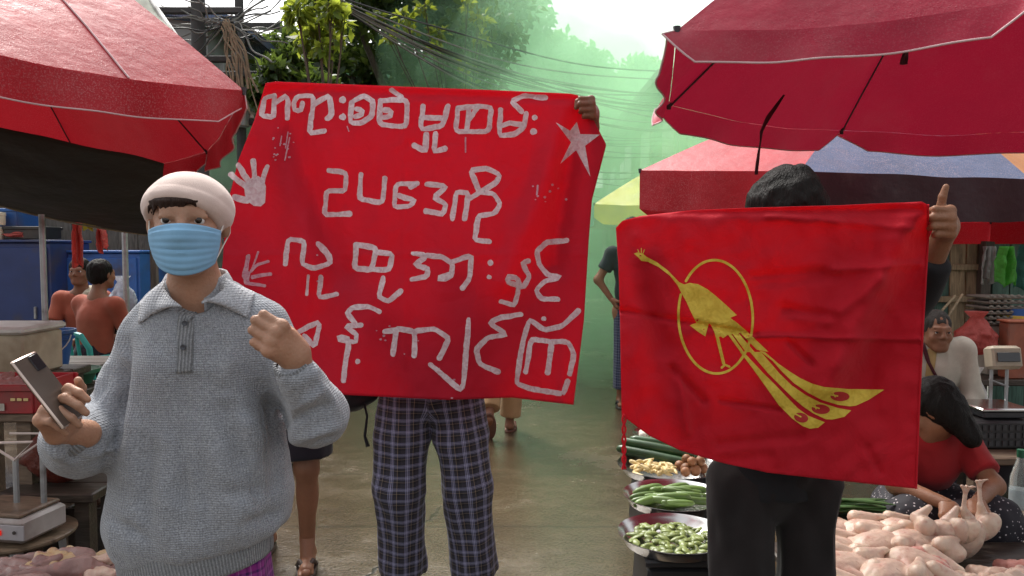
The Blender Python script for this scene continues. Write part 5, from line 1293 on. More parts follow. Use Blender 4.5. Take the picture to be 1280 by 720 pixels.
# lifted slipper of the walker: sole towards the camera
an = V(Jw['anR'])
for s in 'LR':
    if Jw['an' + s].z >= .13:
        a = V(Jw['an' + s]); t = V(Jw['to' + s]); d = (t - a).normalized(); c = a.lerp(t, .5) + V((0, -.035, -.02)); n = V((0, -1, -.35)); n = (n - d * n.dot(d)).normalized()
        m3 = Matrix((n.cross(d), d, n)).transposed(); MB().lathe(c, [(.001, -.010), (.5, -.010), (.53, 0), (.5, .009), (.001, .009)], 28, m3 @ Matrix.Diagonal((.10, .25, 1))).build('sandal', PINKSOLE, wk)
walker('bystander in dark shirt and blue checked longyi, hand on hip, between banner and flag', P(790, 400, 7.0).x, 7.0, 1.0, DKGREEN, BLUEPLAID,
       dict(knR=(-.09, 0, .48), anR=(-.10, .02, .075), toR=(-.12, -.14, .03), knL=(.09, 0, .48), anL=(.10, .02, .075), toL=(.12, -.14, .03)), True, (0, -1, 0), arm=dict(elR=(-.31, .02, 1.16), wrR=(-.19, -.03, .98)))
# ------------------------------------------------------------------ the stalls: trays, vegetables, poultry, crates
def pick(*a): return random.Random(hash(a) & 0xffff)
rg_ = random.Random(99)
# steel trays on black stands, right of the wet street
def tray_on(x, Y, z, r, label, stand_label):
    c = G(x, Y, z); st_ = empty('crate', (c.x + .03, c.y, 0), stand_label, 'crate', 'upturned crates under the trays')
    w_ = r * 1.45; b = MB(); b.box((c.x + .03, c.y, (z - .03) / 2), (w_, w_, z - .03), taper=1.08, bev=.02); b.build('box', BLACK_P, st_)
    q = MB()
    for sx in range(-3, 4):
        for k in range(3): q.box((c.x + .03 + sx * w_ / 7.6, c.y - w_ * .5 - .008, z * (.25 + .22 * k)), (w_ / 11, .012, z * .1), bev=.003)
    q.build('slots', DARKMETAL, st_); q = MB(); q.box((c.x + .03, c.y, z - .02), (w_ * 1.06, w_ * 1.06, .03), bev=.008); q.build('rim', BLACK_P, st_)
    t = MB(); t.lathe(c, [(.001, 0), (r * .80, 0), (r * .86, .006), (r * .93, .030), (r * .985, .040), (r, .043), (r * 1.002, .040), (r * .985, .036), (r * .94, .026), (r * .87, -.002), (r * .80, -.005), (.001, -.005)], 56)
    o = t.build('tray', STEEL); setorg(o, c); return tag(o, label, 'tray', None), c
def veg(name, prof, bend, m, n=10, label=None):
    """a long vegetable along local x from (radius, x) pairs, a bit bent"""
    b = MB(); pts = [V((x, bend * (1 - (2 * (i / (len(prof) - 1)) - 1) ** 2), 0)) for i, (r, x) in enumerate(prof)]
    b.tube(pts, [r for r, x in prof], n); return b.build(name, m, auto=80)
def scatter(proto, places, group, cat, label):
    out = []
    for i, (p, rx, ry, rz, s) in enumerate(places):
        o = proto if i == 0 else proto.copy()
        if i: COL.objects.link(o)
        o.location = p; o.rotation_euler = (rx, ry, rz); o.scale = s if isinstance(s, tuple) else (s, s, s)
        tag(o, label[i] if isinstance(label, list) else label, cat, group); out.append(o)
    return out
def disc(c, r, n, z0, rd, minr=0.0, layers=1):
    out = []
    for i in range(n):
        q = r * math.sqrt(rd.uniform(minr, 1)); a = rd.uniform(0, 6.28318); out.append(V((c.x + q * math.cos(a), c.y + q * math.sin(a), z0 + (1 - q / r) * .022 * layers + rd.uniform(0, .008))))
    return out
CUKE = mat('cucumber_green', (.10, .17, .035), .38, .5, 30, .3, 120, .001, rnd=.6); BEAN = mat('pod_green', (.16, .20, .05), .4, .35, 60, .3, 150, .001, rnd=.6); GOURD = mat('dark_gourd', (.025, .065, .02), .35, .5, 20, .25, 90, .001, rnd=.4)
SHOOT = mat('pale_shoot', (.56, .43, .19), .5, .2, 40, .25, 100, .001, rnd=.35); BALL = mat('brown_ball', (.23, .095, .035), .55, .3, 50, .5, 120, .002, rnd=.4); MUSH = mat('white_mushroom', (.62, .58, .50), .55, .15, 40, .2, 90, .001, rnd=.3)
T1, c1 = tray_on(842, 2.92, .31, .215, 'nearest steel tray full of small flat green pods', 'black upturned crate under the tray of green pods')
T2, c2 = tray_on(842, 3.38, .31, .225, 'steel tray of pale cucumbers, second from the front', 'black upturned crate under the tray of cucumbers')
T3, c3 = tray_on(836, 3.86, .31, .26, 'steel tray holding long gourds, pale shoots and brown balls', 'black upturned crate under the tray of gourds and brown balls')
T4, c4 = tray_on(842, 4.50, .31, .24, 'farthest steel tray heaped with white mushrooms', 'black upturned crate under the tray of white mushrooms')
rd = random.Random(5)
pod = veg('bean_pod', [(.001, -.026), (.009, -.021), (.0145, -.008), (.015, .006), (.010, .020), (.003, .027), (.0012, .032)], .003, BEAN)
scatter(pod, [(p, rd.uniform(-.3, .3), rd.uniform(-.3, .3), rd.uniform(0, 6.3), (rd.uniform(.75, 1.15), rd.uniform(.8, 1.1), rd.uniform(.45, .7))) for p in disc(c1, .165, 120, c1.z + .010, rd, 0, 1.2)], 'pods in the nearest tray', 'vegetable', 'small flat green pod in the nearest steel tray')
cuk = veg('cucumber', [(.003, -.075), (.012, -.071), (.0165, -.055), (.0185, -.01), (.018, .03), (.014, .062), (.008, .074), (.002, .078)], .012, CUKE)
scatter(cuk, [(p, rd.uniform(0, 6), rd.uniform(-.12, .12), rd.choice([-.25, -.1, 2.9, 3.3, .35]) + rd.uniform(-.3, .3), rd.uniform(.75, 1.1)) for p in disc(c2, .14, 26, c2.z + .018, rd, 0, 1.4)], 'cucumbers in the second tray', 'vegetable', 'pale green cucumber in the second steel tray')
grd = veg('gourd', [(.004, -.19), (.018, -.185), (.025, -.16), (.027, 0), (.026, .15), (.018, .185), (.006, .20)], .01, GOURD)
scatter(grd, [(c3 + V((-.07 + .03 * k, .10 + .03 * k, .055 + .03 * (k % 2))), .4 * k, .10, -.42 + .07 * k, 1.0) for k in range(4)], 'long gourds in the third tray', 'vegetable', 'long dark green gourd lying across the third tray')
sh_ = veg('bamboo_shoot', [(.006, -.035), (.012, -.03), (.013, -.01), (.010, .015), (.006, .032), (.002, .038)], .008, SHOOT)
scatter(sh_, [(V((c3.x - .09 + rd.uniform(-.09, .09), c3.y - .06 + rd.uniform(-.08, .08), c3.z + .02 + rd.uniform(0, .04))), rd.uniform(0, 6), rd.uniform(-.4, .4), rd.uniform(0, 6.3), rd.uniform(.7, 1.1)) for _ in range(46)], 'pale shoots in the third tray', 'vegetable', 'pale yellow shoot piece in the third tray')
bl_ = MB(); bl_.lathe((0, 0, 0), [(.0005, -.026)] + [(.0275 * math.sin(a), -.026 * math.cos(a)) for a in [math.pi * k / 10 for k in range(1, 10)]] + [(.0005, .026)], 16); bl = bl_.build('brown_ball', BALL, auto=80)
bp = [(.06, -.11, 0), (.115, -.085, 0), (.16, -.045, 0), (.075, -.055, 0), (.13, -.03, 0), (.055, 0, 0), (.10, -.075, .042), (.085, -.02, .04), (.145, -.06, .04), (.115, .02, 0), (.165, .01, 0)]
scatter(bl, [(c3 + V((a, b, .033 + d)), rd.uniform(0, 6), rd.uniform(0, 6), 0, rd.uniform(.85, 1.08)) for a, b, d in bp], 'brown balls in the third tray', 'vegetable', 'round brown ball in the third tray')
ms = MB(); ms.lathe((0, 0, 0), [(.0005, -.03), (.008, -.028), (.009, -.004), (.021, -.004), (.024, .004), (.018, .015), (.008, .020), (.0005, .021)], 14); mu = ms.build('mushroom', MUSH, auto=50)
scatter(mu, [(p + V((0, 0, .02)), rd.uniform(-1.2, 1.2), rd.uniform(-1.2, 1.2), rd.uniform(0, 6), rd.uniform(.6, 1.15)) for p in disc(c4, .19, 70, c4.z + .012, rd, 0, 2.4)], 'mushrooms in the farthest tray', 'vegetable', 'white mushroom in the farthest tray')
PBAG = film('clear_bag', (.75, .76, .76), .75)
def bag(name, c, r, m, label, group=None, tie=.08, seed=0, cat='bag', sub=None):
    b = MB(); c = V(c)
    def fn(u, v):
        a = 2 * math.pi * u; t = v
        rr = r[0] * (math.sin(math.pi * min(1, t * 1.12) ** .8) ** .75 if t < .80 else .28 + .55 * abs(t - .86) * 4) + .001
        w_ = 1 + .30 * mnoise.noise(V((math.cos(a) * 2.2 + seed, math.sin(a) * 2.2, t * 4))) + .20 * mnoise.noise(V((math.cos(a) * 6, math.sin(a) * 6 + seed, t * 9)))
        return c + V((rr * w_ * math.cos(a), rr * w_ * math.sin(a) * .9, r[1] * t))
    b.sheet(fn, 40, 30); o = b.build(name, m, auto=120); setorg(o, c); return tag(o, label, cat, group)
bag('plastic_bag', c4 + V((.0, .06, .05)), (.06, .17), PBAG, 'knotted clear plastic bag standing among the white mushrooms', seed=3)
bk = G(884, 4.55); bt = empty('basket', bk, 'dark basket with a pale rim behind the trays of vegetables', 'basket')
MB().lathe(bk, [(.001, .02), (.13, .02), (.16, .30), (.165, .305), (.155, .30), (.125, .035), (.001, .035)], 28).build('bowl', BLACK_P, bt); q = MB(); q.lathe(bk + V((0, 0, .30)), [(.158, 0), (.172, .004), (.176, .012), (.168, .016), (.156, .012)], 28); q.build('rim', STEEL, bt)
# ---- plucked chickens on the right table
def wet_skin(name, col, col2):
    t = NT(name); n = t.noise(11, det=6)
    c = t.mix(t.ramp(n, [(.32, 0.), (.68, 1.)]), col, col2); c = t.mix(t.math('MULTIPLY', t.ramp(t.noise(26, det=5), [(.54, 0.), (.7, 1.)]), .55), c, (.44, .15, .12))
    po = t.voro(420); c = t.mix(t.ramp(po, [(.1, .28), (.3, 0.)]), c, sc3(col, .6))
    return t.bsdf(c, t.ramp(t.noise(40), [(.3, .25), (.7, .5)]), t.bump(t.math('ADD', t.math('MULTIPLY', po, -.4), t.noise(60, det=5)), .003, .5), spec=.5, sss=.12)
CHICK = wet_skin('plucked_skin', (.54, .35, .28), (.66, .52, .40)); MEATM = wet_skin('raw_meat', (.46, .16, .13), (.55, .30, .25)); FISHM = wet_skin('fish_skin', (.22, .12, .11), (.36, .22, .19)); ORG = wet_skin('yellow_fat', (.55, .28, .06), (.58, .38, .12))
def chicken(var):
    S = Solid(.0045, .022)
    S.ell((0, .01, .055), (.066, .105, .056), None); S.ell((0, .055, .072), (.055, .062, .045), None); S.cap((0, .10, .055), (.02 * (var - 1), .16, .035), .024, .013)
    for s in (-1, 1):
        sp = .050 + .012 * var
        S.ell((s * sp, -.050, .058), (.034, .070, .042), rotm(0, 0, s * .30), .010)
        kn = V((s * (sp + .020), -.012 if var != 2 else -.06, .098)); S.cap((s * sp, -.075, .06), kn, .033, .021, .008)
        an = V((s * (sp - .012), -.115, .075 + .02 * var)); S.cap(kn, an, .0235, .0115, .007)
        if var == 2 and s > 0:
            ft = an + V((s * .004, -.050, .025 + .01 * var)); S.cap(an, ft, .0085, .007, .006)
            for q in (-1, 0, 1): S.chain([ft, ft + V((q * .016, -.022, .012)), ft + V((q * .024, -.036, .004))], [.0055, .005, .003], k=.004)
        S.chain([(s * .052, .062, .075), (s * .092, .03, .07), (s * .080, .088, .055), (s * .062, .105, .048)], [.019, .0150, .011, .006], k=.005)
    v, f = S.mesh(); v = relax(v, f, 1); v = folds(v, f, .0016, 26, var, None, (1, .5, 1)); v = folds(v, f, .0007, 90, var); return mesh_np('plucked_chicken', v, f, CHICK)
tz = .36
tb = empty('market_table', (1.75, 2.45, 0), 'low wet wooden table under the plucked chickens', 'table')
b = MB()
for k in range(5): b.box((1.62, 2.02 + .175 * k, tz - .016), (1.36, .168, .03), bev=.005)
b.build('tabletop', WOOD_DARK, tb)
for x in (1.02, 2.24):
    for y in (2.0, 2.70): MB().box((x, y, (tz - .032) / 2), (.06, .06, tz - .032)).build('leg', WOOD_DARK, tb)
ch = [chicken(k) for k in range(3)]
spots = [ # px, py, Y, rz, rx, variant, scale, label
 (1048, 652, 2.72, 2.2, .1, 0, .95), (1086, 656, 2.70, 1.9, .0, 1, 1.0), (1128, 655, 2.74, 2.0, .1, 1, .9), (1046, 676, 2.56, 1.7, .1, 1, .95), (1100, 676, 2.58, 2.1, -.1, 0, 1.05), (1148, 678, 2.60, 1.8, .0, 1, 1.0),
 (1060, 704, 2.38, 2.0, .1, 0, 1.08), (1108, 708, 2.34, 2.3, 0, 1, 1.05), (1152, 702, 2.42, 1.2, .15, 0, .95), (1182, 672, 2.60, -.15, -.80, 2, .90), (1220, 674, 2.60, .35, -1.0, 2, .90), (1045, 724, 2.22, 1.7, 0, 0, 1.0)]
lab = ['plucked chicken far left in the back row beside the black trousers', 'plucked chicken second in the back row, legs bent', 'plucked chicken third in the back row, by the upright pale one', 'plucked chicken at the left of the middle row above orange fat', 'plucked chicken in the centre of the middle row', 'plucked chicken right in the middle row beneath the upright pale one',
       'plucked chicken with raised thigh left in the front row', 'large plucked chicken mid front row, back turned up', 'plucked chicken right in the front row beside the red cut pieces', 'pale plucked chicken propped upright with its feet in the air', 'plucked chicken propped up at the right, feet and neck pointing skyward', 'plucked chicken nearest the camera at the left corner']
used_ = set()
for (x, y, Y, rz, rx, vr, s), lb in zip(spots, lab):
    o = ch[vr] if vr not in used_ else ch[vr].copy()
    if vr in used_: COL.objects.link(o)
    used_.add(vr); p = P(x, y, Y); p.z = max(tz + .003, tz + .003 + (.045 if rx < -.5 else 0)); o.location = p; o.rotation_euler = (rx, 0, rz); o.scale = (s,) * 3; tag(o, lb, 'chicken', 'plucked chickens on the table')
def chunk(name, seed, m, r=(.05, .032, .024), n=4):
    rd_ = random.Random(seed); S = Solid(.004, .018)
    for _ in range(n):
        a = V((rd_.uniform(-r[0], r[0]), rd_.uniform(-r[1], r[1]), r[2] * .9)); b_ = a + V((rd_.uniform(-1, 1) * r[0], rd_.uniform(-1, 1) * r[1], rd_.uniform(-.3, .8) * r[2])); S.cap(a, b_, r[2] * rd_.uniform(.7, 1.1), r[2] * rd_.uniform(.4, .9))
    v, f = S.mesh(); v = relax(v, f, 1); v = folds(v, f, .003, 40, seed); return mesh_np(name, v, f, m)
pcs = [(1172, 700, 2.40, 'raw red cut of chicken standing among the front pieces', MEATM, (.045, .04, .04)), (1205, 712, 2.36, 'raw chicken thigh lying right of the red cut', CHICK, (.06, .035, .026)), (1232, 700, 2.44, 'chicken drumsticks crossed at the right of the table', CHICK, (.06, .03, .02)), (1258, 712, 2.36, 'pale chicken quarter at the right end of the table', CHICK, (.06, .04, .03)), (1275, 700, 2.48, 'pink chicken pieces at the right edge behind the quarter', MEATM, (.05, .03, .025)),
       (1148, 698, 2.50, 'small red scrap of meat between the chickens', MEATM, (.035, .025, .018)), (1048, 684, 2.46, 'lump of orange fat at the left between two chickens', ORG, (.04, .03, .02)), (1042, 716, 2.20, 'orange yellow giblets at the lower left corner of the table', ORG, (.04, .035, .022)), (1190, 722, 2.22, 'pale chicken breast lowest in front of the table', CHICK, (.06, .04, .028)), (1240, 724, 2.22, 'pink chicken leg lowest at the right front', CHICK, (.06, .035, .026))]
for k, (x, y, Y, lb, m, r) in enumerate(pcs):
    o = chunk('chicken_piece', 30 + k, m, r, 5); p = P(x, y, Y); o.location = (p.x, p.y, tz + .003); o.rotation_euler = (0, 0, k * 1.3); o.scale = (1.15,) * 3; tag(o, lb, 'meat', 'cut chicken pieces on the table')
LEAFV = mat('leafy_green', (.035, .085, .02), .45, .4, 20, .4, 60, .003, rnd=.5)
stl = veg('leafy_stalk', [(.004, -.16), (.006, -.1), (.010, 0), (.014, .06), (.010, .12), (.002, .17)], .02, LEAFV, 7)
scatter(stl, [(P(1062 + rd.uniform(-14, 16), 634 + rd.uniform(-8, 8), 2.92 + rd.uniform(-.05, .1)), rd.uniform(-.2, .2), rd.uniform(-.1, .1), rd.uniform(-.35, .35), (1, 1.6, .6)) for _ in range(14)], 'green stalks behind the chickens', 'vegetable', 'green leafy stalk in the bunch behind the chickens')
vb = empty('market_table', (1.45, 3.0, 0), 'small wooden box table carrying the green stalks behind the chickens', 'table'); vz = P(1062, 640, 2.95).z - .02
MB().box((P(1062, 640, 2.95).x, 2.96, vz - .02), (.42, .36, .03), bev=.005).build('tabletop', WOOD_DARK, vb); MB().box((P(1062, 640, 2.95).x, 2.96, (vz - .04) / 2), (.36, .30, vz - .04), bev=.005).build('box', WOOD_DARK, vb)
# ---- seated woman in red behind the chickens
Y4 = 3.12
c = P(1166, 600, Y4)
sw_ = empty('person', (c.x, c.y, 0), 'seated black haired person in red top and dark speckled skirt behind the plucked chickens', 'person')
J = dict(pelvis=V((c.x, c.y + .12, .36)), waist=V((c.x, c.y + .11, .50)), chest=V((c.x - .02, c.y + .03, .59)), neck=V((c.x - .03, c.y - .03, .72)), shL=V((c.x + .12, c.y + .02, .665)), shR=V((c.x - .17, c.y + .02, .665)), elL=V((c.x + .15, c.y - .16, .52)), elR=V((c.x - .22, c.y - .14, .52)), wrL=V((c.x + .0, c.y - .30, .50)), wrR=V((c.x - .12, c.y - .32, .50)),
         hipL=V((c.x + .09, c.y + .08, .34)), hipR=V((c.x - .09, c.y + .08, .34)), knL=V((c.x + .12, c.y - .22, .40)), knR=V((c.x - .2, c.y - .22, .40)), anL=V((c.x + .06, c.y - .12, .07)), anR=V((c.x - .12, c.y - .12, .07)), toL=V((c.x + .08, c.y - .26, .03)), toR=V((c.x - .14, c.y - .26, .03)))
HM5 = frame((c.x - .05, c.y - .07, .800), (-.75, .65, -.6)); S = body_solid(J, .008, .88); head(S, HM5, J['neck'], .97)
parts = [finish(S)]
for s in 'LR': Sq = Solid(.004, .012); hand(Sq, J['wr' + s], V((-.3, -.8, -.3)), V((0, 0, -1)), s, [(30, 40, 20)] * 4, THUMB_OPEN, .95); parts.append(finish(Sq))
bv, bf = join(parts); mesh_np('body', bv, bf, SKIN_TAN, sw_); eyes(HM5, sw_, .97); hair_cap(HM5, sw_, k=1.0, long=.13)
RED_TOP = cloth_mat('red_top', (.30, .012, .015)); tee(J, RED_TOP, sw_, .008, .92, .75, -.02)
SPECK = NT('speckled_black'); sp_ = SPECK.ramp(SPECK.voro(60), [(.16, (.45, .40, .42)), (.24, (.012, .010, .016))]); SPECK = SPECK.bsdf(sp_, .8)
T = Solid(.008, .05); T.cap(J['pelvis'], V(J['hipL']).lerp(J['hipR'], .5), .15, .15)
for s in 'LR': T.cap(J['hip' + s], J['kn' + s], .115, .09); T.cap(J['kn' + s], V(J['an' + s]) + V((0, 0, .05)), .09, .085, cb=True)
T.cap(V(J['knL']).lerp(J['knR'], .2), V(J['knL']).lerp(J['knR'], .8), .08, .08); v, f = T.mesh(); v = folds(relax(v, f, 2), f, .006, 9, 4); mesh_np('skirt', v, f, SPECK, sw_)
MB().box((c.x, c.y + .14, .105), (.34, .28, .21), bev=.02).build('stool', RED_P, None) if False else None
st_ = empty('stool', (c.x, c.y + .16, 0), 'low plastic stool under the person in the red top', 'stool'); MB().lathe((c.x, c.y + .16, .19), [(.001, 0), (.14, 0), (.15, .008), (.14, .02), (.001, .02)], 24).build('seat', BLUE_P, st_)
for k in range(4): a = R(45 + 90 * k); MB().tube([(c.x + .11 * math.cos(a), c.y + .16 + .11 * math.sin(a), .19), (c.x + .14 * math.cos(a), c.y + .16 + .14 * math.sin(a), 0)], .016, 8).build('leg', BLUE_P, st_)
# ---- seated man in white shirt
Y5 = 4.45
c = P(1172, 440, Y5)
mn = empty('person', (c.x, c.y, 0), 'older seated man in open white shirt with dark strap across the chest', 'person')
u = lambda a, b, z: V((c.x + a, c.y + b, z))
J = dict(pelvis=u(0, .10, .42), waist=u(0, .09, .56), chest=u(0, .06, .74), neck=u(-.005, .04, .90), shL=u(.165, .04, .85), shR=u(-.175, .04, .85), elL=u(.20, -.02, .60), elR=u(-.21, -.04, .60), wrL=u(.06, -.20, .46), wrR=u(-.08, -.22, .48), hipL=u(.09, .06, .40), hipR=u(-.09, .06, .40), knL=u(.16, -.34, .45), knR=u(-.16, -.34, .45), anL=u(.14, -.30, .08), anR=u(-.14, -.30, .08), toL=u(.16, -.46, .03), toR=u(-.16, -.46, .03))
HM6 = frame(P(1171, 414, Y5), (-.12, -1, -.06)); S = body_solid(J, .007, .88); head(S, HM6, J['neck'], 1.0); parts = [finish(S)]
for s in 'LR': Sq = Solid(.004, .012); hand(Sq, J['wr' + s], V((-.2 if s == 'L' else .2, -.8, -.5)), V((0, .3, -1)), s, [(30, 40, 20)] * 4, THUMB_OPEN); parts.append(finish(Sq))
bv, bf = join(parts); mesh_np('body', bv, bf, SKIN_TAN, mn); eyes(HM6, mn)
hair_cap(HM6, mn, hair_mat('greying_hair', (.05, .045, .04)), .97, front=.025)
WSHIRT = cloth_mat('white_shirt', (.52, .48, .40)); tee(J, WSHIRT, mn, .007, .97, 1.35, -.03, fold=.008)
SB = bvh_of([o for o in mn.children if o.name.startswith('shirt')][0])
def strap_on(pts, w_, bvh, m, name, parent, dflt):
    vs = []
    pl_ = smooth_line(pts, 3)
    for x, y in pl_:
        for k in (-1, 1): vs.append(on(bvh, x + k * w_ * .5, y + k * w_ * .25, .007, dflt))
    n_ = len(pl_); o_ = mesh_np(name, vs, [(2 * i, 2 * i + 1, 2 * i + 3, 2 * i + 2) for i in range(n_ - 1)], m, parent); q = o_.modifiers.new('t', 'SOLIDIFY'); q.thickness = .004; return o_
strap_on([(1153, 428), (1160, 452), (1172, 474), (1184, 492)], 6, SB, STRAP, 'strap', mn, 4.3)
lay('undershirt', ((1160, 436), (1172, 434), (1166, 478), (1156, 476)), 5, 10, SB, cloth_mat('tan_vest', (.42, .30, .13)), mn, .004, .003, kn=False)
T = Solid(.008, .05); T.cap(J['pelvis'], J['pelvis'] + V((0, 0, .08)), .15, .14)
for s in 'LR': T.cap(J['hip' + s], J['kn' + s], .11, .085); T.cap(J['kn' + s], V(J['an' + s]) + V((0, 0, .06)), .085, .08, cb=True)
T.cap(J['knL'], J['knR'], .075, .075); v, f = T.mesh(); v = folds(relax(v, f, 2), f, .006, 9, 4); mesh_np('longyi', v, f, cloth_mat('dark_longyi', (.03, .025, .03)), mn)
st_ = empty('stool', u(0, .12, 0), 'wooden stool under the older man in the white shirt', 'stool'); MB().box(u(0, .12, .26), (.36, .30, .04), bev=.01).build('seat', WOOD, st_)
for a, b in ((-.14, 0), (.14, 0), (-.14, .24), (.14, .24)): MB().box(u(a, b, .12), (.04, .04, .24)).build('leg', WOOD, st_)
# ---- right: plank wall, hanging bags, scale, crates
PLK_G = wood_mat('green_painted_plank', (.10, .19, .15), (14, 14, 1.6), .75); PLK_T = wood_mat('bleached_plank', (.42, .33, .20), (14, 14, 1.6), .75); PLK_D = wood_mat('grey_plank', (.13, .12, .10), (14, 14, 1.6), .8)
wl_ = empty('plank_wall', P(1190, 500, 5.7) * V((1, 1, 0)) if False else V((P(1190, 500, 5.7).x, 5.7, 0)), 'weathered plank wall of green and bleached boards behind the man in white', 'wall')
xs = [1120, 1150, 1168, 1187, 1207, 1221, 1240, 1262, 1285, 1310, 1340]; ms_ = [PLK_D, PLK_G, PLK_G, PLK_T, PLK_T, PLK_D, PLK_G, PLK_G, PLK_D, PLK_G]
for k in range(10):
    xa, xb = P(xs[k], 340, 5.7).x, P(xs[k + 1], 340, 5.7).x; MB().box(((xa + xb) / 2, 5.7 + .006 * (k % 3), .74), (xb - xa - .008, .025, 1.48), rotm(0, R((k % 3 - 1) * .6), 0), bev=.003).build('plank', ms_[k], wl_)
for y in (334, 374): z_ = P(1190, y, 5.66).z; MB().box((P(1200, y, 5.66).x, 5.665, z_), (.75, .03, .045), bev=.004).build('rail', PLK_T, wl_)
MB().box((P(1223, 400, 5.62).x, 5.62, .75), (.07, .06, 1.5), rotm(0, R(4), 0), bev=.004).build('post', PLK_D, wl_)
for a, b in (((1152, 372), (1166, 396)), ((1194, 370), (1174, 392)), ((1203, 368), (1184, 398))): o = MB().tube([P(*a, 5.0), P(*b, 4.9)], .008, 6).build('bamboo_stick', PLK_T); setorg(o, P(*a, 5.0)); tag(o, {1152: 'thin pale stick leaning left of the man in white', 1194: 'thin pale stick leaning just above the head of the man in white', 1203: 'thin pale stick leaning furthest right on the plank wall'}[a[0]], 'stick', 'sticks on the plank wall')
GBAG = film('bright_green_film', (.16, .58, .10), .8, .35, .55); WBAG = film('grey_white_film', (.50, .52, .50), .8, .4, .5); TBAG = film('teal_film', (.06, .26, .20), .8, .35, .5); RBAG = film('red_net', (.62, .13, .11), .92, .5, .4)
def hang(label, x0, x1, y0, y1, Y, m, seed):
    a, b = P(x0, y0, Y), P(x1, y1, Y); o = MB()
    def fn(u, v): 
        wdt = .55 + .45 * min(1, v * 2.2); x = (a.x + b.x) / 2 + (u - .5) * (b.x - a.x) * wdt
        return V((x, Y + .03 * math.sin(u * 14 + seed) * (1 - .3 * v) + .015 * mnoise.noise(V((u * 6, v * 6, seed))), a.z + (b.z - a.z) * v + .02 * math.sin(u * 9 + seed) * v))
    o.sheet(fn, 28, 20); q = o.build('plastic_bag', m, auto=120); s_ = q.modifiers.new('t', 'SOLIDIFY'); s_.thickness = .004; setorg(q, a); return tag(q, label, 'bag', 'plastic bags hanging under the stall')
hang('bright green plastic bag hanging from the stall roof at right', 1246, 1272, 308, 356, 5.0, GBAG, 1); hang('greyish white plastic bag hanging left of the bright green one', 1226, 1243, 308, 352, 5.1, WBAG, 4); hang('teal plastic sheet hanging at the right edge of the picture', 1270, 1300, 306, 362, 5.2, TBAG, 7)
def tabl(label, x0, x1, y0, y1, z, m, thick=.04):
    rt = empty('market_table', ((x0 + x1) / 2, (y0 + y1) / 2, 0), label, 'table'); b = MB(); n = max(2, int((y1 - y0) / .17))
    for k in range(n): b.box(((x0 + x1) / 2, y0 + (k + .5) * (y1 - y0) / n, z - thick / 2), (x1 - x0, (y1 - y0) / n - .006, thick), bev=.006)
    b.build('tabletop', m, rt)
    for x in (x0 + .06, x1 - .06):
        for y in (y0 + .06, y1 - .06): MB().box((x, y, (z - thick) / 2), (.06, .06, z - thick)).build('leg', m, rt)
    return rt
# back counter
zc_ = P(1245, 470, 4.9).z
tabl('dark counter carrying the boxes and bags behind the man in white', P(1196, 470, 4.9).x, P(1400, 470, 4.9).x, 4.75, 5.5, zc_, WOOD_DARK)
def on_counter(x, Y): q = P(x, 470, Y); return V((q.x, Y, zc_))
EGG = mat('grey_paper_tray', (.20, .18, .15), .9, .2, 12, .4); CARD = mat('cardboard', (.33, .27, .19), .85, .15, 5, .2, dirt=(.2, .16, .11))
q = on_counter(1243, 5.05); hh = P(1243, 405, 5.05).z - zc_
cb_ = empty('carton', q, 'printed grey carton under the stack of paper trays at right', 'box'); MB().box(q + V((0, 0, hh / 2)), (.24, .22, hh), bev=.006).build('box', mat('printed_carton', (.38, .35, .29), .8, .15, 6, .2), cb_)
INK = mat('faded_ink', (.10, .10, .10), .9, .2, bump=0); b = MB()
for k in range(7): b.box(q + V((rg_.uniform(-.03, .03), -.1115, hh * (.35 + .085 * k))), (rg_.uniform(.08, .17), .002, .012))
b.build('print', INK, cb_)
for k in range(6):
    t = MB(); zz = zc_ + hh + .002 + k * .034; t.box((q.x + .006 * math.sin(k * 2), q.y, zz + .010), (.27 - .005 * (k % 2), .25, .016), bev=.006)
    for a in range(6): t.lathe((q.x - .11 + .044 * a, q.y - .118, zz + .018), [(.016, 0), (.012, .008), (.004, .012)], 8)
    o = t.build('paper_tray', EGG); setorg(o, (q.x, q.y, zz)); tag(o, 'grey moulded paper tray in the stack on the printed carton', 'tray', 'paper trays stacked on the carton')
q = on_counter(1272, 5.0); dr = empty('drum', q, 'blue drum with a yellow band at the right edge', 'drum'); hd = P(1272, 385, 5.0).z - zc_
MB().lathe(q, [(.001, 0), (.12, 0), (.125, hd * .5), (.12, hd), (.001, hd)], 28).build('body', BLUE_P, dr); MB().lathe(q, [(.1265, hd * .55), (.1275, hd * .6), (.1275, hd * .85), (.1245, hd * .9)], 28).build('band', mat('yellow_label', (.62, .42, .06), .5, .15, bump=0), dr)
bag('plastic_bag', on_counter(1219, 4.85) + V((0, 0, .14)), (.115, .28), RBAG, 'puffy red net bag standing on the counter right of the man in white', seed=8); 
bag('sack', on_counter(1217, 4.62) + V((0, 0, -.30)), (.085, .40), film('white_sack', (.62, .60, .57), .95, .6, .2), 'white knotted sack below the red net bag', seed=12, cat='sack')
q = P(1217, 490, 4.62); tabl('small dark table under the white knotted sack', q.x - .14, q.x + .14, 4.48, 4.76, on_counter(1217, 4.62).z - .302, WOOD_DARK)
bxo = empty('crate', on_counter(1275, 4.82), 'worn orange box beneath the drum at the right edge', 'box'); p0 = P(1272, 420, 4.82); MB().box((p0.x, 4.82, (zc_ + P(1272, 402, 4.82).z) / 2), (.18, .1, P(1272, 402, 4.82).z - zc_), bev=.01).build('box', mat('orange_box', (.30, .09, .05), .6, .25, dirt=(.15, .1, .08)), bxo)
MB().box((p0.x, 4.82, P(1272, 401, 4.82).z), (.2, .12, .014), bev=.004).build('lid', mat('orange_lid', (.42, .13, .07), .6, .2), bxo)
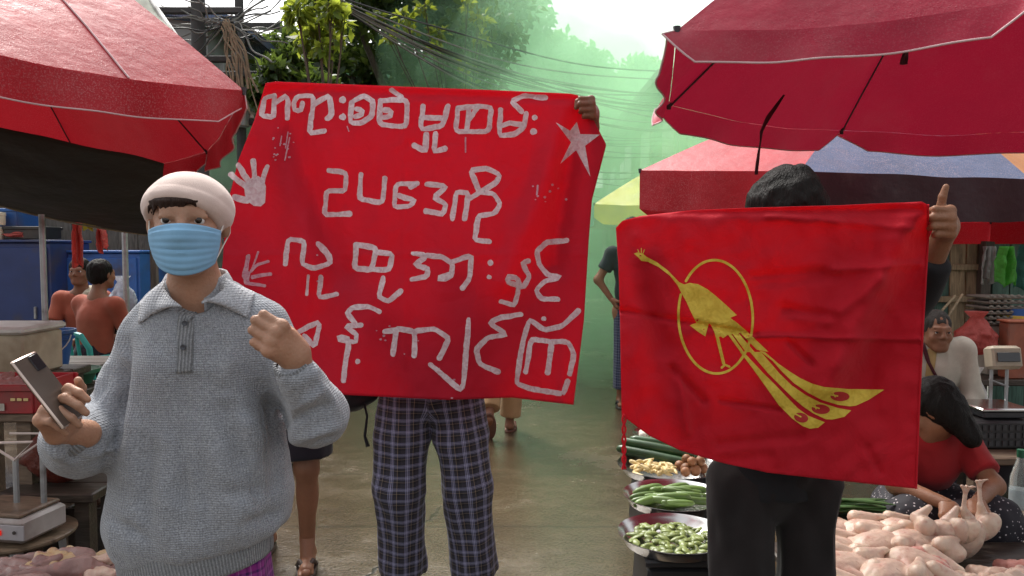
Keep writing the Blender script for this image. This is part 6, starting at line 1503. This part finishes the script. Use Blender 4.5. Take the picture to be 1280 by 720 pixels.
# platform scale
sc_ = P(1240, 508, 4.05); tzz = sc_.z - .045
ws = empty('platform_scale', (sc_.x, 4.05, tzz), 'electronic platform scale with boxy display on a post at the right', 'scale')
MB().box((sc_.x, 4.05, tzz + .05), (.26, .26, .018), bev=.006).build('platform', STEEL, ws); MB().box((sc_.x, 4.05, tzz + .022), (.22, .22, .036), bev=.006).build('base', DARKMETAL, ws)
pz = P(1262, 452, 4.12).z
for dx in (-.0, .085): MB().tube([(sc_.x + .06 + dx, 4.16, tzz + .02), (sc_.x + .06 + dx, 4.16, pz)], .009, 8).build('post', METAL, ws)
MB().box((sc_.x + .10, 4.13, pz + .02), (.16, .09, .125), rotm(R(-12), 0, 0), bev=.015).build('display', mat('tan_plastic', (.40, .34, .25), .5, .2, 6, .2, dirt=(.2, .14, .09)), ws); MB().box((sc_.x + .10, 4.079, pz + .03), (.12, .006, .05), rotm(R(-12), 0, 0), bev=.002).build('window', PH_G, ws); q = MB(); q.tube([(sc_.x + .05, 4.16, tzz + .17), (sc_.x + .155, 4.16, tzz + .13)], .006, 6); q.build('brace', METAL, ws)
bcr = empty('crate', (sc_.x + .05, 4.08, 0), 'black perforated crate under the platform scale', 'crate'); b = MB(); b.box((sc_.x + .06, 4.08, tzz - .075), (.50, .36, .148), bev=.012); b.build('box', BLACK_P, bcr); b = MB()
for i in range(14):
    for k in range(3): b.box((sc_.x - .165 + .0345 * i, 3.898, tzz - .035 - .04 * k), (.02, .006, .026))
b.build('slots', DARKMETAL, bcr)
zl = tzz - .15
tabl('grey weathered bench under the black perforated crate', sc_.x - .28, sc_.x + .7, 3.75, 4.5, zl, WOOD)
zp = .22
tabl('wide wet wooden platform right of the seated person in red', P(1205, 640, 3.3).x, P(1205, 640, 3.3).x + 1.6, 2.90, 3.65, zp, WOOD, .05)
q = P(1262, 672, 2.86); o = MB().box((q.x + .1, 2.86, zp * .5 + .12), (.42, .04, .05), bev=.008).build('metal_bar', METAL); setorg(o, (q.x + .1, 2.86, 0)); tag(o, 'grey metal bar lying in front of the wooden platform', 'bar')
# bottle
bo_ = P(1275, 618, 3.15); bot = empty('bottle', (bo_.x, 3.15, zp), 'clear plastic water bottle with green cap standing on the wooden platform', 'bottle')
GLS = NT('clear_plastic'); b_ = GLS.n('BsdfPrincipled'); b_.inputs['Base Color'].default_value = (.85, .9, .88, 1); b_.inputs['Transmission Weight'].default_value = .85; b_.inputs['Roughness'].default_value = .12; b_.inputs['IOR'].default_value = 1.25; GLS.l(b_.outputs[0], GLS.out.inputs[0]); GLS = GLS.m
zt = P(1275, 562, 3.15).z - zp
MB().lathe((bo_.x, 3.15, zp), [(.001, .002), (.034, .002), (.038, .01), (.036, zt * .25), (.039, zt * .3), (.036, zt * .35), (.039, zt * .5), (.038, zt * .7), (.018, zt * .88), (.014, zt * .9), (.014, zt * .94)], 24).build('body', GLS, bot); MB().lathe((bo_.x, 3.15, zp), [(.0165, zt * .92), (.0165, zt), (.001, zt)], 18).build('lid', GREEN_P, bot); MB().lathe((bo_.x, 3.15, zp), [(.0402, zt * .38), (.0402, zt * .58)], 24).build('label', film('bottle_label', (.5, .55, .58), .5), bot)
# ------------------------------------------------------------------ the left stall
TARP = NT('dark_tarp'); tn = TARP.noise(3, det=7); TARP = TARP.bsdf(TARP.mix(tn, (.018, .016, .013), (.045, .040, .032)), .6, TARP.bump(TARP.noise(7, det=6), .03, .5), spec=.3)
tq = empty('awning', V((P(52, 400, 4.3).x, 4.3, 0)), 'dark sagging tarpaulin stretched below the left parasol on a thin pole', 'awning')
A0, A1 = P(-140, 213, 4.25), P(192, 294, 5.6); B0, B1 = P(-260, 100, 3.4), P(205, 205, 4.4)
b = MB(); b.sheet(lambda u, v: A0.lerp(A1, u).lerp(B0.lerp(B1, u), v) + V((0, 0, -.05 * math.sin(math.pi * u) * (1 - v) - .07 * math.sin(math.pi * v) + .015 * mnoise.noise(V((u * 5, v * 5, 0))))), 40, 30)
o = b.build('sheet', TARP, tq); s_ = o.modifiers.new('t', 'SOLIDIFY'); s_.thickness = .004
b = MB(); b.tube([A0.lerp(A1, k / 24) + V((0, 0, -.05 * math.sin(math.pi * k / 24) - .004)) for k in range(25)], .008, 6); b.build('edge_rope', mat('pale_rope', (.30, .27, .20), .8), tq)
pp = P(53, 268, 4.25); MB().tube([(pp.x, 4.25, 0), (pp.x - .004, 4.25, pp.z)], .0165, 12).build('pole', METAL, tq)
for pt in (B0, A1): MB().tube([(pt.x, pt.y, 0), pt], .03, 8).build('post', PLK_D, tq)
# back sheet closing the stall
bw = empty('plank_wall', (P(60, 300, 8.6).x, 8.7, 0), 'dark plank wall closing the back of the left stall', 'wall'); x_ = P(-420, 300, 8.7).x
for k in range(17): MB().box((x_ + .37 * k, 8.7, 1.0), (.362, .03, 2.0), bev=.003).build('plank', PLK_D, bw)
# blue cabinets
def cabinet(label, x0, x1, Y, ytop, dep, m, panel):
    a, b_ = P(x0, ytop, Y), P(x1, ytop, Y); rt = empty('cabinet', ((a.x + b_.x) / 2, Y + dep / 2, 0), label, 'cabinet'); w_ = b_.x - a.x; zt = a.z
    MB().box(((a.x + b_.x) / 2, Y + dep / 2, zt / 2), (w_, dep, zt), bev=.012).build('body', m, rt); n = 2 if w_ > 1.2 else 1
    for k in range(n): d_ = MB().box((a.x + w_ * (k + .5) / n, Y - .012, zt * .5), (w_ / n - .05, .022, zt - .10), bev=.006).build('door', panel, rt); MB().box((a.x + w_ * (k + .86) / n, Y - .035, zt * .55), (.02, .03, .12), bev=.006).build('handle', METAL, d_)
    MB().box(((a.x + b_.x) / 2, Y + dep / 2 - .01, zt + .012), (w_ + .04, dep + .04, .026), bev=.006).build('top', panel, rt); return zt + .025
zA = cabinet('large navy blue cabinet at the left edge with goods piled on top', -190, 62, 7.4, 303, .7, NAVY_P, NAVY_P)
BR_BLUE = plastic('bright_blue_panel', (.035, .13, .42), .4)
zB = cabinet('brighter blue cabinet behind the two people seated at left', 64, 174, 7.7, 316, .6, BR_BLUE, BR_BLUE)
def crate(label, x, Y, z, w_, d_, h_, m, grp=None):
    q = P(x, 300, Y); rt = empty('crate', (q.x, Y, z), label, 'crate', grp); b = MB(); t = .012
    b.box((q.x, Y, z + t / 2), (w_, d_, t)); b.box((q.x, Y - d_ / 2, z + h_ / 2), (w_, t, h_), bev=.003); b.box((q.x, Y + d_ / 2, z + h_ / 2), (w_, t, h_), bev=.003); b.box((q.x - w_ / 2, Y, z + h_ / 2), (t, d_ - t * 1.2, h_), bev=.003); b.box((q.x + w_ / 2, Y, z + h_ / 2), (t, d_ - t * 1.2, h_), bev=.003); b.build('box', m, rt)
    r = MB(); r.box((q.x, Y - d_ / 2 - .008, z + h_ - .015), (w_ + .03, .02, .03), bev=.004); r.build('rim', m, rt); r = MB(); r.box((q.x, Y + d_ / 2 + .008, z + h_ - .015), (w_ + .03, .02, .03), bev=.004); r.build('rim', m, rt); return rt
crate('blue plastic crate on top of the navy cabinet', 8, 7.75, zA + .01, .48, .4, .30, BLUE_P)
crate('dark shallow crate on the navy cabinet beside the thin pole', 42, 7.6, zA + .01, .34, .35, .12, BLACK_P)
bag('plastic_bag', P(30, 300, 7.55) * V((1, 1, 0)) + V((0, 0, zA)), (.17, .12), RBAG, 'crumpled red plastic heap along the top of the navy cabinet', seed=21)
WJ = mat('cream_jar', (.60, .55, .42), .5, .15)
for k, (x, lb) in enumerate(((3, 'cream round container low on the navy cabinet'), (4, 'cream round container stacked on top of the other'))): q = P(x, 300, 7.52); o = MB().lathe((q.x, 7.45, zA + .14 * k), [(.001, .002), (.06, .002), (.066, .02), (.066, .09), (.07, .095), (.068, .125), (.001, .13)], 20).build('container', WJ); setorg(o, (q.x, 7.45, zA + .14 * k)); tag(o, lb, 'container', 'cream containers on the cabinet')
for x, y0, y1, m, lb in ((98, 278, 332, RBAG, 'long pink red plastic bag hanging above the seated person with the towel'), (126, 284, 314, RBAG, 'short pink red plastic bag hanging right of the long one'), (112, 276, 286, film('yellow_film', (.45, .40, .05), .8), 'scrap of yellow plastic on the tarpaulin rope')):
    o = hang(lb, x - 7, x + 7, y0, y1, 5.6, m, x); o['group'] = 'plastic bags hanging on the tarpaulin rope'
# two seated people
ORANGE = cloth_mat('rust_orange_cloth', (.33, .085, .05)); DLONG = plaid_mat('dark_longyi_check', [(0, (.02, .02, .03)), (.5, (.10, .04, .06)), (.6, (.02, .02, .03))], [(0, (.02, .02, .03)), (.5, (.10, .04, .06)), (.6, (.02, .02, .03))], .05)
def sitter(label, x, yh, Y, fwd, top, skin, towel=False):
    hc = P(x, yh, Y); F = V(fwd).normalized(); Rt = V((-F.y, F.x, 0)); Rt = F.cross(V((0, 0, 1))) * -1
    rt = empty('person', (hc.x, hc.y, 0), label, 'person'); z0 = hc.z - 1.20
    u = lambda a, f_, z: V((hc.x, hc.y, 0)) + Rt * a + F * f_ + V((0, 0, z + z0))
    J = dict(pelvis=u(0, -.10, .50), waist=u(0, -.09, .64), chest=u(0, -.07, .84), neck=u(0, -.05, 1.01), shL=u(.175, -.05, .96), shR=u(-.175, -.05, .96), elL=u(.22, .05, .70), elR=u(-.22, .05, .70), wrL=u(.10, .25, .66), wrR=u(-.10, .25, .66), hipL=u(.09, -.05, .48), hipR=u(-.09, -.05, .48), knL=u(.13, .36, .50), knR=u(-.13, .36, .50), anL=u(.12, .34, .10), anR=u(-.12, .34, .10), toL=u(.13, .48, .05), toR=u(-.13, .48, .05))
    HMx = frame(hc, F); S = body_solid(J, .009, .9, facing=F); head(S, HMx, J['neck']); parts = [finish(S)]
    for s in 'LR': Sq = Solid(.005, .012); hand(Sq, J['wr' + s], F, V((0, 0, -1)), s, [(30, 40, 20)] * 4, THUMB_OPEN); parts.append(finish(Sq))
    bv, bf = join(parts); mesh_np('body', bv, bf, skin, rt); eyes(HMx, rt); hair_cap(HMx, rt); tee(J, top, rt, .009, .96, .7, -.02, F)
    T = Solid(.009, .05); T.cap(J['pelvis'], J['pelvis'] + V((0, 0, .07)), .15, .14)
    for s in 'LR': T.cap(J['hip' + s], J['kn' + s], .11, .085); T.cap(J['kn' + s], V(J['an' + s]) + V((0, 0, .06)), .085, .08, cb=True)
    T.cap(J['knL'], J['knR'], .07, .07); v, f = T.mesh(); v = folds(relax(v, f, 2), f, .006, 9, 4); o = mesh_np('longyi', v, f, DLONG, rt); attr(o, 'plaid', v)
    if towel:
        tw = Solid(.007, .02); tw.chain([u(.09, .10, 1.0), u(.10, .12, .88), u(.07, .13, .72)], [.03, .045, .04], flat=F, fs=.4); tw.chain([u(.09, .10, 1.0), u(.05, -.14, 1.05)], [.03, .03]); v, f = tw.mesh(); mesh_np('towel', folds(relax(v, f, 1), f, .006, 20), f, cloth_mat('pale_towel', (.50, .44, .34)), rt)
    return J, rt, u
Ja, ra, ua = sitter('seated person facing the street in rust orange top with a pale towel at left', 99, 340, 6.7, (.15, -1, 0), ORANGE, SKIN_DARK, True)
Jb, rb_, ub = sitter('seated person seen from behind with short black hair and rust orange shirt', 128, 343, 6.15, (.35, .94, 0), ORANGE, SKIN_TAN)
def chair(label, p, fwd, zs, m):
    p = V(p); F = V(fwd).normalized(); rt = empty('plastic_chair', (p.x, p.y, 0), label, 'chair'); Rm = Matrix((V((-F.y, F.x, 0)) * -1, F, V((0, 0, 1)))).transposed(); u = lambda a, f_, z: p * V((1, 1, 0)) + Rm @ V((a, f_, z))
    MB().box(u(0, 0, zs), (.42, .42, .03), Rm, bev=.012).build('seat', m, rt); b = MB()
    b.tube([u(-.20, -.20, zs), u(-.21, -.24, zs + .30), u(-.16, -.27, zs + .40), u(0, -.28, zs + .43), u(.16, -.27, zs + .40), u(.21, -.24, zs + .30), u(.20, -.20, zs)], .022, 8); 
    for k in range(4): b.tube([u(-.12 + .08 * k, -.21, zs), u(-.12 + .08 * k, -.275, zs + .41)], .014, 6)
    b.build('backrest', m, rt)
    for a in (-1, 1):
        MB().tube([u(a * .21, -.22, zs + .22), u(a * .24, .0, zs + .22), u(a * .22, .17, zs + .19), u(a * .20, .19, zs)], .018, 8).build('armrest', m, rt)
        for f_ in (-1, 1): MB().tube([u(a * .18, f_ * .18, zs), u(a * .22, f_ * .22, 0)], [.024, .018], 8).build('leg', m, rt)
chair('teal plastic armchair under the seated person with the towel', ua(0, -.08, 0), (.15, -1, 0), max(.3, Ja['pelvis'].z - .15), TEAL_P)
chair('teal plastic chair under the seated person seen from behind', ub(0, -.08, 0), (.35, .94, 0), max(.3, Jb['pelvis'].z - .15), TEAL_P)
bag('sack', P(152, 345, 6.6) * V((1, 1, 0)) + V((0, 0, .85)), (.11, .36), film('blue_white_sack', (.48, .52, .60), .95, .5, .2), 'pale blue and white sack beside the person seen from behind', seed=31, cat='sack')
q = P(152, 380, 6.6); tabl('small dark table carrying the pale sack at left', q.x - .2, q.x + .25, 6.4, 6.85, .85, WOOD_DARK)
# counter with bucket, basin, foam box
zt1 = P(60, 458, 4.9).z; xa, xb = P(-160, 458, 4.9).x, P(118, 458, 4.9).x
tabl('dark wooden counter under the blue bucket at left', xa, xb, 4.55, 5.4, zt1, WOOD_DARK)
def bucket(name, label, c, r0, r1, h_, m, handle=True):
    rt = empty(name, c, label, name.replace('_', ' ')); c = V(c); MB().lathe(c, [(.001, .004), (r0, 0), (r1, h_), (r1 + .012, h_), (r1 + .013, h_ - .02), (r1 + .003, h_ - .022), (r1 - .006, h_ - .004), (r0 - .006, .008), (.001, .010)], 36).build('shell', m, rt); q = MB(); q.lathe(c + V((0, 0, h_ * .74)), [(r0 + (r1 - r0) * .74, 0), (r1 + .004, .004), (r1 + .004, .014), (r0 + (r1 - r0) * .78, .018)], 36); q.build('rib', m, rt)
    if handle: q = MB(); q.tube([c + V(((r1 + .01) * math.cos(a), -.02 - .09 * math.sin(a) * .6, h_ - .03 - .13 * math.sin(a))) for a in [math.pi * k / 12 for k in range(13)]], .004, 6); q.build('handle', WHITE_P, rt)
    return rt
q = P(64, 458, 4.85); bucket('bucket', 'blue plastic bucket on the counter behind the phone', (q.x, 4.85, zt1), .095, .135, P(64, 412, 4.85).z - zt1, BLUE_P)
q = P(98, 474, 4.5); z_b = P(98, 476, 4.5).z; bucket('basin', 'green plastic basin below the blue bucket', (q.x, 4.42, z_b), .11, .15, .085, GREEN_P, False); tabl('low dark table under the green basin', q.x - .2, q.x + .2, 4.2, 4.54, z_b, WOOD_DARK)
q = P(14, 470, 3.9); zf = P(14, 472, 3.8).z; fb = empty('foam_box', (q.x, 3.95, zf), 'dirty white foam box with a lid at the left edge', 'box'); hf = P(14, 408, 3.8).z - zf
MB().box((q.x - .06, 3.95, zf + hf * .42), (.40, .34, hf * .84), bev=.012).build('body', mat('dirty_foam', (.42, .36, .26), .8, .2, 7, .3, dirt=(.2, .14, .08)), fb); MB().box((q.x - .06, 3.95, zf + hf * .92), (.43, .37, hf * .15), bev=.012).build('lid', WHITE_P, fb)
tabl('rough table under the dirty foam box', q.x - .4, q.x + .22, 3.7, 4.25, zf, WOOD_DARK)
# red crate of packs
q = P(16, 495, 3.35); zr = P(16, 517, 3.2).z; rc = crate('red plastic crate of packages left of the phone hand', 10, 3.35, zr, .36, .30, .125, RED_P)
PK = film('pack_film', (.45, .20, .18), .9, .3, .2); YEL = mat('pack_mark', (.60, .45, .20), .6, .1, bump=0)
for k, dx in enumerate((-.10, .02, .12)): o = chunk('package', 70 + k, PK, (.05, .05, .03), 5); o.location = (P(10, 495, 3.35).x + dx, 3.32, zr + .08); tag(o, 'shiny wrapped package heaped in the red crate', 'package', 'packages in the red crate')
b = MB()
for k in range(3): b.box((P(17 + 8 * k, 503, 3.19).x, 3.186, zr + .062), (.020, .003, .012), bev=.001)
b.build('marks', YEL, rc); MB().box((P(3, 511, 3.19).x, 3.186, zr + .03), (.022, .003, .03)).build('sticker', WHITE_P, rc)
tabl('rough wooden stand under the red crate', P(10, 495, 3.35).x - .26, P(10, 495, 3.35).x + .2, 3.2, 3.6, zr, WOOD)
# round table with scale
Y6 = 2.95; rc_ = P(20, 664, Y6); zt2 = rc_.z
rt_ = empty('round_table', (rc_.x, Y6, 0), 'small round worn wooden table under the wire pan scale', 'table'); MB().lathe((rc_.x, Y6, zt2), [(.001, -.02), (.205, -.02), (.212, -.012), (.212, -.004), (.205, 0), (.001, 0)], 40).build('tabletop', wood_mat('worn_round_top', (.21, .15, .10), (3, 9, 9), .35), rt_)
for k in range(4): a = R(30 + 90 * k); MB().tube([(rc_.x + .15 * math.cos(a), Y6 + .15 * math.sin(a), zt2 - .02), (rc_.x + .18 * math.cos(a), Y6 + .18 * math.sin(a), 0)], .014, 8).build('leg', METAL, rt_)
SCM = mat('scale_body', (.42, .38, .36), .4, .15, 8, .1, dirt=(.18, .12, .1)); sx0 = P(14, 640, 2.9).x
ps = empty('weighing_scale', (sx0, 2.9, zt2), 'digital weighing scale with red display and wire pan rack at the left edge', 'scale')
MB().box((sx0, 2.90, zt2 + .062), (.30, .22, .09), rotm(0, 0, R(-10)), bev=.012).build('body', SCM, ps); MB().box((sx0, 2.787, zt2 + .060), (.275, .006, .058), rotm(0, 0, R(-10)), bev=.003).build('panel', mat('scale_panel', (.36, .33, .34), .35, .1, bump=0), ps)
LED = NT('red_digits'); e_ = LED.n('Emission'); e_.inputs[0].default_value = (.8, .03, .02, 1); e_.inputs[1].default_value = .45; LED.l(e_.outputs[0], LED.out.inputs[0]); LED = LED.m
b = MB(); Rz = rotm(0, 0, R(-10))
for k in range(11):
    o_ = V((-.11 + .016 * k + (.012 if k > 4 else 0), -.1185, .060)); b.box(V((sx0, 2.90, zt2)) + Rz @ o_, (.009, .003, .018), Rz)
b.build('digits', LED, ps); q = MB(); q.lathe(V((sx0, 2.90, zt2)) + Rz @ V((.122, -.119, .064)), [(.001, .004), (.006, .003), (.007, 0)], 12, Rz @ Matrix.Rotation(R(90), 3, 'X')); q.build('knob', BLACK_P, ps)
MB().box((sx0, 2.90, zt2 + .116), (.26, .20, .018), Rz, bev=.006).build('platform', wood_mat('scale_plate', (.19, .13, .09), (3, 9, 9), .4), ps)
for dx in (.01, .115): MB().tube([(sx0 + dx, 2.92, zt2 + .12), (sx0 + dx, 2.92, zt2 + (.30 if dx < .05 else .38))], .011, 8).build('post', METAL, ps)
zw = P(20, 549, 2.9).z; q = MB(); tri = [V((P(-16, 549, 2.86).x, 2.86, zw - .005)), V((P(40, 546, 2.86).x, 2.86, zw)), V((P(18, 575, 2.88).x, 2.88, P(18, 575, 2.88).z))]; q.tube(tri + [tri[0]], .006, 6); q.tube([V((tri[0].x, 2.99, zw)), V((tri[1].x, 2.99, zw)), tri[2]], .005, 6); q.build('pan_rack', mat('pale_wire', (.60, .50, .45), .4, .1, bump=0), ps)
bag('plastic_bag', (sx0 - .01, 3.25, zt2 + .10), (.13, .32), film('rusty_net', (.20, .05, .035), .9), 'dark red net bag behind the weighing scale', seed=41); tabl('dark low stand under the dark red net bag', sx0 - .2, sx0 + .2, 3.1, 3.42, zt2 + .098, WOOD_DARK)
# meat and fish heap, front left corner
zt3 = .34
tabl('low dark table under the heap of fish and meat', -1.95, -1.13, 2.02, 2.66, zt3, WOOD_DARK)
def fish(seed):
    S = Solid(.005, .02); S.cap((-.10, 0, .028), (.05, .006, .032), .020, .034, flat=(0, 1, 0), fs=.75); S.cap((.05, .006, .032), (.115, 0, .024), .033, .012); S.cap((-.10, 0, .028), (-.155, -.012, .028), .016, .022, flat=(0, 1, 0), fs=.3); S.cap((-.02, 0, .055), (.04, 0, .06), .012, .006, flat=(0, 1, 0), fs=.4)
    v, f = S.mesh(); return mesh_np('fish', folds(relax(v, f, 1), f, .002, 40, seed), f, FISHM)
f0 = fish(1); rd = random.Random(17); pl_ = []
for k in range(20):
    x = rd.uniform(4, 148); Y = rd.uniform(2.18, 2.50); q = P(x, 700, Y); pl_.append((V((q.x, Y, zt3 + .006 + .034 * (k // 8) * (1 - abs(x - 75) / 160))), rd.uniform(-.5, .5), rd.uniform(-.1, .1), rd.uniform(-.6, .9), rd.uniform(.9, 1.25)))
scatter(f0, pl_, 'fish heaped on the front left table', 'fish', 'brownish pink fish in the heap on the front left table')
YM = wet_skin('yellowish_poultry', (.50, .33, .17), (.56, .42, .26))
for k, (x, y, Y, m, lb) in enumerate(((78, 690, 2.46, YM, 'yellowish poultry piece crowning the heap at left'), (105, 686, 2.48, YM, 'curved yellowish poultry neck on the right of the heap'), (58, 696, 2.44, YM, 'flat yellowish poultry wing on the left of the heap'), (128, 692, 2.44, CHICK, 'pink piece of meat at the right end of the heap'), (140, 702, 2.36, CHICK, 'pale pink meat lowest at the right of the heap'), (30, 702, 2.40, FISHM, 'brownish cut of meat at the far left of the heap'))):
    o = chunk('poultry_piece', 50 + k, m, (.06, .03, .022), 5); q = P(x, y, Y); o.location = (q.x, Y, zt3 + .065); o.rotation_euler = (0, .1, k * .8); tag(o, lb, 'meat', 'poultry pieces on the heap')
# dim things between
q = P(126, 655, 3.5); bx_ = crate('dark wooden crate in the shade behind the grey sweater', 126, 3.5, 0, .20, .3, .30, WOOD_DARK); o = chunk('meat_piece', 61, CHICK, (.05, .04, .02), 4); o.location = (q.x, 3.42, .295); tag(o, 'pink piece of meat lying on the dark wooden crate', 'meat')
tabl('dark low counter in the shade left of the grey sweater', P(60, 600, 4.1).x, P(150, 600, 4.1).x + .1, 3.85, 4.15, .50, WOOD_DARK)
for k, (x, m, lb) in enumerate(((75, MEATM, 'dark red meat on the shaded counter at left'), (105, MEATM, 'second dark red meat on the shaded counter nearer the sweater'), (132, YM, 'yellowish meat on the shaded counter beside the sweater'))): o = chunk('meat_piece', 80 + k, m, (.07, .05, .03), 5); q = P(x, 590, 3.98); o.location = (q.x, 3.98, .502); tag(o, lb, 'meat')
# small stack seen between sweater and bare leg
q = P(354, 590, 5.2); cs = empty('carton', (q.x, 5.2, 0), 'pale carton standing behind the barelegged person', 'box'); MB().box((q.x, 5.2, .15), (.26, .22, .30), bev=.01).build('box', CARD, cs); MB().box((q.x, 5.2, .302), (.27, .23, .012), bev=.003).build('lid', WHITE_P, cs)
for k in range(4): o = MB().box((q.x + .01 * (k % 2), 5.2, .33 + .042 * k), (.24, .2, .034), bev=.012).build('foam_tray', WHITE_P); setorg(o, (q.x, 5.2, .313 + .042 * k)); tag(o, 'white foam tray in the stack on the pale carton', 'tray', 'foam trays on the carton')
# ------------------------------------------------------------------ green smoke drifting over the street
SK = Solid(.14, .9)
for (x, y, Y), r in (((700, 215, 10.5), (1.7, 3.2, 1.5)), ((700, 130, 13.5), (2.6, 3.4, 1.9)), ((625, 95, 11.0), (1.0, 1.9, .8)), ((790, 300, 9.5), (1.7, 2.6, 1.6)), ((690, 360, 10.5), (1.9, 3.6, 1.3)), ((590, 130, 12.5), (1.3, 2.2, .8)), ((760, 180, 15.5), (3.0, 3.5, 2.0)), ((560, 300, 11.5), (1.5, 2.8, 1.3)), ((260, 215, 11.0), (1.6, 1.8, .8)), ((1210, 330, 10.5), (2.2, 2.0, 1.2))):
    SK.ell(P(x, y, Y), r)
v, f = SK.mesh(); v = relax(v, f, 3); v = v + vnormals(v, f) * (.45 * vnoise(v * .8, 3) + .2 * vnoise(v * 1.9, 4))[:, None]
v[:, 2] = np.maximum(v[:, 2], .03)
t = NT('green_smoke'); vp = t.n('VolumePrincipled'); vp.inputs['Color'].default_value = (.56, .93, .60, 1); vp.inputs['Anisotropy'].default_value = .25
nz = t.ramp(t.noise(.85, det=6, rough=.62, dist=.8), [(.36, .0), (.62, 1.)]); t.l(t.math('MULTIPLY', nz, .40), vp.inputs['Density']); t.l(vp.outputs[0], t.out.inputs['Volume'])
o = mesh_np('smoke', v, f, t.m); tag(o, 'bright green smoke drifting across the street behind the banner', 'smoke', kind='stuff')
